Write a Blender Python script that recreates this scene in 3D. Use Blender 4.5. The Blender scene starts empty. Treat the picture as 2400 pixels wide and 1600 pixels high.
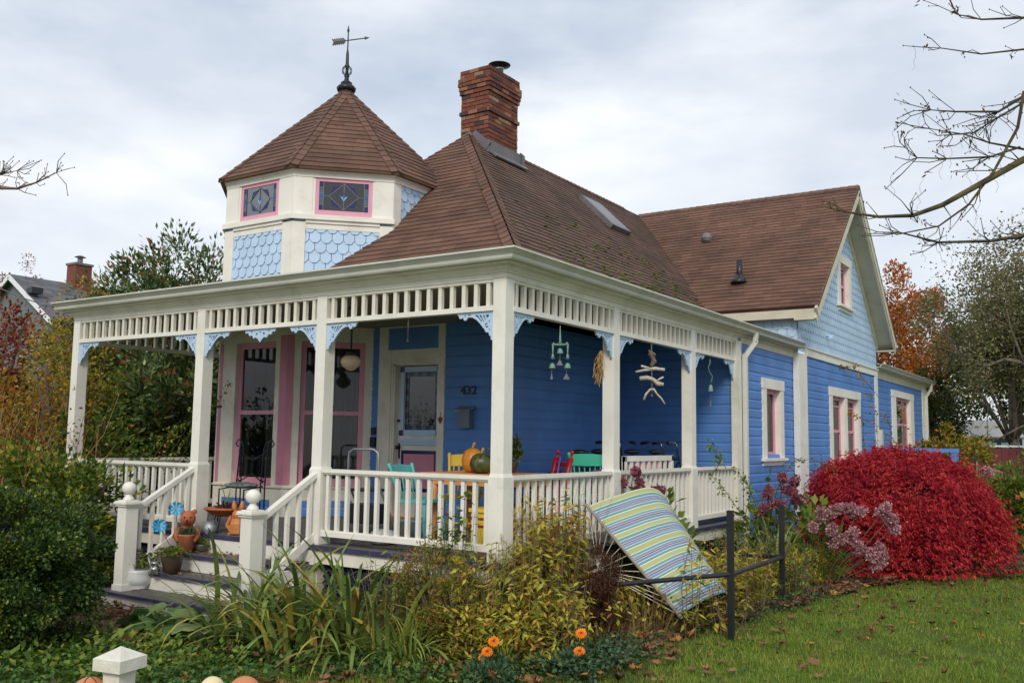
import bpy, math, random
import numpy as np
from mathutils import Vector, Matrix
random.seed(7); rng = np.random.default_rng(11)
sc = bpy.context.scene
# ---------------------------------------------------------------- camera
YAW, PITCH, ROLL = math.radians(33.562), math.radians(6.073), math.radians(0.8456)
CAM = np.array([4.849, -7.192, 1.158]); FPX = 2152.8
_f = np.array([-math.sin(YAW)*math.cos(PITCH), math.cos(YAW)*math.cos(PITCH), math.sin(PITCH)])
_r0 = np.array([math.cos(YAW), math.sin(YAW), 0.0]); _u0 = np.cross(_r0, _f)
_r = math.cos(ROLL)*_r0 + math.sin(ROLL)*_u0; _u = -math.sin(ROLL)*_r0 + math.cos(ROLL)*_u0
cam = bpy.data.cameras.new('camera'); cam_o = bpy.data.objects.new('camera', cam)
sc.collection.objects.link(cam_o); sc.camera = cam_o
cam.sensor_width = 36; cam.lens = FPX/2400*36; cam.clip_end = 2000; cam.clip_start = 0.05
cam_o.matrix_world = Matrix(((_r[0], _u[0], -_f[0], CAM[0]), (_r[1], _u[1], -_f[1], CAM[1]), (_r[2], _u[2], -_f[2], CAM[2]), (0, 0, 0, 1)))
# ---------------------------------------------------------------- world
SUN_EL, SUN_AZ = math.radians(36), math.atan2(-0.84, 0.42)
SUN_DIR = Vector((math.cos(SUN_AZ)*math.cos(SUN_EL), math.sin(SUN_AZ)*math.cos(SUN_EL), math.sin(SUN_EL)))
w = bpy.data.worlds.new('World'); sc.world = w; w.use_nodes = True
nt = w.node_tree; nt.nodes.clear(); N = nt.nodes.new; L = nt.links.new
out = N('ShaderNodeOutputWorld'); bg = N('ShaderNodeBackground'); bg.inputs[1].default_value = 0.1
sky = N('ShaderNodeTexSky'); sky.sky_type = 'NISHITA'; sky.sun_disc = False
sky.sun_elevation = SUN_EL; sky.sun_rotation = math.pi/2 - SUN_AZ
sky.air_density = 1.2; sky.dust_density = 1.5
tc = N('ShaderNodeTexCoord'); mp = N('ShaderNodeMapping'); mp.inputs['Scale'].default_value = (1, 1, 2.6)
mp.inputs['Location'].default_value = (0.35, 0.1, 0.0)
n1 = N('ShaderNodeTexNoise'); n1.inputs['Scale'].default_value = 2.1; n1.inputs['Detail'].default_value = 7; n1.inputs['Roughness'].default_value = 0.52
r1 = N('ShaderNodeValToRGB'); r1.color_ramp.elements[0].position = 0.30; r1.color_ramp.elements[1].position = 0.55
r1.color_ramp.elements[0].color = (0.38, 0.38, 0.38, 1)
n2 = N('ShaderNodeTexNoise'); n2.inputs['Scale'].default_value = 3.4; n2.inputs['Detail'].default_value = 6; n2.inputs['Roughness'].default_value = 0.5
r2 = N('ShaderNodeValToRGB'); r2.color_ramp.elements[0].color = (5.2, 5.75, 6.6, 1); r2.color_ramp.elements[1].color = (7.6, 7.85, 8.2, 1)
r2.color_ramp.elements[0].position = 0.36; r2.color_ramp.elements[1].position = 0.66
mx = N('ShaderNodeMix'); mx.data_type = 'RGBA'
L(tc.outputs['Generated'], mp.inputs[0]); L(mp.outputs[0], n1.inputs[0]); L(mp.outputs[0], n2.inputs[0])
L(n1.outputs[0], r1.inputs[0]); L(n2.outputs[0], r2.inputs[0]); L(r1.outputs[0], mx.inputs[0])
L(sky.outputs[0], mx.inputs[6]); L(r2.outputs[0], mx.inputs[7]); L(mx.outputs[2], bg.inputs[0]); L(bg.outputs[0], out.inputs[0])
sun = bpy.data.lights.new('sun', 'SUN'); sun.energy = 1.5; sun.angle = math.radians(16); sun.color = (1.0, 0.93, 0.82)
sun_o = bpy.data.objects.new('sun', sun); sc.collection.objects.link(sun_o)
sun_o.rotation_euler = SUN_DIR.to_track_quat('Z', 'Y').to_euler()
sc.view_settings.view_transform = 'Standard'; sc.view_settings.look = 'None'; sc.view_settings.gamma = 1; sc.view_settings.exposure = 0.38
sc.cycles.max_bounces = 6; sc.cycles.transparent_max_bounces = 12; sc.cycles.caustics_reflective = False; sc.cycles.caustics_refractive = False

def ray(px, py): return (px-1200)/FPX*_r - (py-800)/FPX*_u + _f
def at(px, py, D): return CAM + ray(px, py)*D
def onz(px, py, z):
    return onp(px, py, 2, z)
def onp(px, py, ax, c):
    d = ray(px, py); return CAM + d*((c-CAM[ax])/d[ax])
# ---------------------------------------------------------------- materials
M = {}
def srgb(*c): return tuple((x/255/12.92 if x/255 <= .04045 else ((x/255+.055)/1.055)**2.4) for x in c)
def mat(name, col, rough=.6, var=.12, scale=4, bump=0., bscale=60, metal=0., col2=None, isl=0., trans=0., spec=.4, dirt=None, stretch=None):
    m = bpy.data.materials.new(name); m.use_nodes = True; nt = m.node_tree; N = nt.nodes.new; L = nt.links.new
    b = nt.nodes['Principled BSDF']; b.inputs['Roughness'].default_value = rough; b.inputs['Metallic'].default_value = metal
    b.inputs['Specular IOR Level'].default_value = spec
    tc = N('ShaderNodeTexCoord'); src = tc.outputs['Object']
    if stretch:
        mp = N('ShaderNodeMapping'); mp.inputs['Scale'].default_value = stretch; L(src, mp.inputs[0]); src = mp.outputs[0]
    ns = N('ShaderNodeTexNoise'); ns.inputs['Scale'].default_value = scale; ns.inputs['Detail'].default_value = 5; L(src, ns.inputs[0])
    rp = N('ShaderNodeValToRGB'); rp.color_ramp.elements[0].position = .3; rp.color_ramp.elements[1].position = .7
    c2 = col2 or col
    rp.color_ramp.elements[0].color = (*[x*(1-var) for x in col], 1); rp.color_ramp.elements[1].color = (*[min(1, x*(1+var)) for x in c2], 1)
    L(ns.outputs[0], rp.inputs[0]); c = rp.outputs[0]
    if isl:
        g = N('ShaderNodeNewGeometry'); r = N('ShaderNodeValToRGB')
        r.color_ramp.elements[0].color = (1-isl,)*3+(1,); r.color_ramp.elements[1].color = (1+isl,)*3+(1,)
        mm = N('ShaderNodeMix'); mm.data_type = 'RGBA'; mm.blend_type = 'MULTIPLY'; mm.inputs[0].default_value = 1
        L(g.outputs['Random Per Island'], r.inputs[0]); L(c, mm.inputs[6]); L(r.outputs[0], mm.inputs[7]); c = mm.outputs[2]
    if dirt:
        dc, amt = dirt
        n3 = N('ShaderNodeTexNoise'); n3.inputs['Scale'].default_value = 2.3; n3.inputs['Detail'].default_value = 8; n3.inputs['Roughness'].default_value = .7; L(src, n3.inputs[0])
        r3 = N('ShaderNodeValToRGB'); r3.color_ramp.elements[0].position = .5; r3.color_ramp.elements[1].position = .75
        r3.color_ramp.elements[1].color = (amt,)*3+(1,); L(n3.outputs[0], r3.inputs[0])
        mm = N('ShaderNodeMix'); mm.data_type = 'RGBA'; L(r3.outputs[0], mm.inputs[0]); L(c, mm.inputs[6]); mm.inputs[7].default_value = (*dc, 1); c = mm.outputs[2]
    L(c, b.inputs['Base Color'])
    if bump:
        nb = N('ShaderNodeTexNoise'); nb.inputs['Scale'].default_value = bscale; nb.inputs['Detail'].default_value = 4; L(src, nb.inputs[0])
        bp = N('ShaderNodeBump'); bp.inputs['Strength'].default_value = bump; bp.inputs['Distance'].default_value = .01; L(nb.outputs[0], bp.inputs['Height']); L(bp.outputs[0], b.inputs['Normal'])
    M[name] = m; return m
def leafmat(name, stops, rough=.5, trans=.35, spec=.3):
    m = bpy.data.materials.new(name); m.use_nodes = True; nt = m.node_tree; N = nt.nodes.new; L = nt.links.new
    b = nt.nodes['Principled BSDF']; b.inputs['Roughness'].default_value = rough; b.inputs['Specular IOR Level'].default_value = spec
    g = N('ShaderNodeNewGeometry'); r = N('ShaderNodeValToRGB'); cr = r.color_ramp
    while len(cr.elements) < len(stops): cr.elements.new(.5)
    for e, (p, c) in zip(cr.elements, stops): e.position = p; e.color = (*c, 1)
    t = N('ShaderNodeBsdfTranslucent'); mx = N('ShaderNodeMixShader'); mx.inputs[0].default_value = trans
    tc = N('ShaderNodeTexCoord'); ns = N('ShaderNodeTexNoise'); ns.inputs['Scale'].default_value = 2.2; ns.inputs['Detail'].default_value = 3
    L(tc.outputs['Object'], ns.inputs[0])
    ad = N('ShaderNodeMath'); ad.operation = 'MULTIPLY_ADD'; ad.inputs[1].default_value = .9; ad.inputs[2].default_value = -.45; L(ns.outputs[0], ad.inputs[0])
    a2 = N('ShaderNodeMath'); a2.operation = 'ADD'; a2.use_clamp = True; L(ad.outputs[0], a2.inputs[0]); L(g.outputs['Random Per Island'], a2.inputs[1])
    L(a2.outputs[0], r.inputs[0]); L(r.outputs[0], b.inputs['Base Color']); L(r.outputs[0], t.inputs[0])
    o = nt.nodes['Material Output']; L(b.outputs[0], mx.inputs[1]); L(t.outputs[0], mx.inputs[2]); L(mx.outputs[0], o.inputs[0])
    M[name] = m; return m
W = (.74, .71, .62)
mat('white_paint', W, .6, .07, 3, bump=.25, bscale=40, dirt=((.36, .34, .22), .5))
mat('white_new', (.78, .76, .69), .5, .04, 3, bump=.12, bscale=40, dirt=((.42, .40, .30), .42))
mat('trim_dark', (.62, .58, .46), .6, .08, 3, dirt=((.3, .3, .16), .45))
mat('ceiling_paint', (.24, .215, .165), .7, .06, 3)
mat('gutter', (.60, .60, .54), .35, .05, 5, dirt=((.3, .33, .18), .4))
mat('blue', (.086, .222, .55), .55, .13, 1.8, bump=.2, bscale=30, dirt=((.12, .21, .36), .5))
mat('sky_blue', (.46, .62, .80), .6, .04, 3, isl=.05, bump=.2, bscale=50, dirt=((.36, .46, .55), .3))
mat('bracket_blue', (.45, .60, .78), .5, .04, 5)
mat('pink', (.68, .31, .41), .5, .05, 4)
mat('pink_dull', (.60, .24, .33), .5, .06, 4)
mat('purple', (.038, .037, .09), .55, .15, 6, dirt=((.12, .11, .12), .4))
mat('deck', (.12, .115, .115), .6, .18, 5, bump=.2, bscale=30, stretch=(1, 6, 1), dirt=((.2, .17, .12), .4))
mat('roof', (.138, .072, .049), .85, .25, 1.3, isl=.2, bump=.5, bscale=160, dirt=((.075, .05, .035), .65))
mat('roof_moss', (.112, .064, .047), .85, .25, 1.3, isl=.2, bump=.5, bscale=160, dirt=((.055, .05, .025), .85))
mat('roof_cap', (.138, .074, .053), .85, .2, 3, isl=.15, bump=.5, bscale=160, dirt=((.07, .05, .035), .5))
mat('old_brick', (.17, .06, .035), .9, .3, 9, bump=.4)
mat('moss', (.10, .14, .02), .95, .4, 20, bump=.8, bscale=90)
mat('lead', (.17, .16, .17), .55, .2, 6, metal=.3)
mat('black_metal', (.012, .012, .016), .4, .2, 8)
mat('black_paint', (.018, .02, .024), .35, .2, 6, bump=.1)
mat('steel', (.5, .5, .5), .25, .1, 8, metal=.9)
mat('galv', (.36, .38, .40), .55, .15, 8, metal=.8)
mat('shade_core', (.012, .013, .006), .95, .4, 8)  # near-black: shade between the leaves put into the colour
mat('shade_core_red', (.03, .006, .006), .95, .4, 8)  # red-black: shade inside the maple put into the colour
mat('inside_shade', (.035, .032, .03), .9, .1, 3)  # near-black: darkness of the unlit rooms put into the colour
mat('curtain', (.20, .16, .16), .9, .3, 3, col2=(.16, .21, .21), stretch=(3, 3, .7))
mat('lace', (.55, .52, .47), .9, .1, 12)
mat('terracotta', (.42, .13, .055), .75, .15, 8, bump=.2, dirt=((.5, .3, .2), .4))
mat('orange_wood', (.50, .19, .06), .6, .2, 8, stretch=(1, 1, 4))
mat('orange_paint', (.66, .28, .10), .5, .1, 5)
mat('yellow_paint', (.72, .50, .04), .4, .06, 5)
mat('turq_paint', (.10, .42, .42), .4, .08, 5)
mat('mint_paint', (.06, .50, .33), .4, .06, 5)
mat('purple_paint', (.13, .05, .30), .45, .1, 5)
mat('red_paint', (.32, .012, .015), .4, .15, 6)
mat('pumpkin', (.62, .20, .015), .45, .25, 4, col2=(.42, .2, .02))
mat('green_pumpkin', (.010, .028, .014), .35, .5, 16, col2=(.07, .08, .02), stretch=(1.6, 1.6, .4))
mat('pale_gourd', (.72, .62, .36), .5, .1, 6)
mat('basket_orange', (.55, .22, .09), .6, .15, 5, bump=.3)
mat('bark', (.10, .075, .055), .9, .35, 12, bump=.6, bscale=40, col2=(.14, .12, .09))
mat('bark_moss', (.035, .028, .028), .9, .4, 6, bump=.6, bscale=40, col2=(.085, .07, .025))
mat('twig', (.16, .115, .085), .9, .3, 9)
mat('twig_dark', (.045, .03, .04), .9, .3, 9)
mat('driftwood', (.50, .45, .37), .85, .2, 20, bump=.5)
mat('patina', (.13, .36, .28), .6, .3, 20, metal=.2, col2=(.2, .25, .2))
mat('string', (.4, .36, .28), .9, .2, 20)
mat('straw', (.40, .24, .07), .8, .3, 20)
mat('rope', (.78, .77, .72), .8, .06, 20)
mat('spreader', (.30, .27, .24), .7, .15, 15)
mat('blue_glaze', (.012, .02, .12), .2, .3, 5)
mat('cyan_plastic', (.02, .30, .55), .35, .1, 5)
mat('white_glaze', (.60, .62, .62), .25, .08, 14, dirt=((.4, .38, .3), .3))
mat('brown_glaze', (.10, .07, .05), .4, .3, 6)
mat('grey_siding', (.15, .17, .18), .8, .1, 3)
mat('grey_roof', (.14, .145, .155), .9, .2, 3, isl=.2)
mat('rv_white', (.75, .76, .78), .4, .04, 3)
mat('rv_glass', (.25, .42, .40), .1, .15, 2)
mat('fence_red', (.13, .025, .03), .7, .2, 5, isl=.15)
mat('soil', (.085, .05, .032), .95, .4, 3, bump=.8, bscale=25, col2=(.14, .085, .05))
mat('lamp_glass', (.80, .62, .42), .25, .04, 4)
mat('clear_plastic', (.10, .14, .2), .25, .1, 4)
mat('seat_cushion', (.06, .14, .15), .8, .5, 25, col2=(.25, .3, .28))
mat('flower_pink', (.62, .03, .16), .6, .2, 9, isl=.2)
mat('marigold', (.85, .22, .008), .6, .1, 9, isl=.15)
mat('pansy', (.07, .015, .06), .7, .2, 9)
mat('cream', (.7, .68, .6), .7, .1, 8)
mat('concrete_cap', (.66, .64, .56), .7, .12, 8, bump=.35, bscale=50, dirt=((.22, .22, .12), .6))
# ground: lawn with mottled greens fading into leaf-strewn soil
def groundmat():
    m = bpy.data.materials.new('ground'); m.use_nodes = True; nt = m.node_tree; N = nt.nodes.new; L = nt.links.new
    b = nt.nodes['Principled BSDF']; b.inputs['Roughness'].default_value = .95; b.inputs['Specular IOR Level'].default_value = .1
    tc = N('ShaderNodeTexCoord'); a = N('ShaderNodeTexNoise'); a.inputs['Scale'].default_value = 1.6; a.inputs['Detail'].default_value = 9; a.inputs['Roughness'].default_value = .7
    L(tc.outputs['Object'], a.inputs[0]); r = N('ShaderNodeValToRGB'); cr = r.color_ramp
    cr.elements[0].position = .3; cr.elements[0].color = (.075, .06, .022, 1); cr.elements[1].position = .7; cr.elements[1].color = (.12, .18, .035, 1)
    e = cr.elements.new(.5); e.color = (.08, .125, .022, 1)
    L(a.outputs[0], r.inputs[0]); L(r.outputs[0], b.inputs['Base Color'])
    bp = N('ShaderNodeBump'); bp.inputs['Strength'].default_value = .8; bp.inputs['Distance'].default_value = .02
    c = N('ShaderNodeTexNoise'); c.inputs['Scale'].default_value = 60; L(tc.outputs['Object'], c.inputs[0]); L(c.outputs[0], bp.inputs['Height']); L(bp.outputs[0], b.inputs['Normal'])
    M['ground'] = m
groundmat()
def brickmat():
    m = bpy.data.materials.new('brick'); m.use_nodes = True; nt = m.node_tree; N = nt.nodes.new; L = nt.links.new
    b = nt.nodes['Principled BSDF']; b.inputs['Roughness'].default_value = .9
    g = N('ShaderNodeNewGeometry'); r = N('ShaderNodeValToRGB'); cr = r.color_ramp
    for p, c in ((.25, (.15, .05, .032)), (.5, (.26, .08, .042)), (.72, (.19, .06, .04)), (.88, (.32, .14, .085))):
        e = cr.elements.new(p); e.color = (*c, 1)
    cr.elements[0].color = (.07, .045, .045, 1); cr.elements[-1].color = (.42, .26, .17, 1)
    L(g.outputs['Random Per Island'], r.inputs[0])
    tc = N('ShaderNodeTexCoord'); n = N('ShaderNodeTexNoise'); n.inputs['Scale'].default_value = 30; L(tc.outputs['Object'], n.inputs[0])
    mm = N('ShaderNodeMix'); mm.data_type = 'RGBA'; mm.blend_type = 'MULTIPLY'; mm.inputs[0].default_value = .5
    L(r.outputs[0], mm.inputs[6]); L(n.outputs[0], mm.inputs[7]); L(mm.outputs[2], b.inputs['Base Color'])
    M['brick'] = m
brickmat(); mat('mortar', (.13, .10, .085), .95, .2, 10)
def fabricmat():
    m = bpy.data.materials.new('stripes'); m.use_nodes = True; nt = m.node_tree; N = nt.nodes.new; L = nt.links.new
    b = nt.nodes['Principled BSDF']; b.inputs['Roughness'].default_value = .8
    uv = N('ShaderNodeUVMap'); sp = N('ShaderNodeSeparateXYZ'); L(uv.outputs[0], sp.inputs[0])
    mu = N('ShaderNodeMath'); mu.operation = 'MULTIPLY'; mu.inputs[1].default_value = 7.0; fr = N('ShaderNodeMath'); fr.operation = 'FRACT'
    L(sp.outputs[1], mu.inputs[0]); L(mu.outputs[0], fr.inputs[0]); r = N('ShaderNodeValToRGB'); cr = r.color_ramp; cr.interpolation = 'CONSTANT'
    wh = (.72, .74, .70); te = (.14, .31, .29); bl = (.18, .24, .40); pu = (.16, .13, .18); gr = (.42, .44, .20)
    st = [(0, te), (.12, wh), (.15, bl), (.27, wh), (.29, pu), (.37, wh), (.39, bl), (.51, wh), (.54, te), (.67, wh), (.70, gr), (.96, wh)]
    while len(cr.elements) < len(st): cr.elements.new(.5)
    for e, (p, c) in zip(cr.elements, st): e.position = p; e.color = (*c, 1)
    L(fr.outputs[0], r.inputs[0]); L(r.outputs[0], b.inputs['Base Color']); M['stripes'] = m
fabricmat(); mat('navy', (.02, .02, .09), .8)
def glassmat(name, tint, fac, rough=.03):
    m = bpy.data.materials.new(name); m.use_nodes = True; nt = m.node_tree; N = nt.nodes.new; L = nt.links.new
    nt.nodes.remove(nt.nodes['Principled BSDF']); t = N('ShaderNodeBsdfTransparent'); t.inputs[0].default_value = (*tint, 1)
    g = N('ShaderNodeBsdfGlossy'); g.inputs['Roughness'].default_value = rough; mx = N('ShaderNodeMixShader')
    fr = N('ShaderNodeFresnel'); fr.inputs[0].default_value = 1.5; ma = N('ShaderNodeMath'); ma.operation = 'MULTIPLY_ADD'; ma.inputs[1].default_value = .75; ma.inputs[2].default_value = fac
    ma.use_clamp = True; L(fr.outputs[0], ma.inputs[0]); L(ma.outputs[0], mx.inputs[0]); L(t.outputs[0], mx.inputs[1]); L(g.outputs[0], mx.inputs[2]); L(mx.outputs[0], nt.nodes['Material Output'].inputs[0])
    M[name] = m
glassmat('glass', (.55, .58, .55), .02); glassmat('skylight_glass', (.4, .45, .5), .12); glassmat('tinted', (.12, .12, .13), .06); glassmat('glass_grey', (.25, .27, .28), .25, .15)
for nm, c in (('sg_navy', (.02, .02, .12)), ('sg_blue', (.04, .09, .34)), ('sg_teal', (.06, .13, .14)), ('sg_pale', (.25, .5, .75))): mat(nm, c, .15, .2, 9)
mat('came', (.2, .21, .21), .4, .1, 9, metal=.4)
# leaves
G1, G2, G3 = (.018, .045, .010), (.045, .095, .015), (.12, .17, .02)
leafmat('boxwood', [(0, (.018, .045, .012)), (.55, (.048, .10, .02)), (.88, (.11, .17, .026)), (1, (.34, .36, .04))], .4, .2, .4)
leafmat('rhodo', [(0, (.022, .05, .016)), (.45, (.06, .105, .028)), (.82, (.15, .20, .045)), (.97, (.13, .14, .02)), (1, (.4, .10, .03))], .35, .2, .5)
leafmat('shrub', [(0, (.04, .08, .012)), (.4, (.085, .15, .02)), (.75, (.18, .24, .03)), (1, (.42, .36, .04))])
leafmat('yellow_leaf', [(0, (.08, .10, .015)), (.35, (.20, .21, .02)), (.7, (.42, .33, .03)), (.9, (.5, .3, .04)), (1, (.45, .16, .03))])
leafmat('perennial', [(0, (.16, .19, .025)), (.3, (.34, .35, .045)), (.62, (.58, .50, .07)), (.88, (.62, .38, .06)), (1, (.32, .14, .05))])
leafmat('azalea', [(0, (.07, .11, .02)), (.4, (.19, .21, .03)), (.7, (.38, .31, .04)), (.87, (.52, .22, .06)), (1, (.5, .10, .05))])
leafmat('green_fresh', [(0, (.05, .10, .015)), (.5, (.13, .22, .03)), (.85, (.24, .32, .045)), (1, (.28, .28, .04))])
leafmat('groundcover', [(0, (.02, .065, .016)), (.5, (.05, .13, .028)), (.85, (.10, .20, .035)), (1, (.2, .24, .04))], trans=.2)
leafmat('columbine', [(0, (.03, .075, .035)), (.6, (.06, .12, .055)), (1, (.12, .18, .08))], trans=.2)
leafmat('maple_red', [(0, (.13, .003, .012)), (.4, (.42, .013, .032)), (.8, (.70, .045, .065)), (1, (.8, .13, .09))], .5, .4)
leafmat('maple_orange', [(0, (.16, .04, .012)), (.4, (.50, .13, .02)), (.75, (.62, .22, .03)), (1, (.3, .18, .04))])
leafmat('redshrub', [(0, (.10, .02, .015)), (.4, (.25, .04, .02)), (.7, (.36, .10, .03)), (1, (.2, .12, .03))])
leafmat('yellow_orange', [(0, (.10, .10, .015)), (.4, (.35, .24, .02)), (.8, (.5, .26, .02)), (1, (.45, .12, .02))])
leafmat('old_tree', [(0, (.07, .08, .035)), (.5, (.18, .185, .08)), (.85, (.30, .27, .11)), (1, (.2, .11, .03))])
leafmat('laurel', [(0, (.022, .04, .012)), (.5, (.06, .09, .02)), (.9, (.13, .16, .03)), (1, (.22, .16, .03))])
leafmat('hydrangea_head', [(0, (.26, .09, .13)), (.4, (.50, .22, .28)), (.75, (.66, .42, .42)), (1, (.62, .5, .38))])
leafmat('hydrangea_dark', [(0, (.14, .04, .07)), (.5, (.38, .11, .16)), (1, (.50, .26, .26))])
leafmat('brown_fluff', [(0, (.05, .02, .012)), (.6, (.11, .045, .022)), (1, (.2, .10, .05))])
leafmat('dead_leaf', [(0, (.11, .045, .02)), (.4, (.22, .10, .05)), (.75, (.32, .16, .09)), (.92, (.42, .18, .05)), (.97, (.5, .12, .03)), (1, (.5, .35, .05))], .7, .15)
leafmat('strap', [(0, (.07, .12, .03)), (.4, (.16, .24, .055)), (.68, (.28, .34, .07)), (.88, (.45, .36, .06)), (1, (.26, .12, .05))], .45, .25, .4)
leafmat('strap_fine', [(0, (.08, .13, .02)), (.5, (.19, .27, .05)), (.85, (.3, .36, .08)), (1, (.42, .32, .05))], .45, .25)
leafmat('grass_blade', [(0, (.10, .15, .018)), (.45, (.20, .29, .035)), (.85, (.31, .38, .06)), (1, (.38, .36, .10))], .6, .3)
leafmat('dry_grass', [(0, (.16, .09, .04)), (.5, (.28, .18, .07)), (1, (.40, .30, .12))])
leafmat('squash', [(0, (.07, .14, .04)), (.6, (.14, .24, .08)), (1, (.28, .34, .14))], .6, .25)
# ---------------------------------------------------------------- mesh helpers
class MB:
    def __init__(s): s.v = []; s.f = []; s.uv = None
    def quadv(s, *p):
        i = len(s.v); s.v += [tuple(map(float, q)) for q in p]; s.f.append(tuple(range(i, i+len(p)))); return s
    def box(s, x0, x1, y0, y1, z0, z1):
        i = len(s.v); s.v += [(x, y, z) for z in (z0, z1) for x, y in ((x0, y0), (x1, y0), (x1, y1), (x0, y1))]
        s.f += [(i, i+3, i+2, i+1), (i+4, i+5, i+6, i+7), (i, i+1, i+5, i+4), (i+1, i+2, i+6, i+5), (i+2, i+3, i+7, i+6), (i+3, i, i+4, i+7)]; return s
    def obox(s, c, ax, ay, az):  # centre and three half-axis vectors
        c, ax, ay, az = map(np.array, (c, ax, ay, az)); i = len(s.v)
        s.v += [tuple(c+a*ax+b*ay+d*az) for d in (-1, 1) for a, b in ((-1, -1), (1, -1), (1, 1), (-1, 1))]
        s.f += [(i, i+3, i+2, i+1), (i+4, i+5, i+6, i+7), (i, i+1, i+5, i+4), (i+1, i+2, i+6, i+5), (i+2, i+3, i+7, i+6), (i+3, i, i+4, i+7)]; return s
    def bar(s, a, b, w, h=None, up=(0, 0, 1)):
        a, b = np.array(a, float), np.array(b, float); d = b-a; l = np.linalg.norm(d); d = d/l
        u = np.array(up, float); sd = np.cross(d, u)
        if np.linalg.norm(sd) < 1e-4: sd = np.cross(d, (1, 0, 0))
        sd /= np.linalg.norm(sd); u = np.cross(sd, d); h = h or w
        return s.obox((a+b)/2, d*l/2, sd*w/2, u*h/2)
    def tube(s, pts, r, n=6, cap=True):
        pts = [np.array(p, float) for p in pts]; m = len(pts)
        rr = r if hasattr(r, '__len__') else [r]*m; i0 = len(s.v); ref = None
        for k, p in enumerate(pts):
            d = pts[min(k+1, m-1)]-pts[max(k-1, 0)]; d = d/(np.linalg.norm(d)+1e-9)
            if ref is None: ref = np.cross(d, (0, 0, 1) if abs(d[2]) < .9 else (1, 0, 0))
            a = ref-d*np.dot(ref, d); a /= np.linalg.norm(a)+1e-9; b = np.cross(d, a); ref = a
            s.v += [tuple(p+rr[k]*(math.cos(t)*a+math.sin(t)*b)) for t in (2*math.pi*j/n for j in range(n))]
        for k in range(m-1):
            for j in range(n):
                a = i0+k*n+j; b = i0+k*n+(j+1) % n; s.f.append((a, b, b+n, a+n))
        if cap: s.f += [tuple(i0+j for j in range(n))[::-1], tuple(i0+(m-1)*n+j for j in range(n))]
        return s
    def lathe(s, prof, c=(0, 0, 0), n=16, lobes=0, depth=0.):
        i0 = len(s.v); m = len(prof)
        for r, z in prof:
            for j in range(n):
                t = 2*math.pi*j/n; q = r*(1-depth*(1-abs(math.cos(t*lobes/2)))) if lobes else r
                s.v.append((c[0]+q*math.cos(t), c[1]+q*math.sin(t), c[2]+z))
        for k in range(m-1):
            for j in range(n):
                a = i0+k*n+j; b = i0+k*n+(j+1) % n; s.f.append((a, b, b+n, a+n))
        s.f += [tuple(i0+j for j in range(n))[::-1], tuple(i0+(m-1)*n+j for j in range(n))]
        return s
    def prism(s, poly, z0, z1):
        n = len(poly); i = len(s.v); s.v += [(x, y, z) for z in (z0, z1) for x, y in poly]
        s.f += [tuple(range(i+n-1, i-1, -1)), tuple(range(i+n, i+2*n))]+[(i+k, i+(k+1) % n, i+n+(k+1) % n, i+n+k) for k in range(n)]; return s
    def ell(s, c, r, n=14, m=9, jit=0.):
        prof = [(max(.002, math.sin(math.pi*k/m)), -math.cos(math.pi*k/m)) for k in range(m+1)]; i0 = len(s.v)
        s.lathe(prof, (0, 0, 0), n)
        for k in range(i0, len(s.v)):
            x, y, z = s.v[k]; q = 1+jit*(random.random()-.5); s.v[k] = (c[0]+x*r[0]*q, c[1]+y*r[1]*q, c[2]+z*r[2]*q)
        return s
def wloc(o):
    p = Vector((0, 0, 0))
    while o: p += o.location; o = o.parent
    return p
def obj(name, mb, m, parent=None, smooth=False, local=False, kind=None):
    me = bpy.data.meshes.new(name)
    if isinstance(mb, MB):
        off = Vector((0, 0, 0)) if (local or not parent) else wloc(parent)
        me.from_pydata([(x-off[0], y-off[1], z-off[2]) for x, y, z in mb.v], [], mb.f)
    else:
        v, f = mb; off = np.zeros(3) if (local or not parent) else np.array(wloc(parent)); v = (v-off).astype(np.float32); k = f.shape[1]
        me.vertices.add(len(v)); me.vertices.foreach_set('co', v.ravel()); me.loops.add(f.size); me.loops.foreach_set('vertex_index', f.astype(np.int32).ravel())
        me.polygons.add(len(f)); me.polygons.foreach_set('loop_start', np.arange(0, f.size, k, dtype=np.int32)); me.update(calc_edges=True)
    me.materials.append(M[m])
    if smooth: me.polygons.foreach_set('use_smooth', np.ones(len(me.polygons), bool))
    o = bpy.data.objects.new(name, me); sc.collection.objects.link(o)
    if parent: o.parent = parent
    if kind: o['kind'] = kind
    return o
def tag(o, label, cat, group=None):
    o['label'] = label; o['category'] = cat
    if group: o['group'] = group
    return o
def thing(name, label, cat, loc=(0, 0, 0), rz=0, group=None):
    o = bpy.data.objects.new(name, None); sc.collection.objects.link(o); o.location = [float(x) for x in loc]; o.rotation_euler = (0, 0, rz); o.empty_display_size = .1
    return tag(o, label, cat, group)
def lp(mb, name, m, t, smooth=False): return obj(name, mb, m, t, smooth, local=True)  # part in local coordinates of its thing
def dup(root, loc, rz, label, group=None):
    r = root.copy(); sc.collection.objects.link(r); r.location = [float(x) for x in loc]; r.rotation_euler = (0, 0, rz); r['label'] = label
    if group: r['group'] = group
    def rec(a, b):
        for ch in list(a.children):
            c = ch.copy(); sc.collection.objects.link(c); c.parent = b; rec(ch, c)
    rec(root, r); return r
def clip(poly, a, b, c):  # keep a*x+b*y<=c
    o = []
    for i in range(len(poly)):
        p, q = poly[i], poly[(i+1) % len(poly)]; dp = a*p[0]+b*p[1]-c; dq = a*q[0]+b*q[1]-c
        if dp <= 0: o.append(p)
        if (dp < 0) != (dq < 0) and dp != dq: t = dp/(dp-dq); o.append((p[0]+t*(q[0]-p[0]), p[1]+t*(q[1]-p[1])))
    return o
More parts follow.
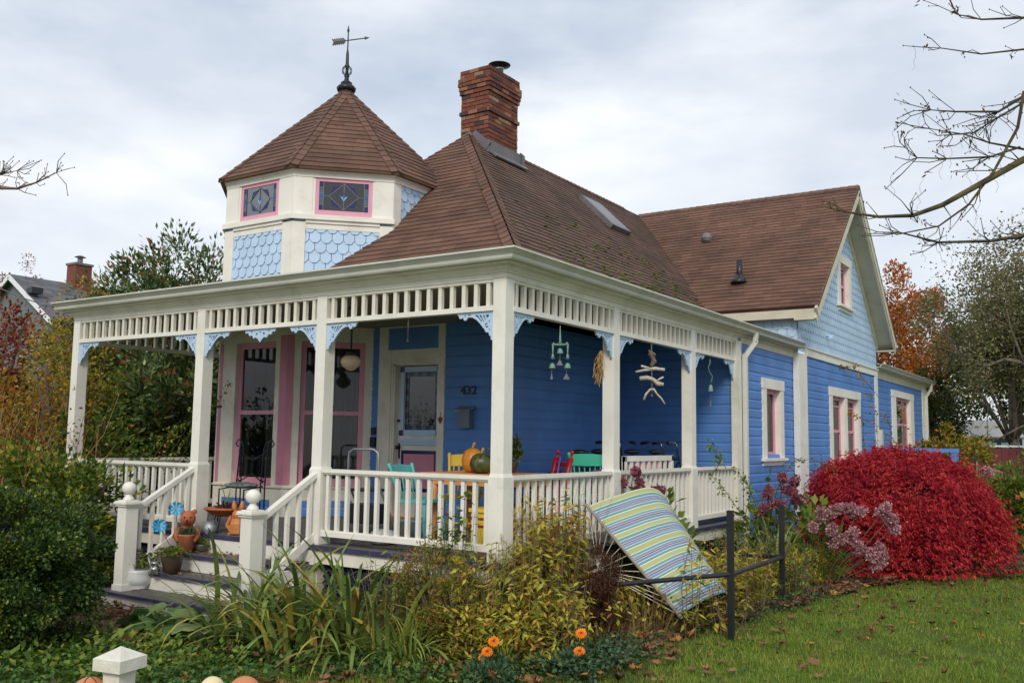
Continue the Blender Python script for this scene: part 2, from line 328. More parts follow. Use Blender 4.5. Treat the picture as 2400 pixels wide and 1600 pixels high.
def clipconvex(poly, region):
    n = len(region)
    for i in range(n):
        p, q = region[i], region[(i+1) % n]; ex, ey = q[0]-p[0], q[1]-p[1]   # ccw region: keep left
        poly = clip(poly, ey, -ex, ey*p[0]-ex*p[1])
        if len(poly) < 3: return []
    return poly
def shingles(mb, O, U, V, region, ex, wd, shape='scale', lift=.016, base=.003, jitter=0.):
    """overlapping shingles on plane O+u*U+v*V within a convex ccw region, v up"""
    O, U, V = map(lambda a: np.array(a, float), (O, U, V)); Nn = np.cross(U, V)
    us = [p[0] for p in region]; vs = [p[1] for p in region]; v = min(vs)-ex; k = 0
    while v < max(vs):
        off = (wd/2 if k % 2 else 0) if shape == 'scale' else random.random()*wd
        u = min(us)-wd+off-((min(us)) % wd if shape == 'scale' else 0)
        while u < max(us)+wd:
            ww = wd if shape == 'scale' else wd*random.uniform(.75, 1.2); g = .004 if shape == 'scale' else .0015
            t = v+ex*1.02; d = random.uniform(-jitter, jitter)
            if shape == 'scale': P = [(u+g, v+ex*.34), (u+ww*.28, v), (u+ww*.72, v), (u+ww-g, v+ex*.34), (u+ww-g, t+ex*.34), (u+g, t+ex*.34)]
            else: P = [(u+g, v+d), (u+ww-g, v+d), (u+ww-g, t), (u+g, t)]
            c = clipconvex(P, region)
            if len(c) >= 3:
                ztop = t+(ex*.34 if shape == 'scale' else 0); hh = lambda q: base+lift*max(0, min(1, (ztop-q[1])/(ztop-v)))+d*.3
                fr = [O+U*q[0]+V*q[1]+Nn*hh(q) for q in c]; i = len(mb.v); m = len(c); mb.v += [tuple(x) for x in fr]; mb.f.append(tuple(range(i, i+m)))
                bk = [O+U*q[0]+V*q[1]+Nn*(base-.002) for q in c]; mb.v += [tuple(x) for x in bk]
                for a in range(m):
                    b = (a+1) % m
                    if min(c[a][1], c[b][1]) < v+ex*.36 and not (c[a][1] > v+ex*.9 or c[b][1] > v+ex*.9): mb.f.append((i+a, i+m+a, i+m+b, i+b))
            u += ww
        v += ex; k += 1
def siding(mb, O, U, length, z0, z1, holes=(), ex=.145, out=.012, lim=None):
    """drop siding on a vertical wall: O corner (x,y), U along, holes (u0,u1,za,zb)"""
    O = np.array((O[0], O[1], 0.)); U = np.array((U[0], U[1], 0.)); Nn = np.array((U[1], -U[0], 0.))
    prof = [(0, .001), (0, out), (.70, out), (.86, .003), (1, .001)]
    z = z0
    while z < z1-1e-4:
        zt = min(z+ex, z1); cuts = sorted({z, zt} | {h[k] for h in holes for k in (2, 3) if z < h[k] < zt})
        for a, b in zip(cuts[:-1], cuts[1:]):
            mid = (a+b)/2; blocked = sorted((h[0], h[1]) for h in holes if h[2] <= mid <= h[3]); segs = []; u = 0
            for h0, h1 in blocked:
                if h0 > u: segs.append((u, h0))
                u = max(u, h1)
            if u < length: segs.append((u, length))
            sg = []
            for s0, s1 in segs:
                if s1-s0 > 1.6 and random.random() < .7: m_ = random.uniform(s0+.5, s1-.5); sg += [(s0, m_-.003), (m_+.003, s1)]
                else: sg.append((s0, s1))
            segs = sg
            pts = []
            for t, o_ in prof:
                zz = z+t*ex
                if a-1e-6 <= zz <= b+1e-6: pts.append((zz, o_))
            def oi(zz):
                t = (zz-z)/ex
                return np.interp(t, [p[0] for p in prof[1:]], [p[1] for p in prof[1:]])
            if not pts or pts[0][0] > a+1e-6: pts.insert(0, (a, oi(a)))
            if pts[-1][0] < b-1e-6: pts.append((b, oi(b)))
            for s0, s1 in segs:
                for (za, oa), (zb, ob) in zip(pts[:-1], pts[1:]):
                    mb.quadv(O+U*s0+Nn*oa+(0, 0, za), O+U*s1+Nn*oa+(0, 0, za), O+U*s1+Nn*ob+(0, 0, zb), O+U*s0+Nn*ob+(0, 0, zb))
        z += ex
def sweep(mb, path, prof, closed=False):
    """path: 2D points, outward normal to the right; prof: (offset,z) list"""
    n = len(path); P = [np.array(p, float) for p in path]; offs = []
    for i in range(n):
        ns = []
        for a, b in ((i-1, i), (i, i+1)):
            if 0 <= a and b < n: d = P[b]-P[a]; d /= np.linalg.norm(d); ns.append(np.array((d[1], -d[0])))
        m = sum(ns); m = m/np.dot(m, ns[0]) if len(ns) == 2 else m; offs.append(m)
    i0 = len(mb.v); k = len(prof)
    for p, m in zip(P, offs): mb.v += [(p[0]+m[0]*o, p[1]+m[1]*o, z) for o, z in prof]
    for i in range(n-1):
        for j in range(k-1): a = i0+i*k+j; mb.f.append((a, a+k, a+k+1, a+1))
    mb.f += [tuple(i0+j for j in range(k)), tuple(i0+(n-1)*k+j for j in range(k))[::-1]]
def plate(name, loops, thick, m, parent, M4):
    """2D loops (first outline, rest holes) filled, extruded, placed by matrix"""
    cu = bpy.data.curves.new(name, 'CURVE'); cu.dimensions = '2D'; cu.fill_mode = 'BOTH'; cu.extrude = thick/2
    for lp_ in loops:
        s = cu.splines.new('POLY'); s.points.add(len(lp_)-1)
        for p, q in zip(s.points, lp_): p.co = (q[0], q[1], 0, 1)
        s.use_cyclic_u = True
    o = bpy.data.objects.new('tmp', cu); me = bpy.data.meshes.new_from_object(o); bpy.data.objects.remove(o); bpy.data.curves.remove(cu)
    me.materials.clear(); me.materials.append(M[m]); me.transform(Matrix.Translation(-wloc(parent)) @ M4) if parent else me.transform(M4)
    ob = bpy.data.objects.new(name, me); sc.collection.objects.link(ob); ob.parent = parent; return ob
def frame_m(o, x, y):
    x, y = Vector(x), Vector(y); z = x.cross(y); return Matrix(((x[0], y[0], z[0], o[0]), (x[1], y[1], z[1], o[1]), (x[2], y[2], z[2], o[2]), (0, 0, 0, 1)))
# ---- foliage (numpy)
def unit(a): return a/(np.linalg.norm(a, axis=-1, keepdims=True)+1e-9)
def leafmesh(P, D, ln, wd, fold=.25, up=None, mid=.45, droop=.0):
    """folded leaf at P pointing along D: 4 verts, 2 tris"""
    n = len(P); D = unit(D); R = rng.normal(size=(n, 3)) if up is None else np.asarray(up)+rng.normal(size=(n, 3))*.35
    S = unit(np.cross(D, R)); Nn = np.cross(S, D); ln = (ln*rng.uniform(.6, 1.25, n))[:, None]; wd = (wd*rng.uniform(.7, 1.2, n))[:, None]
    tip = P+D*ln-np.array((0, 0, 1))*droop*ln; m = P+D*ln*mid
    V = np.stack([P, m-S*wd/2+Nn*wd*fold, tip, m+S*wd/2+Nn*wd*fold], 1).reshape(-1, 3); i = np.arange(n)*4
    F = np.concatenate([np.stack([i, i+1, i+2], 1), np.stack([i, i+2, i+3], 1)]); return V, F
def join(*vf):
    V = []; F = []; o = 0
    for v, f in vf: V.append(v); F.append(f+o); o += len(v)
    return np.concatenate(V), np.concatenate(F)
def crown(c, r, n, clumps=60, cr=.22, shell=.55, flat=1.):
    """leaf positions and outward directions in lumpy crown"""
    d = unit(rng.normal(size=(clumps, 3))); rad = rng.uniform(shell, 1, (clumps, 1)); cc = d*rad*rng.uniform(.82, 1.08, (clumps, 1)); k = rng.integers(0, clumps, n)
    off = unit(rng.normal(size=(n, 3)))*(rng.uniform(0, 1, (n, 1))**.45)*cr*rng.uniform(.6, 1.3, (clumps, 1))[k]
    p = cc[k]+off*np.array((1, 1, flat)); P = np.array(c)+p*np.array(r); D = unit(off/ (cr)+.7*unit(p)+rng.normal(size=(n, 3))*.35); return P, D
def blades(B, az, ln, wd, arch, lean, seg=6, twist=0.):
    """strap leaves from B: arrays"""
    n = len(B); t = np.linspace(0, 1, seg+1)[None, :, None]; H = np.stack([np.cos(az), np.sin(az), np.zeros(n)], 1)[:, None, :]
    ang = (lean[:, None]+arch[:, None]*np.linspace(0, 1, seg+1)[None, :]**1.6)   # from vertical
    st = (ln/seg)[:, None]; dx = np.concatenate([np.zeros((n, 1)), np.cumsum(np.sin(ang[:, :-1])*st, 1)], 1); dz = np.concatenate([np.zeros((n, 1)), np.cumsum(np.cos(ang[:, :-1])*st, 1)], 1)
    C = B[:, None, :]+H*dx[..., None]+np.array((0, 0, 1))*dz[..., None]; S = np.stack([-np.sin(az), np.cos(az), np.zeros(n)], 1)[:, None, :]
    tt = rng.normal(size=(n, 1, 1))*twist; S = S*np.cos(tt)+H*np.sin(tt)
    wv = wd[:, None, None]*np.sqrt(np.clip(1-t**2.2, 0.0, 1))*(.65+.35*np.clip(t*4, 0, 1)); A = C-S*wv/2; Bv = C+S*wv/2
    V = np.stack([A, Bv], 2).reshape(-1, 3); base = (np.arange(n)*(seg+1)*2)[:, None]; k = (np.arange(seg)*2)[None, :]; a = (base+k).ravel()
    return V, np.stack([a, a+1, a+3, a+2], 1)
def blob_core(c, r, jit=.1, n=16, m=10):
    mb = MB(); mb.ell(c, r, n, m, jit); return mb
G = -.75
# ---------------------------------------------------------------- the house
H = thing('victorian_house', 'blue and cream Victorian house with wraparound porch, octagonal turret and brown shingle roofs', 'house', (0, 0, G))
def hp(name, mb, m, parent=None, smooth=False): return obj(name, mb, m, parent or H, smooth)
WP, WN = 'white_paint', 'white_new'
YW, XS, YB, XL = 2.95, -1.95, 6.30, -7.05
LA, LB, LC, PW = 7.073, 4.415, 2.366, .147
# walls (drop siding)
def wall(name, O, U, ln, z0, z1, holes=(), m='blue', back=True):
    mb = MB(); siding(mb, O, U, ln, z0, z1, holes)
    O3 = np.array((O[0], O[1], 0.)); U3 = np.array((U[0], U[1], 0.)); Nn = np.array((U[1], -U[0], 0.))
    if back:  # sheathing behind the boards, left open at windows
        zs = sorted({z0, z1} | {h[k] for h in holes for k in (2, 3)})
        for a, b in zip(zs[:-1], zs[1:]):
            u = 0; mid = (a+b)/2
            for h in sorted(h for h in holes if h[2] <= mid <= h[3])+[(ln, ln, 0, 0)]:
                if h[0] > u: mb.quadv(*(O3+U3*uu-Nn*.06+(0, 0, z) for uu, z in ((u, a), (h[0], a), (h[0], b), (u, b))))
                u = max(u, h[1])
    return hp(name, mb, m)
wall('porch_wall', (-4.33, YW), (1, 0), 2.38, 0, 2.76, [(.13, 1.35, 0, 2.42), (.13, .25, 2.4, 2.78)])
wall('porch_wall', (XS, YW), (0, 1), YB-YW, 0, 2.76)
wall('porch_wall', (XS, YB), (1, 0), -XS, 0, 2.76)
w1a, w1b = onp(1783, 884, 0, 0), onp(1835, 1075, 0, 0)
W1 = (w1a[1], w1b[1], w1b[2]+.02, w1a[2])
WX = .10
w2a, w2b = onp(1941, 905, 0, WX), onp(2017, 1092, 0, WX); W2 = (w2a[1], w2b[1], .72, w2a[2])
w3a, w3b = onp(2087, 912, 0, 0), onp(2142, 1055, 0, 0); W3 = (w3a[1], w3b[1], 1.0, w3a[2])
def hole(Wd, y0, m=.10): return (Wd[0]-y0+m, Wd[1]-y0-m, Wd[2]+m*.6, Wd[3]-m)
wall('side_wall', (0, 6.36), (0, 1), 2.80, -.18, 2.78, [hole(W1, 6.36)])
wall('wing_wall', (WX, 9.16), (0, 1), 6.24, -.18, 2.75, [hole(W2, 9.16)])
wall('wing_wall', (0-.3, 9.16), (1, 0), .40, -.18, 2.75)
wall('rear_wall', (0, 15.4), (0, 1), 7.1, -.18, 2.80, [hole(W3, 15.4)])
mb = MB(); mb.box(0, .01, 0, .01, 0, .01)
b = MB(); b.quadv((XL, 2.42, 0), (XL, 22.5, 0), (XL, 22.5, 3.4), (XL, 2.42, 3.4)); b.quadv((XL, 22.5, -.75), (0, 22.5, -.75), (0, 22.5, 3.2), (XL, 22.5, 3.2)); hp('rear_wall', b, 'blue')
b = MB(); b.box(XL+.1, -.4, 3.4, 22.3, -.1, -.02); hp('floor_inside', b, 'inside_shade')
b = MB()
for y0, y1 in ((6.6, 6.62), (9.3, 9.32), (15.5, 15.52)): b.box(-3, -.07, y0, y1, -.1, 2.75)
b.box(-3.02, -3, 6.6, 22, -.1, 2.75); b.box(-7, -4.4, 4.6, 4.62, 0, 2.75); b.box(-4.42, -4.4, 3.05, 4.6, 0, 2.75); b.box(-6.9, -.1, 3.1, 22, 2.76, 2.78); hp('partition', b, 'inside_shade')
# corner boards, belts, friezes
b = MB(); b.box(-.06, .03, 6.225, 6.44, -.15, 2.70); hp('corner_board', b, WP)
b = MB(); b.box(WX-.08, WX+.03, 9.13, 9.62, -.15, 2.76); hp('corner_board', b, WN)
b = MB(); b.box(WX-.08, WX+.03, 15.14, 15.42, -.15, 2.76); hp('corner_board', b, WN)
b = MB(); b.box(-.06, .03, 21.75, 22.5, -.15, 2.80); hp('corner_board', b, WN)
b = MB(); b.box(WX-.02, WX+.035, 9.62, 15.42, 2.74, 2.88); b.box(WX-.02, WX+.06, 9.62, 15.42, 2.88, 2.905); hp('belt_board', b, WN)
b = MB(); b.box(-.03, .022, 6.45, 9.13, 2.68, 2.84); hp('frieze_board', b, 'trim_dark')
b = MB(); b.box(-.03, .022, 15.42, 22.5, 2.74, 2.94); hp('frieze_board', b, 'trim_dark')
b = MB(); b.box(-.05, .02, 6.36, 9.16, -.30, -.18); b.box(.02, .12, 9.16, 15.4, -.30, -.18); hp('water_table', b, 'blue')
b = MB(); b.box(-.05, 0.0, 6.36, 22.4, -.76, -.30); b.box(.01, .08, 9.18, 15.38, -.76, -.30); hp('foundation', b, 'concrete_cap')
# ---- windows
def window_x(Wd, x, double=False, curtain='lace', sill=True, meet=.5, cw=.20, top=.17):
    y0, y1, z0, z1 = Wd; wd = y1-y0; c = min(cw, wd*.17)
    b = MB(); b.box(x-.01, x+.035, y0, y0+c, z0, z1-top); b.box(x-.01, x+.035, y1-c, y1, z0, z1-top); b.box(x-.01, x+.042, y0-.02, y1+.02, z1-top, z1)
    b.box(x-.12, x-.01, y0+c-.03, y0+c, z0, z1-top); b.box(x-.12, x-.01, y1-c, y1-c+.03, z0, z1-top); b.box(x-.12, x-.01, y0+c, y1-c, z1-top-.0, z1-top+.03)
    ym = (y0+y1)/2
    if double: b.box(x-.10, x+.033, ym-.10, ym+.10, z0, z1-top)
    w_ = hp('window', b, WN)
    b = MB(); b.box(x-.12, x+.085, y0-.06, y1+.06, z0-.045, z0+.0); b.box(x-.01, x+.03, y0, y1, z0-.12, z0-.045); hp('sill', b, WN, w_)
    spans = [(y0+c, y1-c)] if not double else [(y0+c, ym-.10), (ym+.10, y1-c)]
    for a, e in spans:
        s = MB(); t = .075; X = x-.085; s.box(X-.02, X+.02, a, a+t, z0, z1-top); s.box(X-.02, X+.02, e-t, e, z0, z1-top); s.box(X-.02, X+.02, a+t, e-t, z0, z0+.10); s.box(X-.02, X+.02, a+t, e-t, z1-top-.07, z1-top)
        if meet: zm = z0+(z1-top-z0)*meet; s.box(X-.018, X+.026, a+t, e-t, zm-.025, zm+.03); s.box(X-.012, X+.012, a+t, e-t, zm+(z1-top-zm)*.72-.01, zm+(z1-top-zm)*.72+.015)
        hp('sash', s, 'pink', w_)
        p = MB(); p.quadv((X, a+t, z0+.1), (X, e-t, z0+.1), (X, e-t, z1-top-.07), (X, a+t, z1-top-.07)); hp('pane', p, 'glass', w_)
        cu = MB(); n = 18; zz = z1-top-.05
        for k in range(n):
            ya, yb = a+(e-a)*k/n, a+(e-a)*(k+1)/n; q = X-.10; sa, sb = q+.025*math.sin(k*1.9), q+.025*math.sin((k+1)*1.9)
            cu.quadv((sa, ya, z0+.02), (sb, yb, z0+.02), (sb, yb, z0+(zz-z0)*(.52 if curtain == 'lace' and meet else .97)), (sa, ya, z0+(zz-z0)*(.52 if curtain == 'lace' and meet else .97)))
        hp('curtain', cu, 'lace', w_)
    return w_
w = window_x(W1, 0, meet=0, curtain='full', cw=.24); window_x(W2, WX, double=True); window_x(W3, 0, cw=.5)
g0, g1 = onp(1959, 590, 0, WX), onp(1994, 745, 0, WX); WG = (g0[1], g1[1]-.05, g1[2]+.16, g0[2]-.02); window_x(WG, WX+.01, meet=.5)
b = MB(); b.box(WX-.6, WX-.59, WG[0]-.3, WG[1]+.3, WG[2]-.3, WG[3]+.1); hp('partition', b, 'inside_shade')  # dark sheet giving the gable window an unlit room behind it
# leaded beads in the porch-side window
b = MB()
for k in range(1, 3): b.box(-.088, -.078, W1[0]+.31+k*.12, W1[0]+.318+k*.12, W1[2]+.1, W1[3]-.24)
hp('lead_came', b, 'came', w)
# ---- gable shingles on the wing
def clipz(reg): return reg
b = MB(); zt = .88
for reg in ([(9.16, 2.9), (WG[0]+.02, 2.9), (WG[0]+.02, 3.52+.88*(WG[0]-9.14)), (9.16, 3.52)], [(WG[1]-.02, 2.9), (15.4, 2.9), (15.4, 3.52), (WG[1]-.02, 3.52+.88*(15.42-WG[1]))],
            [(WG[0]+.02, 2.9), (WG[1]-.02, 2.9), (WG[1]-.02, WG[2]-.05), (WG[0]+.02, WG[2]-.05)], [(WG[0]+.02, WG[3]-.03), (WG[1]-.02, WG[3]-.03), (WG[1]-.02, 3.52+.88*(15.42-WG[1])), (12.28, 6.28), (WG[0]+.02, 3.52+.88*(WG[0]-9.14))]):
    shingles(b, (WX, 0, 0), (0, 1, 0), (0, 0, 1), reg, .150, .17, 'scale', .018)
hp('shingle_wall', b, 'sky_blue')
b = MB(); b.quadv((WX-.02, 9.16, 2.8), (WX-.02, WG[0]+.1, 2.8), (WX-.02, WG[0]+.1, 3.5+.88*(WG[0]-9.06)), (WX-.02, 9.16, 3.52)); b.quadv((WX-.02, WG[1]-.1, 2.8), (WX-.02, 15.4, 2.8), (WX-.02, 15.4, 3.52), (WX-.02, WG[1]-.1, 3.5+.88*(15.34-WG[1])))
b.quadv((WX-.02, WG[0]+.1, 2.8), (WX-.02, WG[1]-.1, 2.8), (WX-.02, WG[1]-.1, WG[2]+.02), (WX-.02, WG[0]+.1, WG[2]+.02)); b.quadv((WX-.02, WG[0]+.1, WG[3]-.1), (WX-.02, WG[1]-.1, WG[3]-.1), (WX-.02, 12.28, 6.3))
hp('shingle_wall', b, 'sky_blue')
b = MB(); shingles(b, (0, 9.16, 0), (1, 0, 0), (0, 0, 1), [(-1.8, 2.75), (WX, 2.75), (WX, 3.48), (-1.8, 3.48)], .15, .17, 'scale', .018); b.quadv((-1.8, 9.175, 2.7), (WX, 9.175, 2.7), (WX, 9.175, 3.5), (-1.8, 9.175, 3.5)); hp('shingle_wall', b, 'sky_blue')
b = MB(); b.box(WX-.02, WX+.03, 9.12, 9.22, 3.34, 3.56); b.box(-1.8, WX+.03, 9.10, 9.155, 3.38, 3.56); hp('frieze_board', b, 'trim_dark')
b = MB(); b.obox((WX+.02, 11.05, 3.27), (.05, 0, 0), (0, .04, 0), (0, 0, .03)); b.obox((WX+.08, 11.05, 3.23), (.06, 0, 0), (0, .015, .02), (0, 0, .015)); hp('wall_vent', b, 'sky_blue')
# ---- roofs
SL = .97; XE, YE, ZE = -1.45, 2.35, 3.52; RX, RZ = -4.5, 6.48; hl = math.hypot(1, SL)
def roofpart(name, O, U, V, reg, m='roof', slab=.03, ex=.122):
    b = MB(); U, V = np.array(U, float), unit(np.array(V, float)); Nn = np.cross(U, V); O = np.array(O, float)
    b.quadv(*(O+U*p[0]+V*p[1]-Nn*.002 for p in reg)); b.quadv(*(O+U*p[0]+V*p[1]-Nn*slab for p in reg[::-1]))
    n = len(reg)
    for i in range(n):
        p, q = reg[i], reg[(i+1) % n]; b.quadv(O+U*p[0]+V*p[1]-Nn*slab, O+U*q[0]+V*q[1]-Nn*slab, O+U*q[0]+V*q[1], O+U*p[0]+V*p[1])
    shingles(b, O, U, V, reg, ex, .30, 'tab', .012, .003, .003); return hp(name, b, m)
vt = (RX-XE)*-1*hl
roofpart('main_roof', (XE, 0, ZE), (0, 1, 0), (-1, 0, SL), [(YE, 0), (9.03, 0), (12.28, vt), (YE+3.05, vt)], 'roof_moss')
roofpart('main_roof', (0, YE, ZE), (1, 0, 0), (0, 1, SL), [(-7.3, 0), (XE, 0), (RX, vt)])
b = MB(); b.quadv((-7.3, 2.35, 3.52), (RX, YE+3.05, RZ), (RX, 22, RZ), (-7.3, 22, 3.52)); hp('main_roof', b, 'roof')
cl = math.hypot(1, .88); YR = 12.30; ZR = 6.50; ye = 8.96; ze = ZR-.88*(YR-ye)
roofpart('wing_roof', (0, ye, ze), (1, 0, 0), (0, 1, .88), [(-1.55, 0), (.525, 0), (.525, (YR-ye)*cl), (-4.5, (YR-ye)*cl)], slab=.05)
roofpart('wing_roof', (0, 2*YR-ye, ze), (-1, 0, 0), (0, -1, .88), [(-.525, 0), (4.5, 0), (4.5, (YR-ye)*cl), (-.525, (YR-ye)*cl)], slab=.05, ex=.3)
def caps(name, a, c, wd=.26, step=.16, m='roof_cap', n1=None, n2=None):
    a, c = np.array(a, float), np.array(c, float); d = c-a; ln = np.linalg.norm(d); d /= ln; b = MB(); n1, n2 = unit(np.array(n1, float)), unit(np.array(n2, float)); k = 0
    while k*step < ln:
        s0, s1 = k*step, min(ln, k*step+step*1.15); wob = random.uniform(-.004, .004)
        for nn, sg in ((n1, 1), (n2, -1)):
            sd = np.cross(nn, d)*sg; sd = sd if np.dot(sd, (n1-n2)*sg) > 0 else -sd
            p = [a+d*s0+nn*.030, a+d*s1+nn*.018, a+d*s1+sd*wd/2+nn*.016, a+d*s0+sd*wd/2+nn*(.028+wob)]
            b.quadv(*p); b.quadv(p[0], p[3], a+d*s0+sd*wd/2, a+d*s0); b.quadv(p[3], p[2], a+d*s1+sd*wd/2, a+d*s0+sd*wd/2)
        k += 1
    return hp(name, b, m)
nx, ny = (SL, 0, 1), (0, -SL, 1)
caps('hip_cap', (XE+.03, YE-.03, ZE), (RX, YE+3.05, RZ), n1=nx, n2=ny)
caps('ridge_cap', (RX, YE+3.6, RZ), (RX, 11.4, RZ), n1=nx, n2=(-SL, 0, 1))
caps('ridge_cap', (-4.5, YR, ZR), (.525, YR, ZR), n1=(0, -.88, 1), n2=(0, .88, 1))
b = MB(); b.bar((XE-.1, 9.03, ZE+.04), (-4.48, 12.28, 6.47), .10, .03, up=(.5, -.5, 1)); hp('valley_flashing', b, 'lead')
# rake boards and soffits of the gable
b = MB()
for sg in (-1, 1):
    y_e = YR+sg*3.34
    b.bar((.50, y_e, ze-.13), (.50, YR, ZR-.13), .045, .20, up=(0, 0, 1))
    b.bar((.485, y_e, ze-.26), (.485, YR, ZR-.26), .03, .10)
    b.quadv((.49, y_e, ze-.22), (WX, y_e, ze-.22), (WX, YR, ZR-.22), (.49, YR, ZR-.22))
    b.bar((WX+.03, y_e-sg*.16, ze-.15), (WX+.03, YR, ZR-.28), .04, .12)
    b.quadv((.49, y_e, ze-.05), (-1.5, y_e, ze-.05), (-1.5, y_e, ze-.20), (.49, y_e, ze-.20)); b.quadv((.49, y_e, ze-.20), (-1.5, y_e, ze-.20), (-1.5, YR+sg*3.1, ze-.20), (.49, YR+sg*3.1, ze-.20))
    b.box(WX, .49, min(y_e, YR+sg*3.12), max(y_e, YR+sg*3.12), ze-.24, ze-.20)
hp('rake_board', b, 'trim_dark')
# low porch roofs
def low(name, O, U, V, reg): return roofpart(name, O, U, V, reg, 'roof_moss', .02)
lv = math.hypot(2.6, .50); low('porch_roof', (0, -.19, 2.885), (1, 0, 0), (0, 2.54, .5), [(-7.38, 0), (.19, 0), (XE, lv-.06), (-7.38, lv-.06)])
lv2 = math.hypot(1.7, .50); low('porch_roof', (.19, 0, 2.885), (0, 1, 0), (-1.64, 0, .5), [(-.19, 0), (9.15, 0), (9.15, lv2-.06), (2.35, lv2-.06)])
low('rear_roof', (.19, 0, 3.005), (0, 1, 0), (-2, 0, .6), [(15.42, 0), (22.75, 0), (22.75, 2.1), (15.42, 2.1)])
b = MB()
for k in range(260):
    t = random.random(); y = 3.0+6*random.random()**.6; x = XE-.05-random.random()**2.2*1.3; z = ZE+SL*(XE-x)
    b.ell((x, y, z+.012), (random.uniform(.02, .045), random.uniform(.02, .07), random.uniform(.008, .02)), 6, 4, .5)
for k in range(50): x = random.uniform(-7.3, -4.8); b.ell((x, -.21+random.random()*.03, 2.935), (random.uniform(.02, .10), .02, random.uniform(.008, .022)), 6, 4, .5)
hp('moss', b, 'moss')['kind'] = 'stuff'
# gutters
gp = [(.12, 2.835), (.185, 2.835), (.195, 2.85), (.20, 2.875), (.24, 2.915), (.255, 2.92), (.255, 2.937), (.235, 2.937), (.235, 2.92), (.14, 2.89), (.12, 2.94), (.12, 2.835)]
b = MB(); sweep(b, [(-7.40, 0.0), (0, 0.0), (0, 9.18)], gp); hp('gutter', b, 'gutter')
b = MB(); sweep(b, [(0, 15.45), (0, 22.9)], [(o, z+.12) for o, z in gp]); hp('gutter', b, 'gutter')
# cornice: soffit + crown + beam
cp = [(0, 2.695), (0.0, 2.75), (.012, 2.75), (.018, 2.765), (.045, 2.79), (.05, 2.81), (.06, 2.815), (.12, 2.815), (.12, 2.86), (-.13, 2.86), (-.13, 2.695), (0, 2.695)]
b = MB(); sweep(b, [(-7.223, 2.9), (-7.223, 0.0), (0, 0.0), (0, 6.38)], cp); hp('porch_beam', b, WP)
b = MB(); sweep(b, [(0, 6.38), (0, 9.12)], [(.02, 2.76), (.045, 2.79), (.05, 2.81), (.12, 2.815), (.12, 2.86), (.0, 2.86)]); hp('cornice', b, 'trim_dark')
b = MB(); sweep(b, [(0, 15.45), (0, 22.8)], [(.02, 2.88), (.05, 2.93), (.12, 2.935), (.12, 2.98), (.0, 2.98)]); hp('cornice', b, 'trim_dark')
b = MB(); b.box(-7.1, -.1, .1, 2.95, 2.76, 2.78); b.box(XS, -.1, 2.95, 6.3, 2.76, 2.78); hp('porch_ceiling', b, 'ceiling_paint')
# downspouts
def spout(y, zt, name='downspout'):
    b = MB(); b.bar((.19, y+.16, zt), (.19, y+.12, zt-.14), .06, .07); b.bar((.19, y+.13, zt-.12), (.065, y+.0, zt-.36), .06, .07); b.bar((.065, y, zt-.33), (.065, y, -.72), .065, .07, up=(1, 0, 0)); return hp(name, b, 'gutter')
spout(6.50, 2.84); spout(22.2, 2.96)
b = MB()
b.box(WX+.03, WX+.13, 15.2, 15.38, .9, 1.5); hp('meter_box', b, 'gutter')
# ---- chimney
b = MB(); cx0, cx1, cy0, cy1 = -4.73, -4.13, 5.50, 6.42; b.box(cx0+.01, cx1-.01, cy0+.01, cy1-.01, 5.9, 7.60); chim = hp('chimney', b, 'mortar')
b = MB(); z = 5.95; k = 0; ch = .0755
while z < 7.62:
    q = (z-5.95)/ch; e = 0
    if 16 <= q < 17: e = .0
    if 11.5 <= q < 12.5: e = .025
    if 16.5 <= q < 18.5: e = .03*(q-15.5)/2
    if 18.5 <= q < 20.5: e = .05
    if q >= 20.5: e = .02
    for (p0, p1, ax) in (((cx0-e, cy0-e), (cx1+e, cy0-e), 0), ((cx1+e, cy0-e), (cx1+e, cy1+e), 1), ((cx1+e, cy1+e), (cx0-e, cy1+e), 0), ((cx0-e, cy1+e), (cx0-e, cy0-e), 1)):
        p0, p1 = np.array(p0), np.array(p1); ln = np.linalg.norm(p1-p0); d = (p1-p0)/ln; nn = np.array((d[1], -d[0])); s = -.1 if k % 2 else 0.
        while s < ln-.01:
            a, c = max(0, s)+.004, min(ln, s+.2)-.004
            if c-a > .02:
                j = random.uniform(-.004, .004); m_ = (a+c)/2; cc = p0+d*m_-nn*(.045-j); b.obox((cc[0], cc[1], z+ch/2), (d[0]*(c-a)/2, d[1]*(c-a)/2, 0), (nn[0]*.05, nn[1]*.05, 0), (0, 0, ch/2-.0065))
            s += .2
    z += ch; k += 1
hp('brickwork', b, 'brick', chim)
b = MB(); b.box(cx0+.03, cx1-.03, cy0+.03, cy1-.03, 7.60, 7.66); b.ell((-4.43, 5.8, 7.66), (.2, .2, .05), 8, 5, .3); hp('chimney_crown', b, 'mortar', chim)
b = MB(); b.lathe([(.075, 0), (.075, .16), (.09, .17), (.09, .2)], (-4.30, 6.05, 7.66), 14); hp('flue_pipe', b, 'steel', chim, True)
b = MB(); b.lathe([(.03, .0), (.20, .045), (.205, .055), (.05, .10), (.01, .105)], (-4.30, 6.05, 7.86), 20); hp('flue_cap', b, 'black_metal', chim, True)
b = MB(); b.bar((-4.10, 5.44, 6.21), (-4.10, 6.50, 6.21), .05, .22, up=(0, 0, 1)); b.bar((-4.0, 5.5, 6.06), (-4.0, 6.55, 6.06), .12, .03, up=(SL, 0, 1))
b.bar((-4.42, 5.45, 6.47), (-4.09, 5.45, 6.19), .04, .17, up=(0, 0, 1)); b.bar((-4.44, 5.45, 6.47), (-4.77, 5.45, 6.19), .04, .17, up=(0, 0, 1)); b.obox((-4.08, 6.52, 6.22), (.03, 0, -.03), (0, .04, 0), (0, 0, .12)); hp('flashing', b, 'lead', chim)
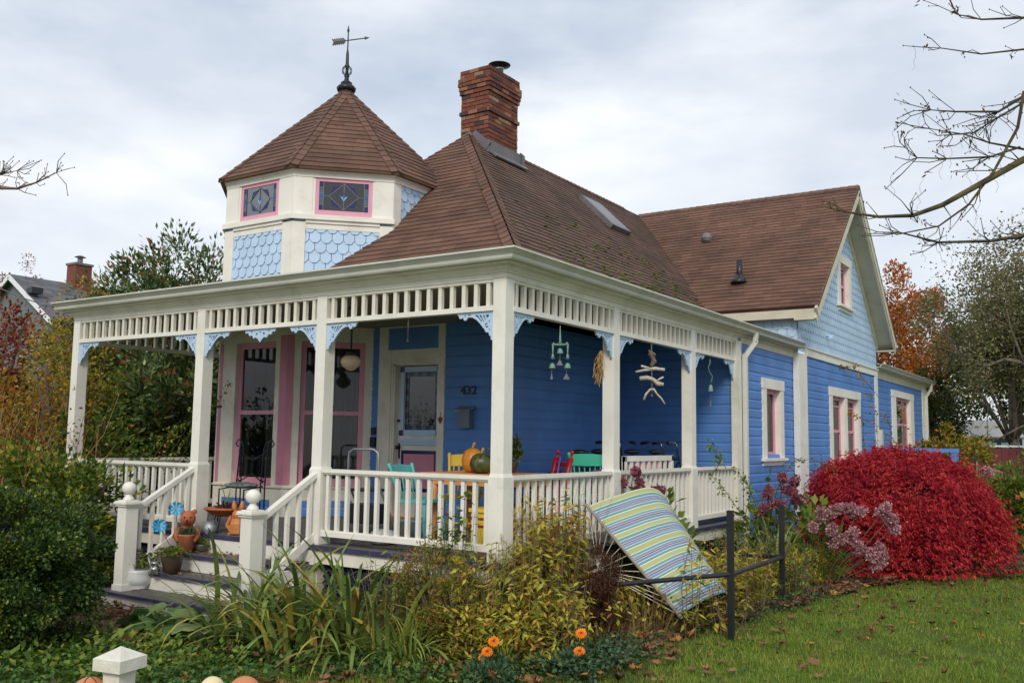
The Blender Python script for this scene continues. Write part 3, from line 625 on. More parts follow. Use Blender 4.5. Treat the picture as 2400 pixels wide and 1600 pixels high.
# skylight and vents
def rp(x, y, h=0): n = unit(np.array((SL, 0, 1.))); return np.array((x, y, ZE+SL*(XE-x)))+n*h
b = MB(); c0 = rp(-3.56, 8.70, .01); ex_, ey_ = unit(np.array((-1, 0, SL))), np.array((0, 1, 0)); nn_ = unit(np.array((SL, 0, 1.)))
for s in (-1, 1): b.obox(c0+ey_*s*.36, ex_*.50, ey_*.045, nn_*.09); b.obox(c0+ex_*s*.455, ex_*.045, ey_*.36, nn_*.09)
skl = hp('skylight', b, 'lead'); b = MB(); b.quadv(*(c0+nn_*.092+ex_*a*.44+ey_*e*.34 for a, e in ((-1, -1), (-1, 1), (1, 1), (1, -1)))); hp('pane', b, 'skylight_glass', skl)
b = MB(); b.obox(c0-nn_*.03, ex_*.42, ey_*.32, nn_*.02); hp('shaft', b, 'lead', skl)
p = onp(1659, 560, 1, 11.1); b = MB(); b.ell((p[0], 11.05, p[2]), (.12, .15, .13), 10, 6); hp('roof_vent', b, 'lead')
b = MB(); b.lathe([(.055, 0), (.055, .5)], (-1.15, 9.72, 4.15), 12); b.lathe([(.17, 0), (.12, .06), (.065, .16)], (-1.15, 9.70, 4.20), 12); hp('vent_pipe', b, 'black_paint', None, True)
# ---- turret
TX, TY, TA = -5.932, 3.828, 1.455; AP = TA*1.2071; RR = AP/math.cos(math.pi/8)
def oct_v(r, k): t = math.radians(-112.5+45*k); return np.array((TX+r*math.cos(t), TY+r*math.sin(t)))
def face(k, off=0.):  # origin (left end), U for face k: 0 = front, 1 = 45 deg, 2 = +x ...
    a, c = oct_v(RR, k), oct_v(RR, k+1); U = (c-a)/np.linalg.norm(c-a); Nn = np.array((U[1], -U[0])); return np.array((*(a+Nn*off), 0.)), np.array((*U, 0.)), np.array((*Nn, 0.))
b = MB(); b.prism([tuple(oct_v(RR-.02, k)) for k in range(8)], 2.75, 5.10); tur = hp('turret', b, 'sky_blue')
def fbox(b, k, u0, u1, z0, z1, o0, o1):
    O, U, Nn = face(k); b.obox(O+U*(u0+u1)/2+Nn*(o0+o1)/2+(0, 0, (z0+z1)/2), U*(u1-u0)/2, Nn*(o1-o0)/2, (0, 0, (z1-z0)/2))
for k in range(8):
    O, U, Nn = face(k); win = k in (0, 1, 6, 7)
    b = MB(); shingles(b, O-Nn*.0, U, (0, 0, 1), [(.10, 2.8), (1.36, 2.8), (1.36, 4.22 if win else 5.02), (.10, 4.22 if win else 5.02)], .15, .165, 'scale', .02); hp('fishscale_shingles', b, 'sky_blue', tur)
    b = MB(); e = .012+.0015*k
    fbox(b, k, -.01, .185, 2.8, 4.30, 0, .03+.001*k); fbox(b, k, 1.27, 1.465, 2.8, 4.30, 0, .03+.001*k)
    if win:
        fbox(b, k, -.01, .27, 4.41, 5.0, 0, .03); fbox(b, k, 1.18, 1.465, 4.41, 5.0, 0, .03); fbox(b, k, .27, .31, 4.41, 5.0, 0, .018); fbox(b, k, 1.15, 1.18, 4.41, 5.0, 0, .018)
        fbox(b, k, .185, 1.27, 4.20, 4.285, .0, .024); fbox(b, k, .185, 1.27, 4.285, 4.335, .0, .045)
    else:
        fbox(b, k, -.01, .16, 4.30, 5.0, 0, .03); fbox(b, k, 1.295, 1.465, 4.30, 5.0, 0, .03)
    hp('corner_board', b, WN, tur)
    if win: b = MB(); fbox(b, k, -.03, 1.485, 4.335, 4.41, -.01, .075); hp('sill', b, WN, tur)
cp2 = [(0, 4.98), (.04, 4.98), (.04, 5.04), (.06, 5.05), (.065, 5.07), (.10, 5.10), (.105, 5.13), (.0, 5.13)]
b = MB()
for k in range(8):
    a, c = oct_v(RR, k), oct_v(RR, k+1)
    for (o0, z0), (o1, z1) in zip(cp2[:-1], cp2[1:]):
        f0, f1 = (RR+o0/math.cos(math.pi/8)), (RR+o1/math.cos(math.pi/8)); b.quadv((*oct_v(f0, k), z0), (*oct_v(f0, k+1), z0), (*oct_v(f1, k+1), z1), (*oct_v(f1, k), z1))
hp('cornice', b, WN, tur)
def twin(k, grey):
    O, U, Nn = face(k); f = MB(); u0, u1, z0, z1 = .29, 1.165, 4.42, 5.0
    for a in ((u0, u0+.075, z0, z1), (u1-.075, u1, z0, z1), (u0+.075, u1-.075, z0, z0+.075), (u0+.075, u1-.075, z1-.07, z1)): fbox(f, k, *a, -.005, .014)
    w_ = hp('window', f, 'pink'); a0, a1, b0, b1 = u0+.075, u1-.075, z0+.075, z1-.07; P = lambda u, z, o=.006: O+U*u+Nn*o+(0, 0, z)
    g = MB(); g.quadv(P(a0, b0, .002), P(a1, b0, .002), P(a1, b1, .002), P(a0, b1, .002)); hp('pane', g, 'glass_grey' if grey else 'tinted', w_)
    h = (b1-b0)/5; cols = ['sg_navy', 'sg_teal', 'sg_blue', 'sg_teal', 'sg_navy']; um, zm = (a0+a1)/2, (b0+b1)/2
    for nm in ('sg_navy', 'sg_teal', 'sg_blue'):
        g = MB()
        for i, c in enumerate(cols):
            if c == nm:
                for s in (a0+.004, a1-.059): g.quadv(P(s, b0+h*i+.004), P(s+.055, b0+h*i+.004), P(s+.055, b0+h*(i+1)-.004), P(s, b0+h*(i+1)-.004))
        if nm == 'sg_navy':
            for sx in (-1, 1):
                for sz in (-1, 1):
                    p0, p1 = np.array((um+sx*.20, zm+sz*.02)), np.array((um+sx*.02, zm+sz*.17)); d = p1-p0; nn = np.array((d[1], -d[0])); nn = nn/np.linalg.norm(nn)*(.03*sx*sz*1); m_ = (p0+p1)/2
                    bul = 1.1*np.array((sx, sz))*.02; g.quadv(P(*p0), P(*(m_+bul*2.3)), P(*p1), P(*(m_-bul*.1)))
        if nm == 'sg_blue': g.quadv(P(um-.022, zm), P(um, zm-.03), P(um+.022, zm), P(um, zm+.075))
        hp('stained_glass', g, nm, w_)
    g = MB(); g.quadv(P(um-.055, zm+.015), P(um-.01, zm-.055), P(um, zm-.07), P(um-.008, zm-.01)); g.quadv(P(um+.055, zm+.015), P(um+.008, zm-.01), P(um, zm-.07), P(um+.01, zm-.055)); hp('stained_glass', g, 'sg_pale', w_)
    g = MB(); 
    for A, Bp in (((um-.22, zm), (um, zm+.2)), ((um, zm+.2), (um+.22, zm)), ((um+.22, zm), (um, zm-.2)), ((um, zm-.2), (um-.22, zm)), ((a0+.062, zm), (um-.22, zm)), ((um+.22, zm), (a1-.062, zm)), ((a0+.062, b0), (a0+.062, b1)), ((a1-.062, b0), (a1-.062, b1)), ((um, zm+.2), (um, zm+.07)), ((um, zm-.2), (um, zm-.07))): g.bar(P(*A, .008), P(*Bp, .008), .006, .006, up=tuple(Nn))
    for i in range(1, 5):
        for s in (a0, a1-.062): g.bar(P(s, b0+h*i, .008), P(s+.062, b0+h*i, .008), .006, .006, up=tuple(Nn))
    hp('lead_came', g, 'came', w_)
for k, gr in ((0, True), (1, False), (7, True)): twin(k, gr)
EZ, EA, TZ = 5.11, AP+.14, 7.06; er = EA/math.cos(math.pi/8)
b = MB()
for k in range(8):
    a, c = oct_v(er, k), oct_v(er, k+1); ln = np.linalg.norm(c-a); U = np.array((*((c-a)/ln), 0.)); mid = (a+c)/2; V = np.array((TX-mid[0], TY-mid[1], TZ-EZ)); vl = np.linalg.norm(V)
    O = np.array((*a, EZ)); reg = [(0, 0), (ln, 0), (ln/2, vl)]; V = V/vl; Nn = np.cross(U, V)
    b.quadv(*(O+U*p[0]+V*p[1] for p in reg)); b.quadv((*a, EZ), (*a, EZ-.035), (*c, EZ-.035), (*c, EZ)); b.quadv((*a, EZ-.035), (*oct_v(RR-.1, k), EZ-.02), (*oct_v(RR-.1, k+1), EZ-.02), (*c, EZ-.035)); shingles(b, O, U, V, reg, .135, .28, 'tab', .012, .003, .003)
trf = hp('turret_roof', b, 'roof')
for k in range(8):
    a = oct_v(er, k); ns = []
    for kk in (k-1, k): m = (oct_v(er, kk)+oct_v(er, kk+1))/2; o = np.array((m[0]-TX, m[1]-TY)); ns.append((*(o/np.linalg.norm(o)*(TZ-EZ)/EA), 1))
    hc = caps('hip_cap', (*a, EZ), (TX, TY, TZ), n1=ns[1], n2=ns[0], wd=.22); 
# weather vane
vd = unit(np.array((.86, .50, .12))); tz = TZ; b = MB(); b.lathe([(.15, -.05), (.17, .0), (.13, .05), (.09, .06), (.10, .10), (.045, .14), (.035, .2), (.05, .22), (.03, .24), (.028, .36), (.045, .40), (.03, .43), (.025, .62), (.012, .70), (.010, 1.0), (.022, 1.03), (.002, 1.13)], (TX, TY, tz), 12)
vane = hp('weather_vane', b, 'black_metal', None, True)
b = MB(); c = np.array((TX, TY, tz+.86)); b.bar(c-vd*.08, c+vd*.30, .015); sdz = np.cross(vd, np.cross((0, 0, 1), vd)); b.quadv(c+vd*.38, c+vd*.29+sdz*.035, c+vd*.29-sdz*.035)
for i in range(6):
    q = c-vd*(.05+.036*i); b.bar(q, q-vd*.04+sdz*.055, .016, .024); b.bar(q, q-vd*.04-sdz*.055, .016, .024)
b.bar(c-vd*.26, c, .014); hp('arrow', b, 'black_metal', vane)
b = MB()
for i in range(6): t = math.pi*i/6; b.tube([(TX+.085*math.cos(a)*math.cos(t), TY+.085*math.cos(a)*math.sin(t), tz+.32+.085*math.sin(a)) for a in np.linspace(0, 2*math.pi, 13)], .006, 4)
hp('wire_globe', b, 'black_metal', vane)
# ---- bay window below the turret
pts = [(XL, 2.417), (-6.705, 2.072), (-5.205, 2.072), (-4.327, 2.95)]
def bayface(i, wins):
    a, c = np.array(pts[i]), np.array(pts[i+1]); ln = np.linalg.norm(c-a); U = (c-a)/ln; Nn = np.array((U[1], -U[0])); U3, N3 = np.array((*U, 0)), np.array((*Nn, 0)); O = np.array((*a, 0.))
    def fb(b, u0, u1, z0, z1, o0, o1): b.obox(O+U3*(u0+u1)/2+N3*(o0+o1)/2+(0, 0, (z0+z1)/2), U3*(u1-u0)/2, N3*(o1-o0)/2, (0, 0, (z1-z0)/2))
    b = MB(); u0, u1 = wins
    fb(b, 0, u0, .35, 2.76, -.10, 0); fb(b, u1, ln, .35, 2.76, -.10, 0); fb(b, u0, u1, 2.54, 2.76, -.10, 0); fb(b, 0, ln, .24, .43, -.10, .004); fb(b, -.0, ln, .415, .44, -.02, .03)
    fb(b, 0, .22, 0, .24, -.1, .003); fb(b, ln-.25, ln, 0, .24, -.1, .003); fb(b, u0-.03, u0, .43, 2.54, 0, .02); 
    hp('bay_wall', b, 'white_paint')
    b = MB(); siding(b, (O+U3*.22)[:2], U, ln-.47, .02, .24, ex=.14); fb(b, .22, ln-.25, 0, .24, -.1, -.005); hp('bay_panel', b, 'blue')
    s = MB(); zb, zt, zm = .44, 2.54, 1.50; e = -.085; t = .075; rs = .4 if i == 1 else 1.0
    for a_ in ((u0, u0+t, zb, zt), (u1-t*rs, u1, zb, zt), (u0+t, u1-t*rs, zb, zb+.11), (u0+t, u1-t*rs, zt-.09, zt), (u0+t, u1-t*rs, zm-.03, zm+.03)): fb(s, *a_, e, e+.04)
    w_ = hp('window', s, 'pink'); p = MB(); q = lambda u, z, o=-.065: O+U3*u+N3*o+(0, 0, z); p.quadv(q(u0+t, zb+.1), q(u1-t*rs, zb+.1), q(u1-t*rs, zt-.08), q(u0+t, zt-.08)); hp('pane', p, 'glass', w_)
    cu = MB(); n = 26
    for (ca, cb, top) in ((u0+(u1-u0)*.55, u1, 1), (u0, u0+(u1-u0)*.12, 1)):
        for k in range(n):
            ua, ub = ca+(cb-ca)*k/n, ca+(cb-ca)*(k+1)/n; oa, ob = -.22+.03*math.sin(k*1.3), -.22+.03*math.sin((k+1)*1.3); cu.quadv(q(ua, .3, oa), q(ub, .3, ob), q(ub, zt, ob), q(ua, zt, oa))
    hp('curtain', cu, 'curtain', w_)
    st = MB()
    if i == 1: fb(st, 0.03, .10, .46, 2.56, 0, .006); fb(st, ln-.14, ln+.006, .46, 2.62, 0, .006)
    if i == 2: fb(st, 0, .10, .46, 2.62, 0, .0065)
    if st.v: hp('pink_strip', st, 'pink_dull')
bayface(1, (.42, 1.26)); bayface(2, (.20, 1.12))
a_, c_ = pts[0], pts[1]; b = MB(); b.quadv((*a_, 0), (*c_, 0), (*c_, 2.76), (*a_, 2.76)); hp('bay_wall', b, 'white_paint')
b = MB(); b.box(-6.2, -5.6, 2.9, 3.3, 0, .62); hp('armchair', b, 'turq_paint')
# ---- front door
D = MB(); y = YW
for x0, x1, z0, z1, o in ((-4.20, -4.03, 0, 2.76, .022), (-4.03, -3.96, 0, 2.42, .034), (-3.96, -3.93, 0, 2.40, .012), (-3.10, -2.98, 0, 2.76, .026), (-4.03, -3.10, 2.22, 2.42, .018), (-4.03, -3.10, 2.74, 2.76, .02)): D.box(x0, x1, y-o, y+.05, z0, z1)
D.box(-3.93, -3.90, y-.0, y+.16, 0, 2.22); D.box(-3.10, -3.07, y, y+.16, 0, 2.22); D.box(-3.93, -3.10, y, y+.16, 2.19, 2.22); hp('door_frame', D, WP)
b = MB(); siding(b, (-4.03, y-.002), (1, 0), .93, 2.42, 2.74, ex=.145); b.quadv((-4.05, y+.03, 2.4), (-3.1, y+.03, 2.4), (-3.1, y+.03, 2.76), (-4.05, y+.03, 2.76)); hp('transom_panel', b, 'blue')
dx0, dx1, dy = -3.90, -3.10, y+.10; b = MB(); b.box(dx0, -3.79, dy, dy+.045, .04, 2.18); b.box(-3.19, dx1, dy, dy+.045, .04, 2.18); b.box(-3.79, -3.19, dy, dy+.045, 2.10, 2.18); b.box(-3.79, -3.19, dy, dy+.045, .04, 1.27); door = hp('front_door', b, WP)
b = MB(); o = dy-.022
for x0, x1, z0, z1 in ((-3.86, -3.79, 1.27, 2.10), (-3.19, -3.12, 1.27, 2.10), (-3.79, -3.19, 2.10, 2.17), (-3.79, -3.19, 1.19, 1.27)): b.box(x0, x1, o, dy, z0, z1)
b.box(-3.84, -3.14, dy-.06, dy, 1.10, 1.15); b.box(-3.82, -3.16, dy-.04, dy, 1.06, 1.10); hp('glass_frame', b, 'bracket_blue', door)
b = MB()
for x0, x1 in ((-3.865, -3.79), (-3.19, -3.115)):
    for z0, z1 in ((2.10, 2.175), (1.19, 1.265)): b.box(x0, x1, o-.006, o, z0, z1)
hp('corner_block', b, 'sg_navy', door)
b = MB(); b.quadv((-3.79, dy+.02, 1.27), (-3.19, dy+.02, 1.27), (-3.19, dy+.02, 2.10), (-3.79, dy+.02, 2.10)); hp('door_glass', b, 'tinted', door)
for nm in ('sg_navy', 'sg_teal'):
    b = MB()
    for i in range(10):
        if (i % 2 == 0) == (nm == 'sg_navy'):
            for x0 in (-3.79, -3.25): b.box(x0, x0+.06, dy+.012, dy+.018, 1.27+.083*i, 1.27+.083*i+.08)
    for i in range(6):
        if (i % 2 == 0) == (nm == 'sg_navy'):
            for z0 in (1.27, 2.035): b.box(-3.73+.08*i, -3.73+.08*i+.077, dy+.012, dy+.018, z0, z0+.065)
    hp('stained_glass', b, nm, door)
b = MB(); b.box(-3.83, -3.17, dy-.006, dy, .40, .98); hp('panel_border', b, 'sg_navy', door); b = MB(); b.box(-3.78, -3.22, dy-.012, dy-.006, .45, .93); hp('door_panel', b, 'pink_dull', door)
b = MB(); b.ell((-3.87, dy-.05, 1.02), (.03, .03, .03), 10, 6); b.box(-3.885, -3.855, dy-.008, dy, .86, 1.08); b.ell((-3.87, dy-.03, 1.40), (.022, .03, .022), 8, 5); hp('handle', b, 'black_metal', door)
b = MB(); b.box(-3.95, -3.05, y-.12, y+.16, .0, .04); hp('threshold', b, 'orange_wood')
b = MB(); b.quadv((-4.2, y+.9, 0), (-2.9, y+.9, 0), (-2.9, y+.9, 2.5), (-4.2, y+.9, 2.5)); hp('partition', b, 'inside_shade')  # dark sheet giving the door glass an unlit hall behind it
cu = bpy.data.curves.new('n', 'FONT'); cu.body = '432'; cu.size = .165; cu.extrude = .006; cu.space_character = 1.15; cu.offset = .003; to = bpy.data.objects.new('n', cu); me = bpy.data.meshes.new_from_object(to); bpy.data.objects.remove(to)
me.transform(Matrix.Translation((0, 0, -G)) @ frame_m((-2.70, YW-.022, 1.76), (1, 0, 0), (0, 0, 1))); me.materials.clear(); me.materials.append(M['black_metal']); no = bpy.data.objects.new('house_number', me); sc.collection.objects.link(no); no.parent = H
b = MB(); b.box(-4.31, -4.22, YW-.05, YW-.012, 1.02, 1.16); b.box(-4.305, -4.225, YW-.04, YW-.012, 1.20, 1.30); hp('door_bell', b, 'black_metal')
# ---- porch posts
def post(x0, y0, w=PW, z0=0., z1=2.70):
    b = MB(); b.box(x0, x0+w, y0, y0+w, .83, z1); e = .014; i = len(b.v)
    b.box(x0-e, x0+w+e, y0-e, y0+w+e, z0, .70); b.box(x0-e+.002, x0+w+e-.002, y0-e+.002, y0+w+e-.002, .70, .705); b.box(x0-e, x0+w+e, y0-e, y0+w+e, .705, .80)
    a = [(x0-e, y0-e), (x0+w+e, y0-e), (x0+w+e, y0+w+e), (x0-e, y0+w+e)]; c = [(x0, y0), (x0+w, y0), (x0+w, y0+w), (x0, y0+w)]
    for k in range(4): b.quadv((*a[k], .80), (*a[(k+1) % 4], .80), (*c[(k+1) % 4], .835), (*c[k], .835))
    return hp('porch_post', b, WN)
fx = [-LA-PW, -LB-PW, -LC-PW, -PW]; sy = [2.249, 4.546]
for x in fx: post(x, 0)
for yy in sy: post(-PW, yy)
post(-LA-PW, 2.86)
for x in fx[1:]: b = MB(); b.box(x+.01, x+PW-.01, .01, PW-.01, -.80, -.17); hp('pier', b, WP)
# ---- balustrades
def rail(ax, a, c, fix, out):
    """ax 0: along x at y=fix; ax 1: along y at x=fix"""
    def bx(b, u0, u1, w0, w1, z0, z1): b.box(u0, u1, w0, w1, z0, z1) if ax == 0 else b.box(w0, w1, u0, u1, z0, z1)
    b = MB(); bx(b, a-.01, c+.01, fix-.055, fix+.055, .775, .812); bx(b, a, c, fix-.035, fix+.035, .755, .775); bx(b, a-.01, c+.01, fix-.045, fix+.045, .765, .79); R_ = hp('railing', b, WN)
    b = MB(); bx(b, a, c, fix-.04, fix+.04, .10, .155); bx(b, a, c, fix-.03, fix+.03, .155, .165); hp('bottom_rail', b, WN, R_)
    n = max(1, round((c-a)/.142)); st = (c-a)/n; me = None
    for k in range(n):
        u = a+st*(k+.5)
        if me is None: b = MB(); b.box(-.02, .02, -.02, .02, 0, .60); o_ = obj('baluster', b, WN, None); me = o_.data
        else: o_ = bpy.data.objects.new('baluster', me); sc.collection.objects.link(o_)
        o_.parent = R_; o_.location = Vector(((u, fix) if ax == 0 else (fix, u))+(.16,))-Vector((0, 0, G))
rail(0, -LC, -PW, .055, 1); rail(0, -LA, -LB-PW, .055, 1); rail(1, PW, sy[0], -.055, 1); rail(1, sy[0]+PW, sy[1], -.055, 1); rail(1, sy[1]+PW, 6.225, -.055, 1); rail(1, PW, 2.86, -LA-PW+.055, 1)
# ---- spindle frieze
def frieze(ax, a, c, fix):
    def bx(b, u0, u1, w0, w1, z0, z1): b.box(u0, u1, w0, w1, z0, z1) if ax == 0 else b.box(w0, w1, u0, u1, z0, z1)
    s = 1 if ax == 1 else -1
    b = MB(); bx(b, a-.01, c+.01, fix-.045, fix+.045, 2.387, 2.437); R_ = hp('spindle_frieze', b, WN)
    b = MB(); bx(b, a, c, fix-.03, fix+.03, 2.665, 2.694); hp('top_rail', b, WP, R_)
    n = max(1, round((c-a)/.147)); st = (c-a)/n; me = None
    for k in range(n):
        u = a+st*(k+.5)
        if me is None: b = MB(); b.box(-.022, .022, -.022, .022, 0, .228); o_ = obj('spindle', b, WP, None); me = o_.data
        else: o_ = bpy.data.objects.new('spindle', me); sc.collection.objects.link(o_)
        o_.parent = R_; o_.location = Vector(((u, fix) if ax == 0 else (fix, u))+(2.437,))-Vector((0, 0, G))
frieze(0, -LC, -PW, .04); frieze(0, -LB, -LC-PW, .04); frieze(0, -LA, -LB-PW, .04); frieze(1, PW, sy[0], -.04); frieze(1, sy[0]+PW, sy[1], -.04); frieze(1, sy[1]+PW, 6.225, -.04); frieze(1, PW, 2.86, -LA-PW+.04)
# ---- scrollwork brackets
def arc(cx, cy, r, a0, a1, n=8): return [(cx+r*math.cos(math.radians(t)), cy+r*math.sin(math.radians(t))) for t in np.linspace(a0, a1, n)]
def bracket_loops(sx=1., sy_=1.):
    o = [(0, 0), (.46, 0), (.435, -.018), (.425, -.03)]+arc(.40, -.035, .022, 10, -130, 5)+[(.365, -.045)]+arc(.345, -.055, .022, 10, -170, 5)+[(.31, -.045), (.26, -.05)]+[(.21, -.075), (.165, -.115), (.13, -.155), (.105, -.18)]+arc(.085, -.185, .02, 0, -120, 4)+[(.06, -.21), (.055, -.235), (.035, -.245), (.035, -.28), (0, -.28)]
    h = [[(.055, -.035), (.10, -.03), (.085, -.075), (.07, -.06)], [(.115, -.035), (.135, -.035), (.105, -.09), (.095, -.085)], [(.155, -.03), (.175, -.035), (.125, -.105), (.115, -.10)], [(.195, -.03), (.235, -.028), (.20, -.05), (.145, -.105), (.14, -.095)],
         arc(.345, -.03, .010, 0, 330, 7), [(.265, -.022), (.32, -.018), (.30, -.035)], arc(.085, -.135, .024, 200, 480, 9)+arc(.085, -.135, .010, 120, -160, 7), [(.05, -.08), (.065, -.10), (.052, -.12)], [(.045, -.175), (.06, -.165), (.05, -.20)]]
    return [[(x*sx, y*sy_) for x, y in l] for l in [o]+h]
def bracket(pos, ax, sgn, sx=1., sy_=1.):
    loops = bracket_loops(sx, sy_)
    U = (sgn, 0, 0) if ax == 0 else (0, sgn, 0)
    plate('scroll_bracket', loops, .022, 'bracket_blue', H, frame_m(pos, U, (0, 0, 1)))
zf = 2.386
bracket((-LC, .03, zf), 0, 1); bracket((-PW, .03, zf), 0, -1); bracket((-LB, .03, zf), 0, 1); bracket((-LC-PW, .03, zf), 0, -1); bracket((-LA, .03, zf), 0, 1); bracket((-LB-PW, .03, zf), 0, -1)
for a, c, s in ((PW, sy[0], .92), (sy[0]+PW, sy[1], .92), (sy[1]+PW, 6.225, .85)): bracket((-.03, a, zf), 1, 1, s); bracket((-.03, c, zf), 1, -1, s)
dl = [(0, 0)]+[(-.27, 0), (-.255, -.02)]+arc(-.235, -.025, .018, 180, 330, 4)+[(-.20, -.045)]+arc(-.175, -.055, .02, 170, 330, 4)+[(-.13, -.075)]+arc(-.105, -.085, .02, 170, 330, 4)+[(-.06, -.10), (-.035, -.115), (0, -.155)]
drop = dl+[(-x, y) for x, y in dl[1:-1][::-1]]
plate('scroll_drop', [drop, arc(-.06, -.055, .018, 0, 330, 8), arc(.06, -.055, .018, 0, 330, 8), [(-.17, -.02), (-.12, -.02), (-.15, -.04)], [(.17, -.02), (.15, -.04), (.12, -.02)], [(-.015, -.03), (.015, -.03), (0, -.06)]], .022, 'bracket_blue', H, frame_m(((-LB-LC-PW)/2+.02, .03, zf), (1, 0, 0), (0, 0, 1)))
# ---- deck, skirt, lattice, stairs
b = MB()
for k in range(58):
    x0 = -7.26+k*.128
    if x0 < XS-.06: b.box(x0, x0+.124, -.06, 3.1, -.03, .012+random.uniform(0, .002))
    elif x0 < 0: b.box(x0, x0+.124, -.06, 6.34, -.03, .012+random.uniform(0, .002))
b.box(.0, .06, -.06, 6.22, -.03, .0125); hp('porch_deck', b, 'deck')
b = MB(); b.box(-7.28, -4.70, -.085, -.06, -.035, .014); b.box(-2.30, .085, -.085, -.06, -.035, .014); b.box(.06, .085, -.06, 6.22, -.035, .014); b.box(-4.70, -2.30, -.085, -.06, -.035, .014); hp('deck_nosing', b, 'purple')
b = MB(); b.box(-7.26, -4.62, -.055, -.02, -.175, -.035); b.box(-2.36, .05, -.055, -.02, -.175, -.035); b.box(.02, .055, -.02, 6.2, -.175, -.035); hp('skirt_board', b, WP)
for x0, x1 in ((-7.2, -4.7), (-2.3, 0)):
    b = MB(); n = int((x1-x0+.6)/.075)
    for k in range(n):
        u = x0-.6+k*.075
        for s in (1, -1):
            p, q = (u, -.75) if s > 0 else (u+.6, -.75), (u+.6, -.15) if s > 0 else (u, -.15)
            pu, qu = max(x0, min(x1, p[0])), max(x0, min(x1, q[0]))
            f = lambda uu: p[1]+(q[1]-p[1])*(uu-p[0])/(q[0]-p[0])
            if pu != qu: b.bar((pu, .03+.006*s, f(pu)), (qu, .03+.006*s, f(qu)), .006, .03, up=(0, -1, 0))
    hp('lattice', b, 'purple')
b = MB(); b.box(-7.2, 0, .25, .27, -.76, -.04); b.box(-.3, -.28, .3, 6.2, -.76, -.04); hp('crawlspace_shade', b, 'black_paint')  # black sheets behind the lattice stand for the shade under the deck
stair = None; sx0, sx1 = -4.66, -2.34
for k, (yf, yb_, z) in enumerate(((-.37, -.06, -.19), (-.66, -.37, -.38), (-1.02, -.66, -.565))):
    x0 = sx0 if k < 2 else -4.76; b = MB(); b.box(x0+.01, sx1-.01, yf+.02, yf+.04, z-.185, z-.028)
    if k == 0: b.box(sx0+.01, sx1-.01, -.075, -.058, -.19, -.036)
    if k == 0: stair = hp('staircase', b, WN)
    else: hp('riser', b, WN, stair)
    b = MB(); n = 2; w_ = (yb_+.02-yf)/n
    for j in range(n): b.box(x0+.005, sx1-.005, yf+j*w_+.004, yf+(j+1)*w_, z-.028, z)
    hp('tread', b, 'deck', stair); b = MB(); b.box(x0, sx1, yf-.02, yf+.004, z-.03, z+.001); hp('tread_nosing', b, 'purple', stair)
b = MB()
for x in (sx0+.03, sx1-.05): b.box(x-.02, x+.02, -.64, -.05, -.75, -.22)
hp('stringer', b, WP, stair)
for x in (-4.49, -2.44):
    yn = -.85; b = MB(); h = .078; b.box(x-h, x+h, yn-h, yn+h, -.565, .36); b.box(x-h-.012, x+h+.012, yn-h-.012, yn+h+.012, -.565, -.50)
    b.box(x-h-.02, x+h+.02, yn-h-.02, yn+h+.02, .352, .375); b.box(x-h-.035, x+h+.035, yn-h-.035, yn+h+.035, .375, .395)
    for j, (r0, z0, z1) in enumerate(((h+.025, .395, .41), (h, .41, .42))): b.box(x-r0, x+r0, yn-r0, yn+r0, z0, z1)
    nw = hp('newel_post', b, WN); b = MB(); b.lathe([(.062, .42), (.06, .435), (.045, .455), (.03, .48), (.033, .49), (.052, .495), (.070, .515), (.078, .545), (.074, .575), (.058, .60), (.03, .618), (.003, .624)], (x, yn, 0), 20); b.lathe([(.055, .415), (.06, .43), (.05, .45)], (x, yn, 0), 20); hp('ball_finial', b, WN, nw, True)
    xr = x+(-.0 if x > -3 else -.0); b = MB(); b.bar((xr, yn+h, .305), (xr, .02, .765), .075, .05); b.bar((xr, yn+h, .275), (xr, .02, .735), .045, .03); hr = hp('stair_rail', b, WN)
    b = MB(); b.bar((xr, yn+h, -.36), (xr, .02, .10), .05, .085); hp('bottom_rail', b, WN, hr)
    for k in range(5):
        t = (k+.5)/5; yy = yn+h+(.0-yn-h)*t; b = MB(); b.box(xr-.02, xr+.02, yy-.02, yy+.02, -.34+.46*t, .29+.46*t); hp('baluster', b, WN, hr)
# ---------------------------------------------------------------- things on and around the porch
def A3(*a): return tuple(float(x) for x in at(*a))
# table
t = thing('table', 'orange painted wooden table on the porch carrying pumpkins', 'table', (-1.12, 1.35, .02))
b = MB(); b.box(-.62, .62, -.42, .42, .725, .76); lp(b, 'tabletop', 'orange_paint', t); b = MB(); b.box(-.55, .55, -.36, .36, .63, .725); lp(b, 'apron', 'orange_paint', t)
for x in (-.5, .5):
    for y in (-.32, .32): b = MB(); b.lathe([(.035, 0), (.03, .1), (.045, .12), (.03, .16), (.042, .35), (.03, .5), (.045, .54), (.045, .73)], (x, y, 0), 10); lp(b, 'leg', 'orange_paint', t, True)
def gourd(name, label, m, loc, r, h, stem=True, cat='pumpkin', lob=10):
    b = MB(); b.lathe([(r*.35, 0), (r*.8, h*.10), (r, h*.38), (r*.98, h*.6), (r*.75, h*.88), (r*.35, h), (r*.12, h*.96)], (0, 0, 0), 30, lob, .09); o = thing(name, label, cat, loc); lp(b, 'body', m, o, True)
    if stem: s = MB(); s.tube([(0, 0, h*.94), (.005, .0, h*1.1), (.03, -.01, h*1.25)], [.022, .014, .016], 6); lp(s, 'stem', 'straw', o, True)
    return o
gourd('pumpkin', 'tall orange pumpkin with pale stem on the orange table', 'pumpkin', (-1.28, 1.28, .78), .125, .27)
gourd('pumpkin', 'dark green striped pumpkin beside the orange one on the table', 'green_pumpkin', (-1.03, 1.10, .78), .13, .22)
gourd('gourd', 'small white gourd on the top porch step by the wooden figure', 'pale_gourd', A3(541, 1243, 10.75), .04, .06, True, 'gourd', 6)
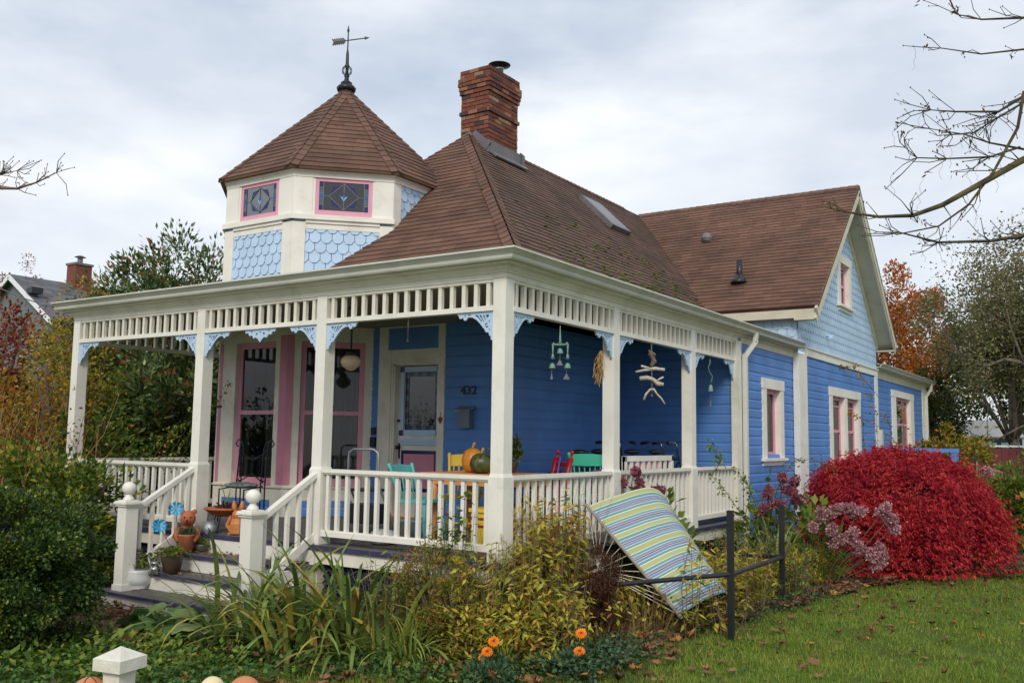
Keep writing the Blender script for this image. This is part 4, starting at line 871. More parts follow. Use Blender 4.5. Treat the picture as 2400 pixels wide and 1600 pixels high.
gourd('pumpkin', 'ribbed white pumpkin under the porch railing beside the stairs', 'white_glaze', (-1.85, .45, .015), .16, .16, False)
def chair(name, label, col, loc, rz, kind='press', h=1.0, group='painted wooden porch chairs'):
    t = thing(name, label, 'chair', loc, rz, group); m = col
    b = MB(); b.prism([(-.2, -.2), (.2, -.2), (.22, .19), (-.22, .19)], .44, .475); lp(b, 'seat', m, t)
    for x in (-.17, .17):
        for y in (-.17, .16):
            b = MB(); b.tube([(x*1.25, y*1.25, 0), (x*1.1, y*1.1, .2), (x, y, .44)], [.015, .023, .016], 8); lp(b, 'leg', m, t, True)
    b = MB(); b.bar((-.2, -.2, .17), (.2, -.2, .17), .018); b.bar((-.2, .19, .2), (.2, .19, .2), .018); b.bar((-.2, -.2, .24), (-.2, .19, .24), .016); b.bar((.2, -.2, .24), (.2, .19, .24), .016); lp(b, 'stretcher', m, t)
    if kind == 'press':
        for s in (-1, 1): b = MB(); b.tube([(s*.19, .17, .46), (s*.2, .2, .62), (s*.215, .26, h-.06), (s*.22, .275, h-.03), (s*.222, .28, h)], [.018, .014, .02, .024, .014], 8); lp(b, 'back_post', m, t, True)
        b = MB()
        for k in range(8):
            u0, u1 = -.21+.0525*k, -.21+.0525*(k+1); f = lambda u: .265+.02*(1-(u/.21)**2); q = lambda u: .015*(1-(u/.21)**2)
            b.quadv((u0, f(u0), h-.16), (u1, f(u1), h-.16), (u1, f(u1)+.015, h-.03+q(u1)), (u0, f(u0)+.015, h-.03+q(u0))); b.quadv((u0, f(u0)+.018, h-.16), (u0, f(u0)+.033, h-.03+q(u0)), (u1, f(u1)+.033, h-.03+q(u1)), (u1, f(u1)+.018, h-.16)); b.quadv((u0, f(u0)+.015, h-.03+q(u0)), (u1, f(u1)+.015, h-.03+q(u1)), (u1, f(u1)+.033, h-.03+q(u1)), (u0, f(u0)+.033, h-.03+q(u0)))
        lp(b, 'crest_rail', m, t)
        for k in range(6): u = -.14+.056*k; b = MB(); b.tube([(u, .18, .46), (u*1.1, .23, .7), (u*1.15, .275, h-.14)], .009, 6); lp(b, 'spindle', m, t, True)
    else:
        b = MB(); b.tube([(.2*math.cos(a), .2+.06*math.sin(a), .47+(h-.47)*math.sin(a)**.8 if math.sin(a) > 0 else .47) for a in np.linspace(0, math.pi, 15)], .014, 7); lp(b, 'hoop', m, t, True)
        for k in range(6): u = -.125+.05*k; zt = .47+(h-.47)*math.sqrt(1-(u/.2)**2)**.8; b = MB(); b.tube([(u*.8, .2, .46), (u, .2+.06*math.sqrt(1-(u/.2)**2), zt)], .008, 6); lp(b, 'spindle', m, t, True)
    return t
chair('porch_chair', 'yellow pressed-back chair behind the orange table by the front door', 'yellow_paint', (-1.72, 1.68, .015), math.radians(25), h=.97)
chair('porch_chair', 'turquoise chair at the left end of the table behind the railing', 'turq_paint', (-1.70, .88, .015), math.radians(95), h=.86)
chair('porch_chair', 'purple hoop-back chair just right of the corner post', 'purple_paint', (-.93, 2.12, .015), math.radians(-60), 'hoop', .95)
p = onp(1384, 1085, 0, -.62); chair('porch_chair', 'mint green spindle-back chair behind the side railing', 'mint_paint', (p[0], p[1], .015), math.radians(200), h=1.0)
# red turned chair leaning back with handlebar-like arm
p = at(1257, 1110, 10.6); t = thing('rocking_chair', 'dark red rocking chair with turned posts behind the side railing', 'chair', (p[0], p[1], .015), math.radians(-35))
b = MB(); b.prism([(-.22, -.22), (.22, -.22), (.22, .22), (-.22, .22)], .38, .42); lp(b, 'seat', 'red_paint', t)
for s in (-1, 1):
    b = MB(); b.tube([(s*.2, .2, .38), (s*.2, .26, .6), (s*.2, .30, .75), (s*.2, .34, .92)], [.028, .034, .028, .035], 9); b.ell((s*.2, .36, 1.0), (.025, .025, .03), 8, 6); b.tube([(s*.2, .34, .9), (s*.2, .355, .98)], [.034, .012], 8); lp(b, 'back_post', 'red_paint', t, True)
    b = MB(); b.tube([(s*.22, .3, .62), (s*.24, 0, .60), (s*.24, -.24, .58)], [.018, .024, .03], 7); lp(b, 'arm', 'red_paint', t, True)
    b = MB(); b.tube([(s*.24, -.22, .58), (s*.22, -.2, .38), (s*.22, -.2, .05)], [.02, .024, .02], 7); lp(b, 'leg', 'red_paint', t, True); b = MB(); b.tube([(s*.2, .2, .38), (s*.22, .22, .06)], .022, 7); lp(b, 'leg', 'red_paint', t, True)
    b = MB(); b.tube([(s*.22, -.4, .08), (s*.22, -.1, .02), (s*.22, .2, .02), (s*.22, .5, .1)], .018, 6); lp(b, 'rocker', 'red_paint', t)
for k in range(4): b = MB(); b.bar((-.19, .27+.03*k, .56+.1*k), (.19, .27+.03*k, .56+.1*k), .012, .05); lp(b, 'back_slat', 'red_paint', t)
# bicycles
def bike(label, loc, rz, grip='black_metal', frame='black_metal'):
    t = thing('bicycle', label, 'bicycle', loc, rz, 'bicycles stored on the porch'); t.scale = (1, 1, 1.1)
    for x in (-.5, .5):
        b = MB(); b.tube([(x+.33*math.cos(a), 0, .34+.33*math.sin(a)) for a in np.linspace(0, 2*math.pi, 25)], .02, 6); w_ = lp(b, 'wheel', 'black_paint', t, True)
        b = MB()
        for k in range(12): a = math.pi*2*k/12; b.bar((x, 0, .34), (x+.32*math.cos(a), 0, .34+.32*math.sin(a)), .003)
        o_ = lp(b, 'spokes', 'steel', t); o_.parent = w_
    b = MB()
    for a, c in (((-.5, .34), (-.08, .30)), ((-.08, .30), (-.22, .78)), ((-.22, .78), (-.5, .34)), ((-.08, .30), (.32, .76)), ((-.2, .70), (.32, .82)), ((.5, .34), (.30, .95))): b.tube([(a[0], 0, a[1]), (c[0], 0, c[1])], .017, 6)
    lp(b, 'frame', frame, t, True); b = MB(); b.tube([(.29, 0, .93), (.28, 0, 1.02), (.26, .1, 1.04), (.2, .3, 1.02)], .012, 6); b.tube([(.28, 0, 1.02), (.26, -.1, 1.04), (.2, -.3, 1.02)], .012, 6); hb = lp(b, 'handlebar', 'steel', t, True)
    for s in (-1, 1): b = MB(); b.tube([(.21, s*.24, 1.025), (.17, s*.36, 1.01)], .02, 7); lp(b, 'grip', grip, t, True)
    b = MB(); b.ell((-.23, 0, .90), (.14, .08, .035), 10, 6); b.tube([(-.22, 0, .78), (-.23, 0, .88)], .013, 6); lp(b, 'saddle', 'black_paint', t, True)
    return t
bike('bicycle with red handlebar grips behind the red rocking chair', (-.75, 3.25, .015), math.radians(20), 'red_paint')
bike('black bicycle behind the white bench, nearest the inner corner', (-1.35, 4.7, .015), math.radians(80))
bike('black bicycle behind the middle of the white bench', (-.95, 5.1, .015), math.radians(60))
bike('black bicycle with chrome bars behind the right end of the bench', (-.75, 5.35, .015), math.radians(78))
# white bench with pink panels
t = thing('garden_bench', 'white wooden bench with pink cut-out panels at the back of the side porch', 'bench', (-.42, 4.05, .015), math.radians(90))
b = MB(); b.box(-.75, .75, -.04, 0, .885, .955); lp(b, 'crest_rail', 'white_new', t)
for k in range(9): x = -.75+.175*k; b = MB(); b.box(x, x+.07, -.03, -.005, .45, .885); lp(b, 'back_slat', 'white_new', t)
b = MB(); b.box(-.7, .45, -.002, .01, .46, .885); lp(b, 'back_panel', 'pink', t)
b = MB(); b.box(-.75, .75, 0, .45, .42, .46); lp(b, 'seat', 'white_new', t)
for x in (-.75, .69):
    for y in (-.04, .4): b = MB(); b.box(x, x+.06, y, y+.05, 0, .42 if y > 0 else .95); lp(b, 'leg', 'white_new', t)
t = thing('toy_box', 'yellow box with dark red stripes behind the side railing near the corner post', 'box', (-.75, 1.15, .015)); b = MB(); b.box(-.3, .3, -.2, .2, 0, .38); b.box(-.32, .32, -.22, .22, .36, .40); lp(b, 'body', 'yellow_paint', t)
b = MB()
for z in (.28, .20): b.box(-.305, .305, -.205, .205, z, z+.025)
lp(b, 'stripe', 'red_paint', t)
# impatiens pot on table
def potplant(name, label, cat, loc, pot, potm, n, cr, ch, lm, lsz, fl=None, flm=None, stems=True):
    t = thing(name, label, cat, loc); b = MB(); b.lathe(pot, (0, 0, 0), 20); lp(b, 'pot', potm, t, True); z = pot[-1][1]; r = pot[-2][0]
    P, D = crown((0, 0, z+ch*.5), (cr, cr, ch*.6), n, 24, .35, .2); P[:, 2] = np.maximum(P[:, 2], z-.04); lp(leafmesh(P, D, lsz, lsz*.5), 'foliage', lm, t)
    if fl:
        b = MB()
        for k in range(fl): a = random.random()*6.28; q = math.sqrt(random.random()); b.ell((cr*q*math.cos(a)*.95, cr*q*math.sin(a)*.95, z+ch*(1.1-.5*q*q)), (.017, .017, .012), 6, 4, .3)
        lp(b, 'flowers', flm, t)
    return t
potplant('potted_flowers', 'dark leaved impatiens with pink flowers in a pot behind the pumpkins', 'potted plant', (-1.02, 1.62, .78), [(.08, 0), (.12, .12), (.12, .13)], 'brown_glaze', 900, .18, .26, 'rhodo', .05, 16, 'flower_pink')
# pendant lamp
p = at(822, 850, 11.4); t = thing('pendant_lamp', 'cream glass schoolhouse lamp hanging from the porch ceiling', 'lamp', p)
b = MB(); b.tube([(0, 0, .15), (0, 0, 2.76-p[2])], .012, 8); b.lathe([(.05, 0), (.05, .02)], (0, 0, 2.74-p[2]), 12); lp(b, 'stem', 'black_metal', t); b = MB(); b.lathe([(.03, .17), (.05, .15), (.075, .10), (.06, .09)], (0, 0, 0), 16); lp(b, 'fitter', 'black_metal', t, True)
b = MB(); b.lathe([(.012, -.10), (.05, -.085), (.085, -.055), (.105, -.045), (.125, .0), (.125, .03), (.105, .065), (.07, .09)], (0, 0, 0), 24); lp(b, 'lamp_shade', 'lamp_glass', t, True)
# mail box (clear), hanging heart
t = thing('mailbox', 'small grey mailbox with tilted lid below the house number', 'mailbox', (-2.58, YW-.02, 1.30)); b = MB(); b.box(-.10, .10, -.09, 0, 0, .24); lp(b, 'body', 'clear_plastic', t); b = MB(); b.obox((0, -.06, .265), (.13, 0, 0), (0, .08, .03), (0, -.004, .01)); lp(b, 'lid', 'galv', t)
t = thing('heart_ornament', 'small rusty heart hanging right of the front door', 'ornament', (-3.03, YW-.04, 1.42)); b = MB(); b.ell((-.015, 0, .0), (.022, .01, .03), 8, 6); b.ell((.015, 0, .0), (.022, .01, .03), 8, 6); b.ell((0, 0, -.03), (.018, .01, .03), 8, 6); b.tube([(0, 0, .02), (0, .01, .1)], .004, 5); lp(b, 'heart', 'red_paint', t, True)
# hand truck / tubular frame
t = thing('stacking_cart', 'grey tubular metal frame cart folded in front of the bay window', 'cart', (-2.72, 1.05, .015), math.radians(15))
b = MB(); b.tube([(-.2, 0, .05), (-.2, 0, .9), (-.19, 0, .96), (-.13, 0, 1.0), (.13, 0, 1.0), (.19, 0, .96), (.2, 0, .9), (.2, 0, .05)], .016, 8); lp(b, 'frame', 'galv', t, True)
b = MB(); b.tube([(.2, 0, .6), (.34, .25, .02)], .013, 6); b.tube([(-.2, 0, .6), (-.06, .3, .02)], .013, 6); lp(b, 'rear_leg', 'galv', t, True)
b = MB(); b.box(-.21, .21, -.02, .25, .50, .53); b.box(-.2, .2, .0, .24, .12, .35); lp(b, 'shelf', 'black_paint', t)
# iron chair
t = thing('iron_chair', 'black wrought iron chair with scrolled back and patterned cushion by the bay window', 'chair', (-5.15, 1.45, .02), math.radians(12))
for s in (-1, 1):
    x = s*.2
    for dx in (-.035, .035): b = MB(); b.tube([(x+dx, 0, 0), (x+dx, .0, .5), (x+dx*.9, .04, .95), (x+dx*.3+s*.02, .06, 1.05), (x+s*.08, .06, 1.08), (x+s*.12, .06, 1.02), (x+s*.08, .06, .98)], .010, 5); lp(b, 'back_post', 'black_metal', t)
    b = MB()
    for k in range(5): z = .52+.1*k; b.tube([(x-.035, .01+k*.008, z), (x+.035, .02+k*.008, z+.09)], .006, 4)
    b.bar((x-.035, .0, .52), (x+.035, .0, .52), .012, .02); b.bar((x-.035, .03, .93), (x+.035, .03, .93), .012, .02); lp(b, 'lattice', 'black_metal', t)
    b = MB(); b.tube([(x, -.4, 0), (x, -.4, .42), (x, 0, .45)], .011, 5); lp(b, 'leg', 'black_metal', t)
b = MB(); b.ell((0, -.2, .47), (.24, .22, .045), 14, 6); lp(b, 'cushion', 'seat_cushion', t, True); b = MB(); b.tube([(-.2, .0, .5), (0, .02, .62), (.2, 0, .5)], .009, 5); b.tube([(-.2, .03, .9), (0, .03, .8), (.2, .03, .9)], .009, 5); lp(b, 'back_scroll', 'black_metal', t)
# bowl planter on stand + wooden figure
p = at(530, 1180, 10.9); t = thing('bowl_planter', 'wide terracotta bowl of dried plants behind the carved wooden figure', 'planter', (p[0], p[1], .015))
b = MB(); b.lathe([(.08, .19), (.17, .215), (.235, .265), (.255, .275), (.255, .29), (.22, .29)], (0, 0, 0), 24); lp(b, 'bowl', 'terracotta', t, True); b = MB()
for k in range(4): a = k*1.57+.4; b.tube([(.2*math.cos(a), .2*math.sin(a), 0), (.12*math.cos(a), .12*math.sin(a), .2)], .008, 5)
lp(b, 'stand', 'black_metal', t)
P, D = crown((0, 0, .30), (.2, .2, .06), 500, 20, .3, .1); lp(leafmesh(P, D, .06, .015), 'dry_plants', 'brown_fluff', t)
az = rng.uniform(0, 6.28, 9); v = blades(np.tile((0, 0, .26), (9, 1)), az, rng.uniform(.2, .42, 9), np.full(9, .012), rng.uniform(.2, 1.2, 9), rng.uniform(.0, .5, 9)); lp(v, 'leaves', 'strap_fine', t)
p = at(556, 1240, 10.65); t = thing('wooden_figure', 'orange carved wooden rabbit figure standing on the top step', 'figure', (p[0], p[1], .0), math.radians(20))
b = MB(); b.prism([(-.10, -.04), (.10, -.04), (.10, .06), (-.10, .06)], 0, .035); b.tube([(0, 0, .03), (0, 0, .14), (0, 0, .24)], [.09, .085, .05], 8); b.tube([(-.07, .0, .05), (-.13, 0, .12), (-.08, 0, .22)], .028, 7); b.ell((0, -.02, .24), (.06, .055, .06), 8, 6); lp(b, 'body', 'orange_wood', t)
for s in (-1, 1): b = MB(); b.tube([(s*.03, 0, .27), (s*.05, 0, .33), (s*.055, 0, .40)], [.018, .034, .016], 7); lp(b, 'ear', 'orange_wood', t, True)
# kettle
p = at(492, 1240, 10.8); t = thing('kettle', 'grey enamel kettle with wire handle on the porch edge by the stair post', 'kettle', (p[0], p[1], .015)); b = MB(); b.lathe([(.085, 0), (.10, .03), (.095, .08), (.06, .13), (.03, .14)], (0, 0, 0), 18); lp(b, 'body', 'galv', t, True)
b = MB(); b.tube([(.06*math.cos(a), 0, .13+.09*math.sin(a)) for a in np.linspace(0, math.pi, 9)], .006, 5); lp(b, 'handle', 'steel', t); b = MB(); b.tube([(-.08, 0, .05), (-.13, 0, .10), (-.14, 0, .12)], [.02, .012, .01], 6); lp(b, 'spout', 'galv', t, True)
# bear planter on tread
p = onz(436, 1292, -.185); t = thing('bear_planter', 'terracotta bear figure hugging a pot of grey green succulents', 'planter', p, math.radians(48)); t.scale = (.82, .82, .92)
b = MB(); b.lathe([(.11, 0), (.14, .08), (.145, .18), (.13, .26), (.08, .31), (.06, .33)], (0, .07, 0), 16); b.ell((0, .05, .40), (.105, .10, .105), 14, 9); b.ell((0, -.05, .375), (.045, .05, .035), 9, 6)
for s in (-1, 1): b.ell((s*.08, .06, .49), (.035, .02, .035), 8, 6); b.tube([(s*.12, .04, .27), (s*.15, -.06, .2), (s*.10, -.13, .14)], [.045, .042, .03], 8)
lp(b, 'body', 'terracotta', t, True); b = MB(); b.lathe([(.08, 0), (.11, .2), (.12, .21), (.12, .225), (.09, .225)], (0, -.13, 0), 18); lp(b, 'pot', 'terracotta', t, True)
b = MB(); b.ell((0, -.10, .385), (.018, .012, .014), 7, 5)
for s in (-1, 1): b.ell((s*.04, -.038, .425), (.012, .008, .012), 7, 5)
lp(b, 'face', 'black_metal', t); P, D = crown((0, -.12, .25), (.12, .12, .05), 500, 20, .3, .2); lp(leafmesh(P, D, .035, .02), 'foliage', 'columbine', t)
b = MB(); b.ell((.07, .08, .51), (.05, .03, .03), 8, 5); lp(b, 'shell', 'cream', t, True)
# basket with handle
p = onz(476, 1290, -.185); t = thing('metal_basket', 'old metal basket with arched handle holding moss on the third step', 'basket', p)
b = MB(); b.lathe([(.10, 0), (.12, .07), (.125, .08), (.10, .08)], (0, 0, 0), 18); lp(b, 'body', 'lead', t, True); b = MB(); b.tube([(.11*math.cos(a), 0, .07+.15*math.sin(a)) for a in np.linspace(0, math.pi, 11)], .009, 5); lp(b, 'handle', 'galv', t)
P, D = crown((.06, 0, .10), (.13, .10, .07), 700, 20, .35, .2); lp(leafmesh(P, D, .03, .015), 'foliage', 'shrub', t)
# brown pot with creeping plant + pinwheels, watering can, white pot
t = potplant('flower_pot', 'brown clay pot with trailing green plant on the second step', 'potted plant', tuple(float(v_) for v_ in onz(402, 1343, -.375)), [(.085, 0), (.125, .19), (.13, .20), (.13, .21)], 'brown_glaze', 900, .21, .06, 'shrub', .03)
def pinwheel(label, base, top):
    d = np.array(top)-np.array(base); t = thing('pinwheel', label, 'pinwheel', base, group='blue pinwheels in the step pots'); b = MB(); b.tube([(0, 0, 0), tuple(d)], .005, 5); lp(b, 'stick', 'twig', t)
    v = unit(CAM-np.array(top)); v = unit(v+np.array((-.3, .3, .1))); s = unit(np.cross((0, 0, 1), v)); u = np.cross(v, s); b = MB()
    for k in range(8):
        a = k*math.pi/4; e = s*math.cos(a)+u*math.sin(a); g = s*math.cos(a+.6)+u*math.sin(a+.6); b.quadv(d, d+e*.085+v*.015, d+g*.075+v*.03, d+g*.035+v*.005)
    lp(b, 'vanes', 'cyan_plastic', t)
pinwheel('upper blue flower pinwheel leaning toward the bear planter', (-4.0, -.50, -.17), A3(412, 1192, 10.35)); pinwheel('lower blue flower pinwheel above the brown clay pot', (-4.04, -.54, -.17), A3(373, 1232, 10.3))
p = at(362, 1340, 10.15); t = thing('watering_can', 'small galvanized watering can between the white and brown pots', 'watering can', (p[0], p[1], -.375)); b = MB(); b.lathe([(.055, 0), (.055, .05), (.058, .055), (.055, .06), (.05, .11), (.055, .12), (.05, .13)], (0, 0, 0), 16); lp(b, 'body', 'steel', t, True); b = MB(); b.tube([(-.05, 0, .04), (-.10, 0, .12), (-.12, 0, .17)], .012, 6); b.tube([(.05, 0, .04), (.1, 0, .08), (.05, 0, .12)], .006, 5); lp(b, 'spout', 'galv', t, True)
t = potplant('flower_pot', 'round white glazed pot of pansies on the lowest step', 'potted plant', tuple(float(v_) for v_ in onz(323, 1378, -.565)), [(.10, 0), (.12, .01), (.10, .02), (.15, .06), (.165, .12), (.15, .19), (.155, .21), (.13, .21)], 'white_glaze', 420, .16, .20, 'shrub', .045, 9, 'pansy')
p = at(707, 1320, 9.95); t = thing('bucket', 'grey weathered tub beside the right stair rail', 'bucket', (-2.10, -.45, -.45)); b = MB(); b.lathe([(.11, -.3), (.13, .0), (.135, .01), (.12, .01)], (0, 0, 0), 18); lp(b, 'body', 'galv', t, True); b = MB(); b.tube([(.13*math.cos(a), 0, .0+.06*math.sin(a)) for a in np.linspace(0, math.pi, 9)], .005, 4); lp(b, 'handle', 'black_metal', t)
# ---- chimes
def bell(b, c, r, h): b.lathe([(r, 0), (r*.95, h*.1), (r*.75, h*.5), (r*.6, h*.85), (r*.15, h)], c, 12)
p = at(1313, 770, 9.35); t = thing('wind_chime', 'green patinated bronze bell wind chime hanging left of the second side post', 'wind chime', p)
s = .0043; X = _r; 
def q(px, py, o=0): return tuple(X*(px-1313)*s+np.array((0, 0, -(py-770)*s))+np.array((o, o, 0)))
b = MB(); b.tube([(0, 0, .03), q(1313, 806)], .004, 5); lp(b, 'cord', 'string', t)
b = MB(); b.tube([q(1313, 778), q(1313, 800), q(1313, 806)], [.008, .012, .02], 7); b.tube([q(1296, 805), q(1300, 808), q(1313, 808), q(1326, 808), q(1331, 804)], [.018, .01, .016, .01, .018], 7)
for x in (1296, 1331): b.tube([q(x, 805), q(x, 826), q(x, 829)], [.012, .007, .01], 6); b.tube([q(x, 829), q(x, 842)], [.008, .022], 8)
lp(b, 'bracket', 'patina', t, True)
for (x, y, r) in ((1313, 829, .034), (1295, 864, .036), (1331, 864, .036)): b = MB(); bell(b, q(x, y), r, .055); lp(b, 'bell', 'patina', t, True)
for (x, y0, y1) in ((1313, 829, 857), (1294, 864, 890), (1329, 864, 890)):
    b = MB(); b.tube([q(x, y0), q(x, y1-12)], .003, 4); w_ = .036 if x != 1294 else .012; c = np.array(q(x, y1)); b.quadv(c-X*w_, c+X*w_*.9, c+X*.004+(0, 0, .055), c-X*.004+(0, 0, .06)); lp(b, 'clapper', 'lead', t)
p = at(1527, 812, 11.1); t = thing('driftwood_mobile', 'hanging mobile of three bleached driftwood pieces between side posts', 'mobile', p); s = .0051
def q(px, py, o=0): return tuple(X*(px-1527)*s+np.array((0, 0, -(py-812)*s))+np.array((o, -o, 0)))
b = MB(); b.tube([(0, 0, .03), q(1528, 950-20)], .003, 4); lp(b, 'cord', 'string', t)
for k, (pt, rr) in enumerate([([(1489, 872), (1510, 868), (1535, 864), (1558, 867)], [.012, .016, .022, .018]), ([(1501, 858), (1512, 861), (1530, 866)], [.014, .014, .010]), ([(1497, 888), (1515, 886), (1528, 890), (1540, 900), (1553, 902)], [.026, .026, .022, .03, .02]), ([(1535, 895), (1545, 888), (1552, 885)], [.012, .012, .012]), ([(1505, 938), (1510, 925), (1520, 914), (1528, 913), (1536, 925), (1546, 935), (1554, 948)], [.015, .014, .013, .015, .012, .011, .009])]):
    b = MB(); b.tube([q(*z, .01*k) for z in pt], rr, 8); lp(b, 'driftwood', 'driftwood', t, True)
b = MB(); b.tube([q(1521, 820), q(1528, 835), q(1534, 848), q(1526, 858)], [.01, .025, .03, .02], 7); b.ell(q(1528, 830), (.05, .02, .03), 8, 5, .4); lp(b, 'dried_bark', 'twig', t)
b = MB(); bell(b, q(1527, 930), .02, .03); lp(b, 'bell', 'brown_glaze', t, True)
p = at(1664, 848, 12.8); t = thing('wind_bell', 'single small green bell on a curly cord in the last porch bay', 'bell', p); s = .0060
def q(px, py, o=0): return tuple(X*(px-1664)*s+np.array((0, 0, -(py-848)*s)))
b = MB(); b.tube([(0, 0, .04), q(1664, 852), q(1660, 860), q(1662, 870), q(1669, 880), q(1668, 890), q(1665, 898)], .006, 5); lp(b, 'cord', 'patina', t, True); b = MB(); bell(b, q(1665, 917), .038, .10); lp(b, 'bell', 'patina', t, True); b = MB(); b.tube([q(1665, 915), q(1665, 935)], .003, 4); b.tube([q(1665, 935), q(1664, 952)], [.006, .012], 5); lp(b, 'clapper', 'lead', t)
p = at(957, 752, 9.8); t = thing('crystal_chime', 'short clear glass chime hanging in front of the door', 'wind chime', p); b = MB(); b.tube([(0, 0, .03), (0, 0, -.2)], .002, 4); lp(b, 'cord', 'string', t); b = MB(); b.ell((0, 0, -.04), (.012, .012, .018), 8, 6); b.ell((0, 0, -.21), (.014, .014, .02), 8, 6); lp(b, 'beads', 'clear_plastic', t, True)
p = at(1408, 822, 9.75); t = thing('dried_vine_bundle', 'bunch of dried straw vines tied to the bracket on the second side post', 'dried vine', p); b = MB()
for k in range(12):
    pts_ = [np.array((random.uniform(-.01, .01), 0, 0))]
    for j in range(7): pts_.append(pts_[-1]+np.array((random.uniform(-.025, .015), random.uniform(-.015, .015), -random.uniform(.02, .07))))
    b.tube(pts_, .004, 4)
lp(b, 'vines', 'straw', t)
# ---------------------------------------------------------------- hammock and its frame
C_ = [np.array(A3(1378, 1187, 9.7)), np.array(A3(1572, 1128, 10.6)), np.array(A3(1738, 1372, 9.9)), np.array(A3(1592, 1441, 9.0))]
t = thing('hammock', 'striped quilted hammock tipped on its side in the garden bed', 'hammock', (C_[0]+C_[2])/2*np.array((1, 1, 0))+(0, 0, G))
def ham_old(u, v):  # u along top edge, v down
    P = (1-u)*(1-v)*C_[0]+u*(1-v)*C_[1]+u*v*C_[2]+(1-u)*v*C_[3]
    nn = unit(np.cross(C_[1]-C_[0], C_[3]-C_[0])); ex = np.interp(u, [0, .55, .8, 1], [0, 0, .0, .0]); return P+nn*(.10*math.sin(math.pi*u)*(.3+.7*v) + .05*math.sin(2.2*math.pi*v)*u)-np.array((0, 0, 1))*(.25*max(0, u-.72)**1.3*(1.3+1.5*math.sin(math.pi*v)))+unit(C_[1]-C_[0])*.12*math.sin(math.pi*v)*u
def ham(u, v):
    P = (1-u)*(1-v)*C_[0]+u*(1-v)*C_[1]+u*v*C_[2]+(1-u)*v*C_[3]
    e = max(0., u-.62)/.38; nn = unit(np.cross(C_[1]-C_[0], C_[3]-C_[0])); nn = nn*(1 if np.dot(nn, CAM-C_[0]) > 0 else -1)
    return P+nn*(.09*math.sin(math.pi*min(1, u/.8))*(.4+.6*v)-.16*e*e)-np.array((0, 0, 1))*(.10*e*e+.02*math.sin(6*v)*u)+nn*(.004*math.sin(9*v+5*u)+.003*math.sin(17*u+3*v)+.03*math.sin(3.3*v+1.5*u)*u*u)
nu, nv = 30, 48; me = bpy.data.meshes.new('fabric'); V = []; F = []
o0 = np.array(wloc(t)); nn = unit(np.cross(C_[1]-C_[0], C_[3]-C_[0])); sg = 1 if np.dot(nn, CAM-C_[0]) > 0 else -1
for i in range(nu+1):
    for j in range(nv+1): V.append(tuple(ham(i/nu, j/nv)+nn*sg*(.012+.008*math.sin(j*1.3))-o0))
for i in range(nu):
    for j in range(nv): a = i*(nv+1)+j; F.append((a, a+1, a+nv+2, a+nv+1))
me.from_pydata(V, [], F); uvl = me.uv_layers.new()
for pl in me.polygons:
    for li in pl.loop_indices: vi = me.loops[li].vertex_index; uvl.data[li].uv = ((vi//(nv+1))/nu, 1-(vi % (nv+1))/nv)
me.polygons.foreach_set('use_smooth', np.ones(len(me.polygons), bool)); me.materials.append(M['stripes']); fo = bpy.data.objects.new('fabric', me); sc.collection.objects.link(fo); fo.parent = t
b = MB()
for i in range(nu):
    for j in range(nv): b.quadv(*(ham(a/nu, c/nv)-nn*sg*.012 for a, c in ((i, j), (i+1, j), (i+1, j+1), (i, j+1))))
obj('backing', b, 'navy', t)
b = MB(); d = unit(C_[3]-C_[0]); b.tube([C_[0]-d*.04, C_[3]+d*.04], .018, 8); obj('spreader_bar', b, 'spreader', t)
rc = np.array(A3(1402, 1335, 9.6)); 
for k in range(14): u = k/13; b = MB(); b.tube([C_[0]+(C_[3]-C_[0])*u, rc+d*.02*(u-.5)], .0038, 4); obj('rope', b, 'rope', t)
b = MB(); b.tube([rc, np.array(A3(1365, 1345, 9.6)), np.array(A3(1330, 1360, 9.6))], [.02, .016, .012], 6); obj('rope_knot', b, 'rope', t)
t = thing('hammock_stand', 'black tubular metal stand with two uprights around the striped hammock', 'stand', (1.59, 1.65, G)); x1, y1, x2, y2 = 1.59, 1.65, 1.37, 3.99
b = MB(); ztop = onp(1714, 1195, 0, 1.59)[2]; b.box(x1-.028, x1+.028, y1-.028, y1+.028, G, ztop); obj('upright', b, 'black_paint', t)
z2 = onp(1828, 1182, 0, 1.37)[2]; b = MB(); b.box(x2-.028, x2+.028, y2-.028, y2+.028, G, z2); obj('upright', b, 'black_paint', t)
z1 = onp(1712, 1345, 0, 1.59)[2]; b = MB(); b.tube([(x1, y1, z1), (x2, y2, onp(1832, 1305, 0, 1.37)[2])], .026, 10); obj('side_tube', b, 'black_paint', t)
b = MB(); pe = np.array(A3(1300, 1382, 8.6)); b.tube([(x1, y1, z1), pe, pe+(pe-np.array((x1, y1, z1)))*.05], .024, 10); obj('long_tube', b, 'black_paint', t)
b = MB(); pe = np.array(A3(1725, 1298, 11.6)); b.tube([(x2, y2, -.2), pe], .024, 10); obj('long_tube', b, 'black_paint', t)
# blue things
t = thing('glazed_pot', 'dark blue glazed pot half hidden in the flower bed behind the marigolds', 'pot', A3(1345, 1510, 8.4)); t.location.z = G; b = MB(); b.lathe([(.08, 0), (.13, .08), (.14, .16), (.11, .24), (.12, .26), (.09, .26)], (0, 0, 0), 18); lp(b, 'pot', 'blue_glaze', t, True)
p = at(325, 1480, 8.9); t = thing('toy_scoop', 'bright blue plastic toy lying under the big leaves near the path', 'toy', (p[0], p[1], G)); b = MB(); b.ell((0, 0, .08), (.09, .05, .03), 14, 6); b.tube([(.05, 0, .08), (.14, .02, .14), (.2, .03, .2)], [.03, .022, .02], 8); lp(b, 'body', 'cyan_plastic', t, True)
t = thing('paving_stone', 'blue painted brick on the ground at the foot of the stairs', 'brick', (-4.72, -1.18, G)); b = MB(); b.box(-.1, .1, -.05, .05, 0, .07); lp(b, 'stone', 'purple', t)
